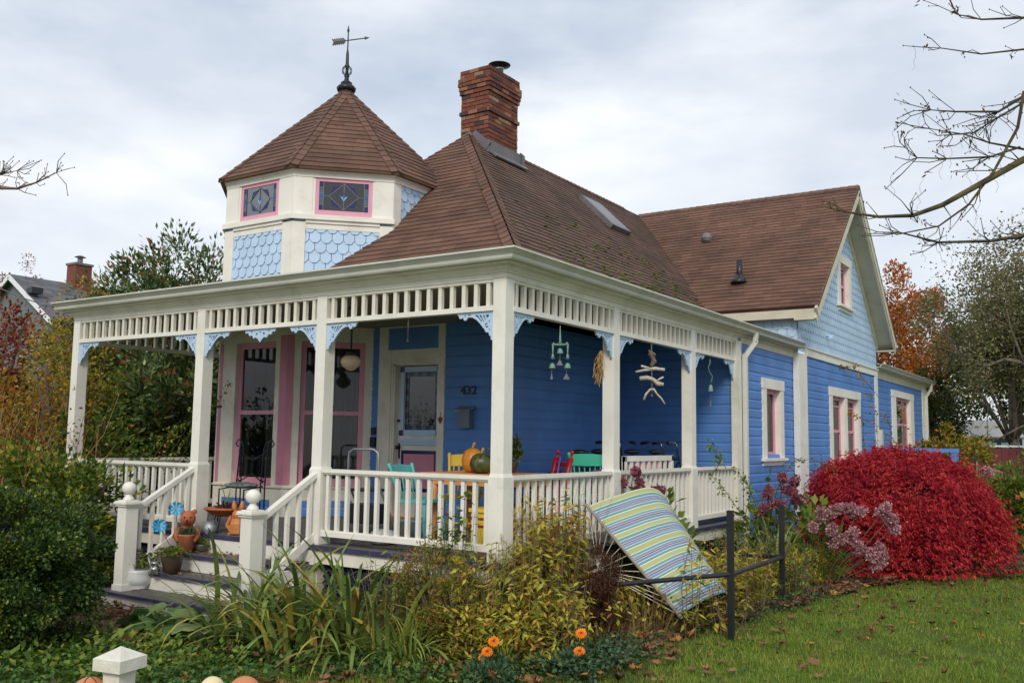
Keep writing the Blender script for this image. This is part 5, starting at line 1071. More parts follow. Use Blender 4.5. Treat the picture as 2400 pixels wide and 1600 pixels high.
# ---- near fence post and pumpkins at the bottom edge
t = thing('fence_post', 'white fence post with weathered pyramid cap at the bottom left', 'post', (.70, -4.37, G), math.radians(11)); yaw = math.radians(2)
b = MB(); b.box(-.052, .052, -.052, .052, 0, .76); lp(b, 'post', 'concrete_cap', t); b = MB(); b.box(-.055, .055, -.055, .055, .745, .765); i = len(b.v)
for k, (a, c) in enumerate((((-.087, -.087), (.087, -.087)), ((.087, -.087), (.087, .087)), ((.087, .087), (-.087, .087)), ((-.087, .087), (-.087, -.087)))): b.quadv((*a, .765), (*c, .765), (*c, .822), (*a, .822)); b.quadv((*a, .822), (*c, .822), (0, 0, .872))
b.quadv((-.087, -.087, .765), (-.087, .087, .765), (.087, .087, .765), (.087, -.087, .765)); cap = lp(b, 'cap', 'concrete_cap', t)
for (px, D, r, m, lb) in ((208, 4.45, .085, 'basket_orange', 'orange ball with black seams left of the white post cap'), (497, 4.5, .06, 'pale_gourd', 'pale cream gourd top right of the white post cap'), (572, 4.6, .085, 'basket_orange', 'rust orange gourd top at the bottom edge right of the pale one')):
    p = at(px, 1585+r*FPX/D, D); t = thing('ball' if m == 'basket_orange' and px < 300 else 'gourd', lb, 'ball' if px < 300 else 'gourd', p); b = MB(); b.ell((0, 0, 0), (r, r, r), 26, 16); lp(b, 'body', m, t, True)
    if px < 300:
        for a in (0, 1.0, 2.1): b = MB(); b.tube([(r*1.0*math.cos(a)*math.cos(s_), r*1.0*math.sin(a)*math.cos(s_), r*1.0*math.sin(s_)) for s_ in np.linspace(0, 6.28, 25)], .003, 4); lp(b, 'seam', 'black_paint', t)
        b = MB(); b.box(-.09, .09, -.09, .09, -r-.03, -r); b.box(-.04, .04, -.04, .04, -r-.60, -r-.03); lp(b, 'stand', 'concrete_cap', t)
    else: b = MB(); b.box(-.09, .09, -.09, .09, -r-.03, -r); b.box(-.04, .04, -.04, .04, -r-.60, -r-.03); lp(b, 'stand', 'twig', t)
# ---------------------------------------------------------------- ground and vegetation
LB_ = [(-9, -3.2), (-5, -2.6), (-3, -1.9), (-1.9, -1.4), (-1.35, -.2), (-.9, .62), (0, .95), (1.4, 1.17), (3.6, 1.5), (6, 1.95), (8, 2.5), (9.8, 3.6), (10.4, 9)]   # (y, x) edge of the lawn
def lawn_x(y): return np.interp(y, [q[0] for q in LB_], [q[1] for q in LB_])
b = MB(); n = 60; xs = np.concatenate([[-80, -30, -12], np.linspace(-8, 8, 64), [12, 30, 80]]); ys = np.concatenate([[-30, -14], np.linspace(-9, 14, 92), [20, 40, 120]]); V = []; F = []
hgt = lambda x, y: G+.03*math.sin(x*1.3+y*.7)*math.sin(y*.9) if -8 < x < 8 and -9 < y < 14 else G
for x in xs:
    for y in ys: V.append((x, y, hgt(x, y)-.01))
k = len(ys)
for i in range(len(xs)-1):
    for j in range(k-1): F.append((i*k+j, (i+1)*k+j, (i+1)*k+j+1, i*k+j+1))
b.v = V; b.f = F; obj('lawn', b, 'ground', kind='structure', smooth=True)
b = MB(); n = 46
yy = np.linspace(-1.2, 9.6, n)
for i in range(n-1):
    xa, xb = [float(lawn_x(y)-.05+.09*math.sin(y*5)+.05*math.sin(y*13)) for y in yy[i:i+2]]; m = 8
    for j in range(m):
        f = lambda x0, y, t: (x0+( -8-x0)*t, y); z = G+.028
        p = [(*f(xa, yy[i], j/m), z), (*f(xa, yy[i], (j+1)/m), z), (*f(xb, yy[i+1], (j+1)/m), z), (*f(xb, yy[i+1], j/m), z)]; b.quadv(*p)
b.box(-6.4, -2.9, -3.4, -1.19, G-.01, G+.027); obj('flower_bed_soil', b, 'soil', kind='structure')
# grass
def scatter_grass(n, x0, x1, y0, y1, cond, ln, wd, name, m):
    P = np.stack([rng.uniform(x0, x1, n*2), rng.uniform(y0, y1, n*2)], 1); d = np.hypot(P[:, 0]-CAM[0], P[:, 1]-CAM[1]); keep = cond(P) & (rng.random(len(P)) < np.clip(9./d, .2, 1)**1.5); P = P[keep][:n]; n = len(P)
    nz = np.sin(P[:, 0]*3.1+np.sin(P[:, 1]*2.3)*1.5)*np.sin(P[:, 1]*2.7+np.sin(P[:, 0]*1.9)*1.7)+.5*np.sin(P[:, 0]*9+P[:, 1]*4)*np.sin(P[:, 1]*8); kp = rng.random(n) < np.clip(1.05+nz*.55, .25, 1); P = P[kp]; nz = nz[kp]; n = len(P); z = np.array([hgt(*q) for q in P])-.012; B = np.concatenate([P, z[:, None]], 1); a = rng.uniform(0, 6.28, n); l = ln*rng.uniform(.5, 1.3, n)*(1+.3*nz); w_ = wd*rng.uniform(.7, 1.3, n); s = np.stack([np.cos(a), np.sin(a), np.zeros(n)], 1); t = rng.normal(size=(n, 3))*.35; t[:, 2] = 1
    V = np.stack([B-s*w_[:, None]/2, B+s*w_[:, None]/2, B+t*l[:, None]], 1).reshape(-1, 3); F = np.arange(3*n).reshape(-1, 3); o = obj(name, (V, F), m, kind='stuff'); return o
g = scatter_grass(210000, -1.2, 8, -4.6, 11, lambda P: P[:, 0] > lawn_x(P[:, 1])-.1+.12*np.sin(P[:, 1]*5), .045, .008, 'grass', 'grass_blade'); tag(g, 'short green grass of the lawn on the right of the flower bed', 'grass')
# fallen leaves: lobed, curled
def maple_leaf(P, s, az, curl, m, name, label, n_=None):
    n = len(P); lob = np.array([(0, -.42), (.16, -.28), (.42, -.34), (.34, -.10), (.56, .10), (.28, .14), (.30, .40), (.12, .26), (0, .62), (-.12, .26), (-.30, .40), (-.28, .14), (-.56, .10), (-.34, -.10), (-.42, -.34), (-.16, -.28)]); k = len(lob)
    ca, sa = np.cos(az)[:, None], np.sin(az)[:, None]; jx = 1+rng.normal(size=(n, k))*.12; x, y = lob[:, 0]*jx, lob[:, 1]*jx; r2 = x*x+y*y
    z = curl[:, None]*r2*1.6+rng.normal(size=(n, k))*.08*curl[:, None]; shr = 1-.45*np.abs(curl)[:, None]; X = x*shr; Y = y; t1 = rng.normal(size=(n, 1))*.2; t2 = rng.normal(size=(n, 1))*.2; z = z+X*t1+Y*t2
    XX = X*ca-Y*sa; YY = X*sa+Y*ca; V = np.stack([P[:, :1]+XX*s[:, None], P[:, 1:2]+YY*s[:, None], P[:, 2:3]+np.maximum(z*s[:, None]+.2*s[:, None], .003)], 2); C = np.stack([P[:, 0], P[:, 1], P[:, 2]+.12*s], 1)[:, None, :]
    V = np.concatenate([C, V], 1).reshape(-1, 3); base = np.arange(n)[:, None]*(k+1); j = np.arange(k)[None, :]; F = np.stack([np.broadcast_to(base, (n, k)), base+1+j, base+1+(j+1) % k], 2).reshape(-1, 3); o = obj(name, (V, F), m, kind='stuff'); tag(o, label, 'leaves'); return o
def leafset(n, f): P = np.array([f() for _ in range(n)]); return P
def lawnpt():
    while True:
        y = random.uniform(-5, 9.8); x = float(lawn_x(y))+abs(random.gauss(0, 1.6)) if random.random() < .6 else random.uniform(-.5, 6)
        if x > lawn_x(y)-.1: return (x, y, hgt(x, y)+.012)
P = leafset(430, lawnpt); n = len(P); maple_leaf(P, rng.uniform(.05, .125, n), rng.uniform(0, 6.28, n), rng.normal(size=n)*.5, 'dead_leaf', 'fallen_leaves', 'brown fallen maple leaves scattered over the lawn')
def bedpt(): y = random.uniform(-1.2, 8.5); return (float(lawn_x(y))-abs(random.gauss(0, .35))+.1, y, G+.04+random.random()*.03)
P = leafset(620, bedpt); n = len(P); maple_leaf(P, rng.uniform(.05, .13, n), rng.uniform(0, 6.28, n), rng.normal(size=n)*.6, 'dead_leaf', 'fallen_leaves', 'brown leaves lying thickly along the edge of the flower bed')
def pathpt(): return (random.gauss(-4.2, .7), random.gauss(-1.25, .22), G+.04+random.random()*.04)
P = leafset(420, pathpt); n = len(P); maple_leaf(P, rng.uniform(.05, .10, n), rng.uniform(0, 6.28, n), rng.normal(size=n)*.6, 'dead_leaf', 'fallen_leaves', 'brown leaves piled on the bare path at the foot of the stairs')
def steppt():
    k = random.choice(((-.20, -.2), (-.50, -.39), (-.82, -.575), (-.20, -.2))); s = random.random(); return (-2.42-s*s*1.9, k[0]+random.uniform(-.12, .12), k[1]+.02)
P = leafset(330, steppt); n = len(P); maple_leaf(P, rng.uniform(.025, .06, n), rng.uniform(0, 6.28, n), rng.normal(size=n)*.6, 'dead_leaf', 'fallen_leaves', 'small dry leaves lying on the porch stair treads')
P = leafset(40, lambda: (random.uniform(-2.2, -.3), random.uniform(.05, .6), .03)); n = len(P); maple_leaf(P, rng.uniform(.025, .06, n), rng.uniform(0, 6.28, n), rng.normal(size=n)*.6, 'dead_leaf', 'fallen_leaves', 'few dry leaves on the porch floor behind the front railing')
P = leafset(300, lambda: (random.gauss(2.2, 1.0), random.gauss(6.2, 1.1), G+.05)); n = len(P); maple_leaf(P, rng.uniform(.02, .045, n), rng.uniform(0, 6.28, n), rng.normal(size=n)*.5, 'maple_red', 'fallen_leaves', 'tiny red leaves on the lawn in front of the red maple')
def frontpt():
    while True:
        x, y = random.uniform(-3.4, 1.6), random.uniform(-3.6, -.95)
        if random.random() < math.exp(-((y+1.35)/.55)**2)+.12: return (x, y, G+.05)
P = leafset(420, frontpt); n = len(P); maple_leaf(P, rng.uniform(.05, .12, n), rng.uniform(0, 6.28, n), rng.normal(size=n)*.6, 'dead_leaf', 'fallen_leaves', 'brown curled leaves along the front of the strap leaved plants')
P = leafset(130, lambda: (1.0+random.gauss(0, .22)+.1, random.gauss(.45, .6), G+.06)); n = len(P); maple_leaf(P, rng.uniform(.07, .14, n), rng.uniform(0, 6.28, n), rng.normal(size=n)*.6, 'dead_leaf', 'fallen_leaves', 'heap of large brown leaves beside the marigolds at the lawn edge')
P = leafset(380, lawnpt); n = len(P); maple_leaf(P, rng.uniform(.02, .045, n), rng.uniform(0, 6.28, n), rng.normal(size=n)*.6, 'dead_leaf', 'fallen_leaves', 'small leaf fragments sprinkled through the lawn grass')
# ground cover carpets
def cover(name, label, n, f, ln, m, h=.08, cat='ground cover', wf=.75):
    P = np.array([f() for _ in range(n)]); P[:, 2] += rng.uniform(0, h, n); D = rng.normal(size=(n, 3)); D[:, 2] = np.abs(D[:, 2])*.5+.15; o = obj(name, leafmesh(P, D, ln, ln*wf, .12, up=(0, 0, 1)), m, kind='stuff'); tag(o, label, cat)
def gc1():
    while True:
        y = random.uniform(-4.8, -1.1); x = random.uniform(-4.2, float(lawn_x(y))+.9)
        if y < -2.0 or x > -2.3+random.random()*.4: return (x, y, G+.02)
cover('ground_cover', 'low green weeds covering the ground in front of the boxwood and path', 9000, gc1, .05, 'groundcover', .11)
def gc2(): y = random.uniform(-.9, 5); return (float(lawn_x(y))+random.gauss(-.15, .16), y, G+.02)
cover('ground_cover', 'blue green clover-like foliage along the lawn edge', 5200, gc2, .032, 'columbine', .09)
def gc3(): return (random.uniform(-3, .9), random.uniform(-1.7, -.2), G+.02)
cover('ground_cover', 'mixed low leaves beneath the strap leaved plants', 5000, gc3, .04, 'groundcover', .10)
def gc4(): y = random.uniform(7.6, 10.6); return (float(lawn_x(min(y, 9.8)))+random.uniform(-.5, .9), y+.2, G+.02)
cover('ground_cover', 'green ground cover beneath the right side of the red maple', 2500, gc4, .05, 'columbine', .12)
def gc5(): y = random.uniform(-1.6, -.1); return (random.uniform(-2.7, 1.0), y, G+.02)
def gc6():
    while True:
        y = random.uniform(-1.0, 6.2); x = random.uniform(.1, 1.1)+y*.06
        if x < .62 or y > 1.7 or random.random() < .12: return (x, y, G+.05)
cover('ground_cover', 'yellow green undergrowth filling the side flower bed', 13000, gc6, .085, 'perennial', .42, wf=.34)
def gc7(): return (random.uniform(-8.6, -4.95), random.uniform(-2.6, -.4), G+.05)
cover('ground_cover', 'leafy undergrowth left of the stairs', 5000, gc7, .06, 'shrub', .45)
cover('ground_cover', 'lush low columbine foliage at the front corner of the lawn edge', 2600, lambda: (1.0+random.gauss(0, .2), random.gauss(-.1, .35), G+.02), .042, 'columbine', .16)
cover('ground_cover', 'bright green weeds around the base of the white post cap', 1500, lambda: (random.uniform(-3.6, -1.2), random.uniform(-3.2, -1.9), G+.02), .07, 'green_fresh', .16, wf=.6)
cover('lawn_weeds', 'small round weeds and clover dotted through the lawn', 2600, lambda: (lambda q: (q[0], q[1], q[2]))(lawnpt()), .03, 'groundcover', .03, 'weeds')
# ---- bushes
def bush(name, label, cat, base, r, h, n, ln, wd, m, clumps=60, cr=.22, shell=.6, core=None, stems=6, zf=.5, droop=0., flat=1., stemm='twig', group=None, fold=.2):
    t = thing(name, label, cat, base, group=group); c = (0, 0, h*zf); P, D = crown(c, (r, r, h*(1-zf)), n, clumps, cr, shell, flat)
    k = P[:, 2] > .01; P, D = P[k], D[k]; D[:, 2] -= droop; lp(leafmesh(P, D, ln, wd, fold), 'foliage', m, t)
    if core: b = MB(); b.ell(c, (r*core, r*core, h*(1-zf)*core), 16, 10, .15); lp(b, 'shade_fill', 'shade_core', t, True)  # solid dark core stands for the shaded depth of the bush
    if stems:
        b = MB()
        for i in range(stems): a = random.random()*6.28; q = random.uniform(.2, .7)*r; b.tube([(0, 0, 0), (q*.3*math.cos(a), q*.3*math.sin(a), h*.35), (q*math.cos(a), q*math.sin(a), h*.8)], [.02*h, .012*h, .004*h], 5)
        lp(b, 'stem', stemm, t)
    return t
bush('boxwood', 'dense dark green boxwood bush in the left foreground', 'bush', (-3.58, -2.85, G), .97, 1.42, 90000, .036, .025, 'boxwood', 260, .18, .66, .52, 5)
bush('shrub', 'leafy green shrub behind the boxwood covering the left porch rail', 'bush', (-5.75, -1.0, G), .95, 1.75, 9000, .085, .05, 'shrub', 70, .26, .4, None, 12)
bush('shrub', 'green shrub with slender stems at the far left edge', 'bush', (-6.6, -2.2, G), 1.1, 1.45, 8000, .085, .05, 'shrub', 70, .26, .4, None, 10)
def twiggy(name, label, base, n, h, spread, m='twig', leaves=0, lm='yellow_leaf', ln=.07, cat='bush', r=.008):
    t = thing(name, label, cat, base); b = MB(); tips = []
    for i in range(n):
        a = random.random()*6.28; q = random.uniform(0, spread); hh = h*random.uniform(.6, 1.05); p = np.array((q*.5*math.cos(a), q*.5*math.sin(a), 0)); d = np.array((math.cos(a)*q*.5, math.sin(a)*q*.5, hh)); pts_ = [p+d*t_+rng.normal(size=3)*.03*h*t_ for t_ in (0, .3, .6, .85, 1)]; b.tube(pts_, [r, r*.8, r*.6, r*.4, r*.25], 4); tips += pts_[1:]
        for j in range(3): s0 = pts_[random.choice((1, 2, 3))]; e = s0+np.array((random.uniform(-.18, .18), random.uniform(-.18, .18), random.uniform(.1, .3)))*h*.6; b.tube([s0, e], [r*.4, r*.2], 3); tips.append(e)
    lp(b, 'stems', m, t)
    if leaves: tp = np.array(tips); P = tp[rng.integers(0, len(tp), leaves)]+rng.normal(size=(leaves, 3))*.06*h; D = rng.normal(size=(leaves, 3)); D[:, 2] -= .4; lp(leafmesh(P, D, ln, ln*.5), 'foliage', lm, t)
    return t
twiggy('bare_shrub', 'tall dry brown stemmed shrub left of the porch', (-7.9, -.6, G), 80, 2.5, 2.0, leaves=2600, lm='redshrub', ln=.06)
twiggy('bare_shrub', 'brown twiggy shrub at the left edge of the garden', (-9.4, -.2, G), 80, 2.6, 2.4, leaves=2600, lm='yellow_orange', ln=.07)
bush('red_shrub', 'dark red leaved shrub in front of the grey neighbouring house', 'bush', (-13.5, 2.0, G), 1.35, 5.0, 9000, .10, .06, 'redshrub', 60, .28, .3, None, 10, zf=.55)
bush('hydrangea', 'hydrangea with yellow and orange autumn leaves at the left edge', 'bush', (-10.2, .5, G), 1.2, 3.0, 4200, .16, .11, 'yellow_orange', 45, .26, .4, None, 8)
bush('climbing_shrub', 'yellow green vine growing beside the leftmost porch post', 'bush', (-9.6, 1.3, G), .85, 3.75, 9000, .07, .045, 'yellow_leaf', 55, .3, .3, None, 8)
bush('climbing_shrub', 'golden shrub showing above the left end of the porch roof', 'bush', (-11.7, 3.0, G), 1.0, 4.85, 12000, .07, .045, 'yellow_leaf', 60, .28, .3, None, 6)
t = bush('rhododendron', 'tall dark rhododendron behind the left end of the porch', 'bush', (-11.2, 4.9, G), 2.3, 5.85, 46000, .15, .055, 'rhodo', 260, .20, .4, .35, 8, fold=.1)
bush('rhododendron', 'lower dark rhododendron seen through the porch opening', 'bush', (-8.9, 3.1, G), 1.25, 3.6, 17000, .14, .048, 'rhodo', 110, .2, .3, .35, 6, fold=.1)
bush('viburnum', 'yellow green leafy shrub beyond the left porch opening', 'bush', (-9.75, 2.2, G), .85, 3.3, 9000, .08, .05, 'shrub', 60, .26, .3, None, 8)
bush('viburnum', 'pale green leafy shrub spilling over the left porch railing', 'bush', (-7.55, .6, G), .55, 2.6, 3200, .09, .06, 'shrub', 40, .3, .3, None, 8)
# rose sprays reaching over left rail
def spray(name, label, base, pts_list, m='green_fresh', ln=.04, per=26, stemm='bark_moss', r=.006, cat='rose'):
    t = thing(name, label, cat, base)
    for pl in pts_list:
        b = MB(); b.tube(pl, [r*(1-.7*i/(len(pl)-1)) for i in range(len(pl))], 5); obj('cane', b, stemm, t)
    Ps = []
    for pl in pts_list:
        pl = np.array(pl); m_ = len(pl)-1; tt = rng.uniform(.25, 1, per)*m_; i = np.minimum(tt.astype(int), m_-1); Ps.append(pl[i]+(pl[i+1]-pl[i])*(tt-i)[:, None]+rng.normal(size=(per, 3))*.035)
    P = np.concatenate(Ps); D = rng.normal(size=P.shape); D[:, 2] -= .2; obj('leaves', leafmesh(P, D, ln, ln*.62), m, t); return t
twiggy('bare_shrub', 'tall wispy tan stems rising in front of the leftmost porch post', (-7.1, -1.35, G), 90, 2.35, 1.7, m='straw', leaves=1800, lm='shrub', ln=.06)
twiggy('bare_shrub', 'tan wispy stems at the far left behind the green bushes', (-8.6, -1.5, G), 90, 2.5, 2.0, m='straw', leaves=1500, lm='yellow_orange', ln=.06)
spray('rose_bush', 'arching green shoots growing across the left porch opening', (-7.2, -.4, G), [[A3(250+random.uniform(-40, 60), 1230, 12.0), A3(280+20*k, 1120-6*k, 12.1), A3(320+24*k, 1060-12*k, 12.1), A3(360+26*k, 1045-20*k+random.uniform(-10, 30), 12.0)] for k in range(8)], 'shrub', .06, 60)
spray('rose_bush', 'rose with arching thorny cane leaning against the side railing', (.45, 5.2, G), [[(.35, 5.3, G), A3(1790, 1290, 12.2), A3(1745, 1215, 11.8), A3(1700, 1150, 11.3), A3(1668, 1115, 11.0)], [A3(1745, 1215, 11.8), A3(1760, 1150, 12), A3(1720, 1090, 12)], [A3(1668, 1115, 11), A3(1690, 1080, 11.2), A3(1665, 1040, 11.2)], [A3(1800, 1290, 12), A3(1770, 1180, 11.9), A3(1745, 1120, 11.9)], [(.5, 5.6, G), A3(1820, 1150, 12.6), A3(1855, 1085, 12.8), A3(1900, 1075, 13), A3(1960, 1100, 13.2)]], 'green_fresh', .05, 70)
spray('rose_bush', 'climbing rose with brown autumn leaves against the rear windows', (.5, 14.5, G), [[(.5, 14.5+k*.8, G), A3(2000+30*k, 1120, 20), A3(1990+32*k, 1000-10*(k % 3), 20), A3(1960+38*k, 900+30*(k % 2)+12*k, 20)] for k in range(5)]+[[A3(2040, 990, 19), A3(1990, 965, 19), A3(1940, 985, 19)], [A3(2060, 930, 19.5), A3(2000, 860, 19), A3(1925, 862, 18.5)]], 'yellow_orange', .08, 60)
# strap leaved clumps
def clump(name, label, base, n, ln, wd, m, arch=1.6, lean=.5, r=.15, cat='plant', group=None, azc=None):
    t = thing(name, label, cat, base, group=group); az = rng.uniform(0, 6.28, n) if azc is None else azc+rng.normal(size=n)*.9
    B = np.stack([r*rng.uniform(0, 1, n)*np.cos(az), r*rng.uniform(0, 1, n)*np.sin(az), np.zeros(n)], 1); v = blades(B, az, ln*rng.uniform(.5, 1.15, n), wd*rng.uniform(.6, 1.2, n), arch*rng.uniform(.4, 1.3, n), lean*rng.uniform(0, 1.2, n), 8, .5); v[0][:, 2] = np.maximum(v[0][:, 2], .02); lp(v, 'leaves', m, t, True); return t
cl = [(-2.05, -1.0, 70, 1.0), (-1.75, -.75, 60, 1.0), (-1.45, -1.05, 70, .95), (-1.15, -.75, 60, 1.05), (-.85, -1.1, 60, .9), (-2.35, -1.2, 14, 1.0), (-1.9, -1.35, 50, .85), (-1.25, -1.4, 50, .8), (-.55, -.95, 40, .85)]
nm = ['leftmost strap leaved clump beside the right newel post', 'tall strap leaves at the back against the right stair rail', 'large drooping strap leaves left of centre in the front bed', 'upright strap leaves in front of the porch lattice', 'strap leaved clump next to the orange tinged azalea', 'loose strap leaves leaning over the lowest stair tread', 'low arching strap leaves at the front left of the bed', 'low arching strap leaves in the middle front of the bed', 'strap leaves mixed into the orange tinged azalea']
for (x, y, n, l), lb in zip(cl, nm): clump('iris_clump', lb, (x, y, G), int(n*1.25), l*1.12, .050, 'strap', 2.0, 1.25, .26, 'plant', 'strap leaved plants in the front bed')
t = clump('daylily_clump', 'fine arching pale green grass clump at the front of the bed', (-.22, -1.05, G), 95, .62, .020, 'strap_fine', 2.3, .7, .14)
clump('daylily_clump', 'upright dark green blades rising through the yellow plants', (.05, -.25, G), 28, .95, .022, 'strap', .5, .22, .12)
clump('daylily_clump', 'small pale arching leaves near the orange marigolds', (.55, -.75, G), 26, .45, .02, 'strap_fine', 2.4, .8, .1)
clump('daylily_clump', 'long bent grass leaves in front of the hydrangea', (.95, 5.0, G), 70, 1.05, .025, 'strap_fine', 1.7, .5, .22)
clump('daylily_clump', 'dense fine green grass at the foot of the red maple', (1.25, 5.9, G), 200, .8, .013, 'strap_fine', 1.9, .7, .28)
clump('daylily_clump', 'single bent yellowing leaves hanging over the lawn edge by the far upright', (1.35, 3.3, G), 16, .75, .02, 'strap_fine', 2.6, .3, .06)
clump('grass_tuft', 'pale straw stalks standing among the yellow perennials', (.12, .1, G), 80, 1.1, .008, 'dry_grass', .5, .28, .42)
clump('grass_tuft', 'tall bleached stems rising against the side railing', (.2, .62, G), 70, 1.45, .007, 'dry_grass', .35, .2, .4)
clump('grass_tuft', 'tan dead stems between the strap leaves and the azalea', (-.75, -.85, G), 50, .8, .009, 'dry_grass', .7, .4, .3)
clump('grass_tuft', 'tangled dry brown stems in front of the dead feathery plant', (.85, .35, G), 110, .5, .007, 'dry_grass', 1.3, .8, .3)
clump('grass_tuft', 'dry straw coloured stems under the hammock edge', (.95, 1.15, G), 120, .50, .007, 'dry_grass', .6, .45, .35)
clump('grass_tuft', 'dry brown grass between the two stand uprights', (1.15, 2.8, G), 130, .55, .008, 'dry_grass', .9, .8, .3)
# leafy perennials with drooping leaves
def perennial(name, label, base, nst, h, sp, ln, wd, m, perst=24, mult=1.9, drp=.8, cat='plant', lean=(0, 0), group=None, stemm='twig'):
    t = thing(name, label, cat, base, group=group); b = MB(); Ps = []; Ds = []; perst = int(perst*mult)
    for i in range(nst):
        a = random.random()*6.28; q = sp*math.sqrt(random.random()); p0 = np.array((q*math.cos(a), q*math.sin(a), 0)); hh = h*random.uniform(.65, 1.08); top = p0*1.35+np.array((lean[0]*hh, lean[1]*hh, hh))+rng.normal(size=3)*.05; mid = (p0+top)/2+rng.normal(size=3)*.03; b.tube([p0, mid, top], [.005, .004, .002], 4)
        tt = rng.uniform(.18, 1.02, perst); P = np.where(tt[:, None] < .5, p0+(mid-p0)*tt[:, None]*2, mid+(top-mid)*(tt[:, None]*2-1)); az = rng.uniform(0, 6.28, perst); D = np.stack([np.cos(az), np.sin(az), -drp*rng.uniform(.2, 1.5, perst)+.3], 1); Ps.append(P); Ds.append(D)
    lp(b, 'stems', stemm, t); lp(leafmesh(np.concatenate(Ps), np.concatenate(Ds), ln, wd, .15, up=(0, 0, 1)), 'leaves', m, t); return t
perennial('loosestrife', 'yellow green drooping perennials left of the hammock ropes', (.22, .05, G), 60, .95, .28, .105, .032, 'perennial', 22, 1.1)
perennial('loosestrife', 'tall yellowing perennials against the side railing', (.18, .50, G), 80, 1.30, .24, .11, .034, 'perennial', 30, 1.0)
perennial('loosestrife', 'yellow perennials in front of the corner post', (-.05, .35, G), 40, .85, .2, .09, .028, 'perennial', 22, .9)
perennial('loosestrife', 'green and yellow perennials behind the hammock foot', (.75, 2.3, G), 34, .6, .35, .09, .03, 'perennial', 16, .8)
perennial('loosestrife', 'tall yellow stem of leaves in front of the striped fabric', (1.32, 1.35, G), 5, 1.02, .10, .11, .032, 'perennial', 30, .8)
perennial('loosestrife', 'leafy yellow green growth around the near upright', (1.45, 1.95, G), 12, .62, .16, .10, .04, 'perennial', 20, .4)
perennial('loosestrife', 'yellow autumn foliage between the uprights of the stand', (1.0, 3.2, G), 70, .75, .42, .09, .03, 'perennial', 22, .7)
perennial('loosestrife', 'bright green leafy stems right of the far upright', (1.28, 4.4, G), 50, .62, .32, .085, .032, 'green_fresh', 18, .4)
perennial('loosestrife', 'mixed yellow and green perennials at the foot of the corner post', (.12, -.42, G), 60, .92, .30, .09, .028, 'perennial', 20, .9)
perennial('loosestrife', 'low yellow green perennials behind the marigolds', (.55, -.05, G), 46, .62, .28, .085, .027, 'perennial', 20, .9)
perennial('loosestrife', 'green leafy stems between azalea and strap leaves', (-.72, -.62, G), 46, .80, .24, .08, .026, 'green_fresh', 18, .6)
perennial('loosestrife', 'yellow leaved stems beside the side railing balusters', (.17, .90, G), 60, 1.15, .16, .10, .03, 'perennial', 22, 1.0)
perennial('loosestrife', 'green tangle behind the grass clump at the hydrangea', (.85, 4.4, G), 60, .85, .4, .09, .03, 'green_fresh', 18, .6)
perennial('fuchsia', 'tall fresh green stems growing in front of the porch balusters', (-.55, -.22, G), 9, 1.42, .13, .075, .042, 'green_fresh', 46, .5, stemm='twig_dark')
perennial('fuchsia', 'second group of green stems just left of the corner post', (-.32, -.20, G), 7, 1.38, .10, .075, .042, 'green_fresh', 46, .5, stemm='twig_dark')
bush('azalea', 'small leaved azalea turning orange beside the corner post', 'bush', (-.38, -.50, G), .52, 1.0, 6500, .035, .014, 'azalea', 90, .18, .5, None, 14)
bush('azalea', 'low green and orange azalea in front of the corner post', 'bush', (-.02, -.62, G), .36, .78, 3200, .035, .014, 'azalea', 50, .2, .5, None, 10)
P, D = crown((0, 0, .46), (.27, .25, .46), 15000, 44, .26, .2); D = rng.normal(size=D.shape)+(0, 0, -.2); t = thing('dead_astilbe', 'dark brown dead feathery plant in front of the hammock ropes', 'plant', (.72, .62, G)); lp(leafmesh(P, D, .05, .006), 'foliage', 'brown_fluff', t); b = MB()
for k in range(6): a = random.random()*6.28; b.tube([(random.uniform(-.1, .1), random.uniform(-.1, .1), 0), (.12*math.cos(a), .12*math.sin(a), .4), (.2*math.cos(a), .2*math.sin(a), .85)], .003, 3)
lp(b, 'stems', 'twig', t)
# squash leaves
t = thing('squash_plant', 'squash plant with big pale green leaves by the lowest step', 'plant', (-2.72, -1.52, G)); b = MB()
for k in range(26):
    a = random.random()*6.28; q = .65*math.sqrt(random.random()); c = np.array((q*math.cos(a)*1.3, q*math.sin(a)*.55, random.uniform(.08, .24))); R = random.uniform(.09, .15); tl = rng.normal(size=2)*.35; i = len(b.v); n = 12; b.v.append(tuple(c))
    for j in range(n): th = 2*math.pi*j/n; r_ = R*(1 if j % 2 else .86)*(.55 if j == 0 else 1); x, y = r_*math.cos(th+a), r_*math.sin(th+a); b.v.append((c[0]+x, c[1]+y, c[2]+x*tl[0]+y*tl[1]-.25*R+random.uniform(-.02, .02)))
    b.f += [(i, i+1+j, i+1+(j+1) % n) for j in range(n)]; b.tube([(c[0]*.8, c[1]*.8, 0), tuple(c)], .006, 4)
lp(b, 'leaves', 'squash', t, True)
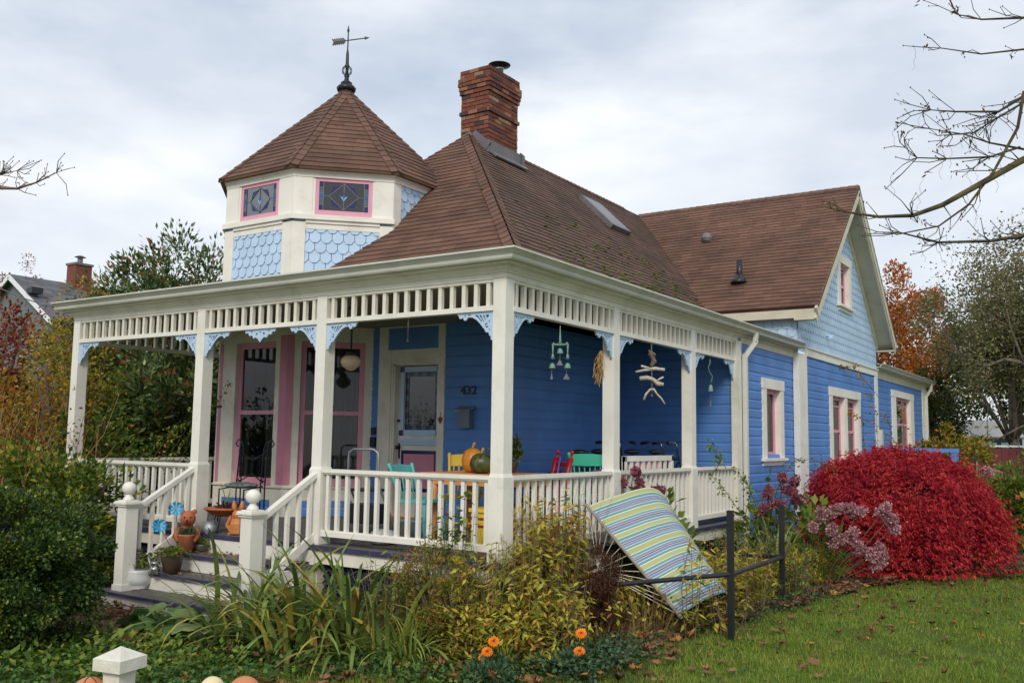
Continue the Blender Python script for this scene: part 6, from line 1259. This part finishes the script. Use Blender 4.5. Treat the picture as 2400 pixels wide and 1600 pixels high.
# marigolds
def marigold(label, px, py, D, flowers, leafy=True):
    p = at(px, py, D); t = thing('marigold_plant', label, 'flower', (p[0], p[1], G), group='orange marigolds at the lawn edge')
    for (fx_, fy) in flowers:
        c = np.array(at(fx_, fy, D))-np.array((p[0], p[1], G)); b = MB(); d = unit(CAM-np.array(at(fx_, fy, D))); u = unit(d+np.array((0, 0, .8))); s = unit(np.cross(u, (1, 0, 0))); w_ = np.cross(u, s)
        for ring, (R, nn_, zz) in enumerate(((.045, 16, 0), (.035, 14, .006), (.024, 10, .012))):
            for k in range(nn_): a = 2*math.pi*k/nn_+ring*.2; e = s*math.cos(a)+w_*math.sin(a); g_ = s*math.cos(a+.35)+w_*math.sin(a+.35); b.quadv(c+u*zz, c+e*R+u*(zz+.004), c+(e+g_)/2*R*1.1+u*(zz+.008), c+g_*R*.8+u*(zz+.002))
        fl_ = lp(b, 'flower', 'marigold', t); b = MB(); b.ell(tuple(c+u*.016), (.012, .012, .008), 8, 5); o_ = lp(b, 'centre', 'brown_glaze', t); o_.parent = fl_
        b = MB(); b.tube([(0, 0, 0), tuple(c*.5+np.array((0, 0, .05))), tuple(c)], .003, 4); lp(b, 'stem', 'moss', t)
    P, Dd = crown((0, 0, .10), (.2, .2, .10), 900, 30, .3, .3); lp(leafmesh(P[P[:, 2] > 0], Dd[P[:, 2] > 0], .05, .022), 'foliage', 'columbine', t)
marigold('marigold plant with two flowers, one above the other, near the blue pot', 1362, 1560, 7.5, [(1358, 1526), (1362, 1484)])
marigold('marigold plant with a cluster of three orange flowers left of centre', 1150, 1560, 7.35, [(1157, 1503), (1142, 1527), (1134, 1541)]); marigold('single marigold flower at the bottom edge', 1150, 1600, 7.0, [(1153, 1580)])
# hydrangeas
def hydrangea(label, base, heads, lm, hm, R=.088, h=.9, nleaf=420, lmm='green_fresh', r=.5):
    t = thing('hydrangea', label, 'bush', base); P, D = crown((0, 0, h*.5), (r, r, h*.5), nleaf, 30, .3, .3); lp(leafmesh(P[P[:, 2] > 0], D[P[:, 2] > 0], .15, .09, .1), 'foliage', lmm, t); b = MB()
    for c in heads:
        c = np.array(c)-np.array(base); n = 380; d = unit(rng.normal(size=(n, 3))); ax_ = unit(rng.normal(size=3)+np.array((0, 0, -.6))); P = c+d*R*.72*rng.uniform(.6, 1.1, (n, 1))+ax_*R*rng.uniform(-1.0, 1.0, (n, 1)); lp(leafmesh(P, d+rng.normal(size=(n, 3))*.6, .034, .034, .05), 'flower_head', hm, t); b.tube([(c[0]*.3, c[1]*.3, 0), tuple(c*np.array((.7, .7, .6))), tuple(c)], .006, 4)
    lp(b, 'stems', 'twig', t)
hydrangea('burgundy hydrangea in front of the blue wall beside the downspout', (.55, 5.9, G), [A3(1835, 1120, 12.6), A3(1850, 1150, 12.5), A3(1800, 1155, 12.5), A3(1862, 1130, 12.8), A3(1820, 1180, 12.4), A3(1785, 1195, 12.4), A3(1870, 1170, 12.7)], None, 'hydrangea_dark', .075, 1.3, 300)
hydrangea('pale pink hydrangea drooping in front of the red maple', (1.15, 5.95, G), [A3(*c, 12.2) for c in ((1925, 1205), (1955, 1195), (1985, 1190), (1905, 1235), (1950, 1240), (2010, 1200), (2070, 1195), (2085, 1215), (2095, 1235), (1960, 1270), (2010, 1280), (2040, 1300), (2065, 1290), (1995, 1255), (2060, 1320))], None, 'hydrangea_head', .082, 1.15, 260, r=.55)
hydrangea('purple flowered hydrangea with broad leaves behind the hammock top', (.42, 2.75, G), [A3(*c, 10.6) for c in ((1405, 1115), (1430, 1120), (1450, 1128), (1490, 1105), (1500, 1140), (1410, 1150), (1540, 1150))], None, 'hydrangea_dark', .06, 1.35, 420, 'azalea' if False else 'green_fresh', r=.38)
bush('hydrangea', 'browning hydrangea stems behind the purple flowered one', 'bush', (.30, 2.4, G), .3, 1.25, 260, .12, .08, 'azalea', 20, .3, .3, None, 12)
hydrangea('faded hydrangea behind the red maple on the right', (3.1, 11.3, G), [A3(*c, 18) for c in ((2310, 1105), (2325, 1110), (2350, 1165), (2365, 1180), (2340, 1175))], None, 'hydrangea_head', .12, 1.2, 500, 'azalea', r=.8)
# red laceleaf maple mound
t = thing('japanese_maple', 'low dome shaped laceleaf maple with bright crimson leaves', 'tree', (1.83, 8.25, G)); n = 38000
az = rng.uniform(0, 6.28, n); cz = rng.uniform(0, 1, n)**.8; k = 240; ca = rng.uniform(0, 6.28, k); cc = rng.uniform(.0, 1.0, k)**.5
idx = rng.integers(0, k, n); A_ = ca[idx]+rng.normal(size=n)*.15; Z_ = np.clip(cc[idx]+rng.normal(size=n)*.06, 0, 1); th = Z_*math.pi/2   # 0 top .. pi/2 rim
Rr = 1.40*(1+.06*np.sin(A_*3)+.05*np.sin(A_*7+1)+.03*np.sin(A_*17)); keep_ = rng.random(k) > .07; lift = rng.normal(size=n)*.05+.06*np.sin(idx*1.7); X_ = Rr*np.sin(th)**.85*(1+lift); Hh = 1.62*np.cos(th)**.8*(1+lift*.8)+.1-.0*th
P = np.stack([X_*np.cos(A_), X_*np.sin(A_), np.maximum(Hh, .06)], 1); kk_ = keep_[idx]; P, A_, th, n = P[kk_], A_[kk_], th[kk_], int(kk_.sum()); D = unit(np.stack([np.cos(A_)*.8, np.sin(A_)*.8, -.2-.8*np.sin(th)], 1)+rng.normal(size=(n, 3))*.25); sd = unit(np.cross(D, rng.normal(size=(n, 3))+np.stack([np.cos(A_), np.sin(A_), .6*np.ones(n)], 1)*1.5)); lp(join(*[leafmesh(P, D*math.cos(q)+sd*math.sin(q), .072-.014*abs(q), .013, .15) for q in (-1.05, -.5, 0, .5, 1.05)]), 'foliage', 'maple_red', t)
b = MB(); b.ell((0, 0, .55), (1.08, 1.08, .85), 20, 12, .08); lp(b, 'shade_fill_red', 'shade_core_red', t, True); b = MB(); b.tube([(0, 0, 0), (.05, 0, .5), (0, .1, 1.2)], [.09, .07, .04], 8)  # dark solid core stands for the shade under the leaves
for k in range(10): a = k*.63; b.tube([(0, 0, .6), (.7*math.cos(a), .7*math.sin(a), 1.2), (1.3*math.cos(a), 1.3*math.sin(a), .6)], [.04, .025, .01], 5)
lp(b, 'trunk', 'bark', t, True)
# ---- trees
def grow(b, p, d, ln, r, depth, tips, spread=.6, up=.15, nseg=3, kids=3, n=5):
    pts_ = [p]; q = p; dd = d
    for k in range(nseg): dd = unit(dd+rng.normal(size=3)*.16+np.array((0, 0, up*.3))); q = q+dd*ln/nseg; pts_.append(q)
    b.tube(pts_, [r*(1-.45*k/nseg) for k in range(nseg+1)], max(3, n)); tips.append((q, dd, depth))
    if depth == 0: return
    for k in range(kids):
        s = pts_[random.randint(1, nseg)] if k else q; nd = unit(dd+rng.normal(size=3)*spread+np.array((0, 0, up))); grow(b, s, nd, ln*random.uniform(.6, .85), r*.55, depth-1, tips, spread, up, nseg, kids, n-1)
def tree(name, label, base, h, n, ln, wd, m, r=2.5, depth=4, kids=3, trunk=.12, jit=.35, barkm='bark', spread=.6, up=.1, group=None, d0=(0, 0, 1), cat='tree'):
    t = thing(name, label, cat, base, group=group); tips = []; b = MB(); grow(b, np.array((0., 0., 0.)), unit(np.array(d0, float)), h*.32, trunk, depth, tips, spread, up, 3, kids, 8); tp = np.array([q for q, d, k in tips if k <= 1]); sc_ = h/max(1e-3, np.percentile(tp[:, 2], 96)); 
    sr = r/max(.1, np.percentile(np.abs(tp[:, :2]), 92)); b.v = [(x*(1+(sr-1)*min(1, z/.8)), y*(1+(sr-1)*min(1, z/.8)), z*sc_) for x, y, z in b.v]; tp = tp*np.array((sr, sr, sc_)); lp(b, 'trunk', barkm, t, True)
    if n: P = tp[rng.integers(0, len(tp), n)]+rng.normal(size=(n, 3))*jit; D = rng.normal(size=(n, 3)); D[:, 2] -= .3; kz = P[:, 2] > h*.44; lp(leafmesh(P[kz], D[kz], ln, wd), 'crown', m, t)
    return t
def mass(name, label, base, r, h, n, ln, m, clumps=70, cr=.2, shell=.45, zf=.55, cat='tree', core=.6, rx=None, group=None):
    t = thing(name, label, cat, base, group=group); P, D = crown((0, 0, h*zf), (rx or r, r, h*(1-zf)), n, clumps, cr, shell); lp(leafmesh(P, D, ln, ln*.6), 'crown', m, t); b = MB(); b.tube([(0, 0, 0), (.05, 0, h*.3), (0, 0, h*.8)], [.05*r+.05, .04*r+.03, .02], 8)
    for k in range(9): a = k*.7; b.tube([(0, 0, h*.25), (r*.4*math.cos(a), r*.4*math.sin(a), h*.5), (r*.75*math.cos(a), r*.75*math.sin(a), h*.75)], [.05, .03, .012], 5)
    lp(b, 'trunk', 'bark', t, True); return t
mass('maple_tree', 'orange leaved maple behind the gable of the house', (-2.3, 31, G), 2.3, 9.0, 18000, .14, 'maple_orange', 90, .2, .3, .56)
tree('apple_tree', 'old spreading tree with thinning dark green leaves on the right', (3.9, 22.5, G), 7.4, 15000, .10, .055, 'old_tree', 2.3, 5, 3, .16, .26, 'bark', .75, .12)
tree('apple_tree', 'second old tree with sparse leaves at the right edge', (3.6, 27.5, G), 8.6, 15000, .11, .06, 'old_tree', 2.8, 5, 3, .18, .3, 'bark', .75, .12)
mass('laurel_hedge', 'dense dark green laurel behind the rear corner of the house', (-.55, 26, G), 1.25, 4.7, 10000, .12, 'laurel', 90, .2, .45, .5, 'hedge')
mass('apple_tree', 'soft grey green old tree filling the gap behind the camper shrubs', (2.1, 24.0, G), 2.5, 7.6, 15000, .11, 'old_tree', 90, .22, .3, .74, 'tree')
mass('laurel_hedge', 'large dark evergreen above the white camper', (1.2, 37, G), 4.2, 8.0, 16000, .18, 'laurel', 90, .2, .4, .68, 'tree')
mass('laurel_hedge', 'olive green bush tree left of the camper', (-1.0, 27.5, G), 1.2, 4.4, 6000, .14, 'old_tree', 60, .2, .4, .5, 'tree')
bush('forsythia', 'yellow leaved shrub behind the blue deck rail', 'bush', (.95, 19.6, G), 1.15, 2.55, 6000, .10, .06, 'yellow_leaf', 60, .25, .3, None, 12)
bush('forsythia', 'yellow and orange shrub in front of the camper', 'bush', (1.95, 17.8, G), .9, 1.45, 5200, .10, .06, 'yellow_leaf', 60, .25, .3, None, 12)
bush('shrub', 'tall yellow green weeds at the right edge behind the lawn', 'bush', (3.15, 12.2, G), .62, 1.5, 6500, .09, .04, 'shrub', 60, .25, .3, None, 14)
bush('shrub', 'green shrub between the maple and the brown fence', 'bush', (2.5, 13.3, G), .8, 1.35, 5000, .08, .045, 'perennial', 50, .25, .3, None, 10)
bush('shrub', 'leafy green shrub at the foot of the far right fence', 'bush', (3.2, 16.0, G), 1.0, 1.7, 5000, .09, .05, 'green_fresh', 50, .25, .3, None, 10)
# distant trees on the left
tree('bare_tree', 'grey leafless tree far behind the left garden', (-24.5, 16, G), 6.8, 900, .12, .07, 'redshrub', 3, 5, 3, .14, .3, 'twig', .6, .2)
q_ = at(10, 900, 60); mass('red_maple', 'dark red tree above the grey roof at the left edge', (q_[0], q_[1], G), 2.4, 13.4, 3800, .17, 'redshrub', 50, .22, .5, .72)
tree('bare_tree', 'thin reddish tree rising behind the grey roof', (-27, 13, G), 7.0, 1000, .13, .07, 'redshrub', 3, 4, 3, .12, .35, 'twig', .6, .2)
mass('conifer', 'small dark conifer behind the brick chimney next door', (-26.5, 16, G), 1.4, 7.2, 3500, .2, 'laurel', 40, .22, .4, .6)
for k, (x, y, h) in enumerate(((-18, 10, 5.2), (-16, 9, 4.6), (-30, 26, 7), (-20, 30, 6.5))): mass('tree', ('round green tree behind the rhododendron', 'bushy tree just behind the porch opening', 'distant dark tree left of the house', 'distant tree hidden mostly by the roof')[k], (x, y, G), 2.6, h, 5000, .2, 'laurel', 50, .25, .4, .5)
# foreground bare branches entering from the right
def limb(b, tips, pts_, r0, r1):
    m_ = len(pts_); b.tube(pts_, [r0+(r1-r0)*i/(m_-1) for i in range(m_)], 7)
    pa = [np.array(p) for p in pts_]
    for i in range(1, m_): tips.append((pa[i], unit(pa[i]-pa[i-1]), r0+(r1-r0)*i/(m_-1)))
def twigs(b, tips, n, ln, out):
    for _ in range(n):
        p, d, r = random.choice(tips); nd = unit(d+rng.normal(size=3)*.55+np.array((0, 0, .12))); l = ln*random.uniform(.3, 1); q1 = p+nd*l*.5+rng.normal(size=3)*.02; q2 = q1+unit(nd+np.array((0, 0, .25))+rng.normal(size=3)*.35)*l*.5; b.tube([p, q1, q2], [max(.004, min(r*.4, .009)), .0045, .003], 4); b.ell(q2, (.007, .007, .01), 5, 4); out.append(q2)
        if random.random() < .6: q3 = q1+unit(nd+rng.normal(size=3)*.8)*l*.3; b.tube([q1, q3], [.004, .0025], 3); b.ell(q3, (.006, .006, .009), 5, 4); out.append(q3)
t = thing('bare_tree', 'bare mossy tree whose branches reach in from the right edge', 'tree', (7.9, 3.0, G)); o0 = np.array((7.9, 3.0, G))
b = MB(); TR = []; tips = []; b.tube([(7.9, 3, G), (7.8, 3.0, 1.2), (7.6, 3.1, 2.6), (7.3, 3.2, 4.2), (7.0, 3.3, 6.5)], [.2, .17, .14, .11, .07], 12)
limb(b, tips, [(7.55, 3.1, 2.9), A3(2700, 190, 9.4), A3(2480, 335, 9.2), A3(2392, 378, 9.1), A3(2300, 430, 9.0), A3(2210, 480, 9.0), A3(2140, 505, 8.9), A3(2060, 508, 8.9), A3(1985, 497, 8.9)], .05, .010)
limb(b, tips, [A3(2400, 215, 9.2), A3(2385, 300, 9.1), A3(2330, 400, 9.0), A3(2270, 480, 9.0), A3(2200, 530, 8.9), A3(2100, 550, 8.9)], .018, .006)
limb(b, tips, [(7.5, 3.1, 3.2), A3(2600, 500, 9.3), A3(2400, 552, 9.1), A3(2320, 565, 9.0), A3(2200, 568, 9.0), A3(2110, 545, 8.9)], .03, .007)
limb(b, tips, [(7.3, 3.2, 4.2), A3(2600, 60, 9.6), A3(2500, 150, 9.5), A3(2400, 225, 9.3), A3(2340, 262, 9.3), A3(2240, 262, 9.3), A3(2182, 258, 9.3)], .028, .005)
limb(b, tips, [A3(2400, 350, 9.1), A3(2320, 335, 9.1), A3(2260, 315, 9.1), A3(2180, 302, 9.1)], .012, .004)
limb(b, tips, [A3(2390, 345, 9.1), A3(2320, 368, 9.0), A3(2220, 372, 9.0), A3(2150, 370, 9.0), A3(2122, 346, 9.0)], .012, .004)
limb(b, tips, [(7.1, 3.25, 5.2), A3(2560, 20, 9.8), A3(2400, 42, 9.6), A3(2300, 46, 9.6), A3(2242, 34, 9.6)], .022, .005); limb(b, tips, [A3(2480, 90, 9.7), A3(2400, 116, 9.6), A3(2300, 127, 9.6), A3(2205, 113, 9.6)], .014, .005)
limb(b, tips, [A3(2400, 240, 9.3), A3(2340, 275, 9.2), A3(2280, 312, 9.2), A3(2230, 315, 9.2)], .012, .005); out = []; vis = [q for q in tips if q[0][0] < 4.8]; twigs(b, vis, 150, .42, out); obj('trunk', b, 'bark_moss', t, True)
b = MB()
for q in random.sample(out, 26):
    pts_ = [np.array(q)]; 
    for j in range(6): pts_.append(pts_[-1]+np.array((random.uniform(-.03, .03), random.uniform(-.03, .03), -random.uniform(.02, .06))))
    b.tube(pts_, .0016, 3)
obj('hanging_tendrils', b, 'twig', t)
P = np.array(random.sample(out, 40)); P = np.repeat(P, 3, 0)+rng.normal(size=(120, 3))*.02; D = rng.normal(size=(120, 3)); D[:, 2] -= 1; obj('seed_pods', leafmesh(P, D, .06, .02), 'brown_fluff', t)['kind'] = 'stuff'
t = thing('bare_tree', 'leafless branch tips entering at the left edge', 'tree', (-9.8, -3.4, G)); b = MB(); tips = []
b.tube([(-9.8, -3.4, G), (-9.7, -3.3, 1.5), (-9.5, -3.2, 3.2)], [.15, .12, .08], 8); limb(b, tips, [(-9.5, -3.2, 3.0), A3(-160, 470, 10.6), A3(-20, 440, 10.5), A3(40, 442, 10.5), A3(85, 428, 10.5), A3(132, 405, 10.5)], .03, .005); limb(b, tips, [A3(-60, 440, 10.5), A3(0, 410, 10.5), A3(40, 400, 10.5)], .01, .004); out = []; twigs(b, tips[1:], 40, .3, out); obj('trunk', b, 'twig', t, True)
# ---- neighbour's house, camper, fence, rail, wire
e0 = np.array(at(124, 752, 38)); nx_, zE = e0[0], e0[2]; sl = .62; wdt = 3.7; yg = e0[1]; t = thing('neighbour_house', 'grey neighbouring house with grey shingle roof on the left', 'house', (nx_-wdt, yg+5, G))
rz = zE+sl*wdt; b = MB(); siding(b, (nx_-2*wdt+.4, yg+.3), (1, 0), 2*wdt-.8, G, zE+.1, ex=.2); b.quadv((nx_-2*wdt+.4, yg+.32, G), (nx_-.4, yg+.32, G), (nx_-.4, yg+.32, zE), (nx_-wdt, yg+.32, rz-.1), (nx_-2*wdt+.4, yg+.32, zE)); b.quadv((nx_-.4, yg+.3, G), (nx_-.4, yg+23, G), (nx_-.4, yg+23, zE), (nx_-.4, yg+.3, zE)); obj('wall', b, 'grey_siding', t)
b = MB(); sl_ = math.hypot(1, sl); shingles(b, (nx_, yg, zE), (0, 1, 0), np.array((-1, 0, sl))/sl_, [(0, 0), (24, 0), (24, wdt*sl_), (0, wdt*sl_)], .22, .6, 'tab', .02); b.quadv((nx_, yg, zE), (nx_, yg+24, zE), (nx_-wdt, yg+24, rz), (nx_-wdt, yg, rz)); b.quadv((nx_-2*wdt, yg, zE), (nx_-wdt, yg, rz), (nx_-wdt, yg+24, rz), (nx_-2*wdt, yg+24, zE)); rf = obj('roof', b, 'grey_roof', t)
b = MB(); b.bar((nx_, yg-.02, zE-.12), (nx_-wdt, yg-.02, rz-.12), .05, .2); b.bar((nx_-2*wdt, yg-.02, zE-.12), (nx_-wdt, yg-.02, rz-.12), .05, .2); obj('rake_board', b, 'rv_white', t)
cq = np.array(onp(186, 640, 0, nx_-wdt+.2)); b = MB(); b.box(cq[0]-.36, cq[0]+.36, cq[1]-.4, cq[1]+.4, rz-.9, cq[2]+.4); ch_ = obj('chimney', b, 'old_brick', t); b = MB(); b.box(cq[0]-.41, cq[0]+.41, cq[1]-.45, cq[1]+.45, cq[2]+.32, cq[2]+.42); b.lathe([(.12, 0), (.12, .3)], (cq[0], cq[1], cq[2]+.42), 10); b.lathe([(.26, 0), (.1, .08)], (cq[0], cq[1], cq[2]+.74), 12); obj('chimney_cap', b, 'lead', ch_)
b = MB(); v_ = np.array(onp(82, 680, 0, nx_-wdt*.5)); b.box(v_[0]-.2, v_[0]+.2, v_[1]-.25, v_[1]+.25, v_[2]-.15, v_[2]+.1); obj('roof_vent', b, 'black_paint', rf)
c = np.array(at(2305, 1010, 34)); t = thing('camper', 'white motorhome with pale green windows parked behind the brown fence', 'camper', (c[0], c[1], G), math.radians(28)); x0, x1 = -1.35, 1.35
b = MB(); b.prism([(x0, -.2), (x1, -.2), (x1, 5), (x0, 5)], .4, 2.25); b.v += []; 
i = len(b.v); prof = [(x0-.02, 2.25), (x0+.35, 2.62), (x0+.9, 2.85), (x1-.9, 2.85), (x1-.35, 2.62), (x1+.02, 2.25)]
for yy_ in (-.3, 5): b.v += [(x, yy_, z) for x, z in prof]
b.f += [tuple(range(i, i+6)), tuple(range(i+6, i+12))[::-1]]+[(i+k, i+6+k, i+7+k, i+1+k) for k in range(5)]+[(i, i+5, i+11, i+6)]; lp(b, 'body', 'rv_white', t)
b = MB(); b.box(x0+.1, x1-.1, -.24, -.21, 1.15, 2.2); lp(b, 'window_frame', 'black_paint', t)
for a, c_ in ((x0+.2, -.35), (-.25, .35), (.5, x1-.2)): b = MB(); b.box(a, c_, -.27, -.245, 1.2, 2.05); lp(b, 'window', 'rv_glass', t)
b = MB()
for x in (-.35, 0, .35): b.box(x-.06, x+.06, -.33, -.30, 2.60, 2.65)
lp(b, 'marker_light', 'pumpkin', t)
for x in (x0+.1, x1-.1):
    for y_ in (.8, 4): b = MB(); b.tube([(x-.1, y_, .38), (x+.1, y_, .38)], .38, 14); lp(b, 'wheel', 'black_paint', t)
c = np.array(at(2390, 1040, 27)); t = thing('board_fence', 'dark red brown board fence in front of the camper', 'fence', (c[0], c[1], G)); b = MB()
d = unit(np.array((.95, .35, 0)));
for k in range(44): q0 = np.array((c[0], c[1], 0))+d*(k*.2-4.4); b.obox((q0[0], q0[1], (G+1.12)/2), d*.097, np.array((-d[1], d[0], 0))*.012, (0, 0, (1.12-G)/2))
obj('boards', b, 'fence_red', t); b = MB(); e1, e2 = np.array((c[0], c[1], 1.17))+d*-4.5, np.array((c[0], c[1], 1.17))+d*4.5; b.bar(e1, e2, .12, .05); obj('top_rail', b, 'rv_white', t)
for k in range(4): q0 = np.array((c[0], c[1], 0))+d*(k*2.2-3.4)-np.array((-d[1], d[0], 0))*.06; b = MB(); b.tube([(q0[0], q0[1], G), (q0[0], q0[1], 1.2)], .03, 8); obj('post', b, 'galv', t)
t = thing('deck_rail', 'blue painted wooden handrail of the side deck behind the maple', 'railing', (1.9, 14.9, G)); a0, a1 = np.array(A3(2248, 1056, 20)), np.array((.25, 14.6, 1.0)); b = MB(); b.bar(a0, (a1[0], a0[1]-.2, a0[2]), .16, .09); obj('handrail', b, 'blue', t)
b = MB(); b.box(a0[0]-.16, a0[0]-.02, a0[1]-.08, a0[1]+.08, G, a0[2]-.03); obj('post', b, 'blue', t); b = MB(); b.box(.4, .54, a0[1]-.28, a0[1]-.14, G, a0[2]-.03); obj('post', b, 'blue', t)
t = thing('overhead_wire', 'thin black overhead wire crossing behind the gable on the right', 'cable', A3(2030, 730, 34)); b = MB(); b.tube([A3(1900, 731, 36), A3(2100, 731, 36), A3(2400, 731, 36), A3(2700, 729, 36)], .03, 5); obj('wire', b, 'black_paint', t)
t = thing('overhead_wire', 'thin dark wire drooping in front of the neighbour house on the left', 'cable', A3(60, 700, 14)); b = MB(); b.tube([A3(-100, 640, 15), A3(0, 676, 14), A3(60, 700, 14), A3(110, 717, 13)], .008, 5); obj('wire', b, 'black_paint', t)
# distant hedge line closing the horizon
def far():
    a = random.uniform(-.2, 1); return (-45+a*80, 48+random.uniform(-2, 2)-6*abs(a-.5), G)
P = np.array([far() for _ in range(16000)]); P[:, 2] += rng.uniform(0, 1, 16000)**.8*(3.4+1.2*np.sin(P[:, 0]*.35)+.8*np.sin(P[:, 0]*.9)); o = obj('distant_woods', leafmesh(P, rng.normal(size=P.shape), .45, .3), 'laurel', kind='stuff'); tag(o, 'far dark tree line closing the view behind the gardens', 'trees')
def far2(): return (random.uniform(-42, -12), 22+random.uniform(-1, 1)-.25*abs(random.gauss(0, 3)), G)
P = np.array([far2() for _ in range(12000)]); P[:, 1] += (P[:, 0]+12)*.35; P[:, 2] += rng.uniform(0, 1, 12000)*(3.6+.9*np.sin(P[:, 0]*.7)); o = obj('distant_woods', leafmesh(P, rng.normal(size=P.shape), .32, .2), 'old_tree', kind='stuff'); tag(o, 'mixed hedge of trees behind the left garden', 'trees')
# ---------------------------------------------------------------- separate pieces become parts of their own
def islands(o):
    me = o.data; n = len(me.vertices); par = list(range(n))
    def find(a):
        while par[a] != a: par[a] = par[par[a]]; a = par[a]
        return a
    for p in me.polygons:
        vs = list(p.vertices)
        for v in vs[1:]: par[find(v)] = find(vs[0])
    groups = {}
    for p in me.polygons: groups.setdefault(find(p.vertices[0]), []).append(p)
    if len(groups) < 2: return
    first = True; mats = list(me.materials); nm = o.name.split('.')[0]
    for ps in groups.values():
        ids = sorted({v for p in ps for v in p.vertices}); mp_ = {v: i for i, v in enumerate(ids)}; m2 = bpy.data.meshes.new(nm)
        m2.from_pydata([me.vertices[v].co[:] for v in ids], [], [[mp_[v] for v in p.vertices] for p in ps])
        for mm in mats: m2.materials.append(mm)
        if first: first = False; o.data = m2
        else: c = o.copy(); c.data = m2; sc.collection.objects.link(c)
SPLIT = {'pink_strip', 'skirt_board', 'stringer', 'stained_glass', 'deck_nosing', 'corner_block', 'stripe', 'face', 'beads', 'clapper', 'rake_board', 'foundation', 'water_table', 'partition', 'frieze_board', 'marker_light', 'flower_headx', 'rear_leg', 'stand'}
for o in list(sc.objects):
    if o.type == 'MESH' and o.name.split('.')[0] in SPLIT: islands(o)
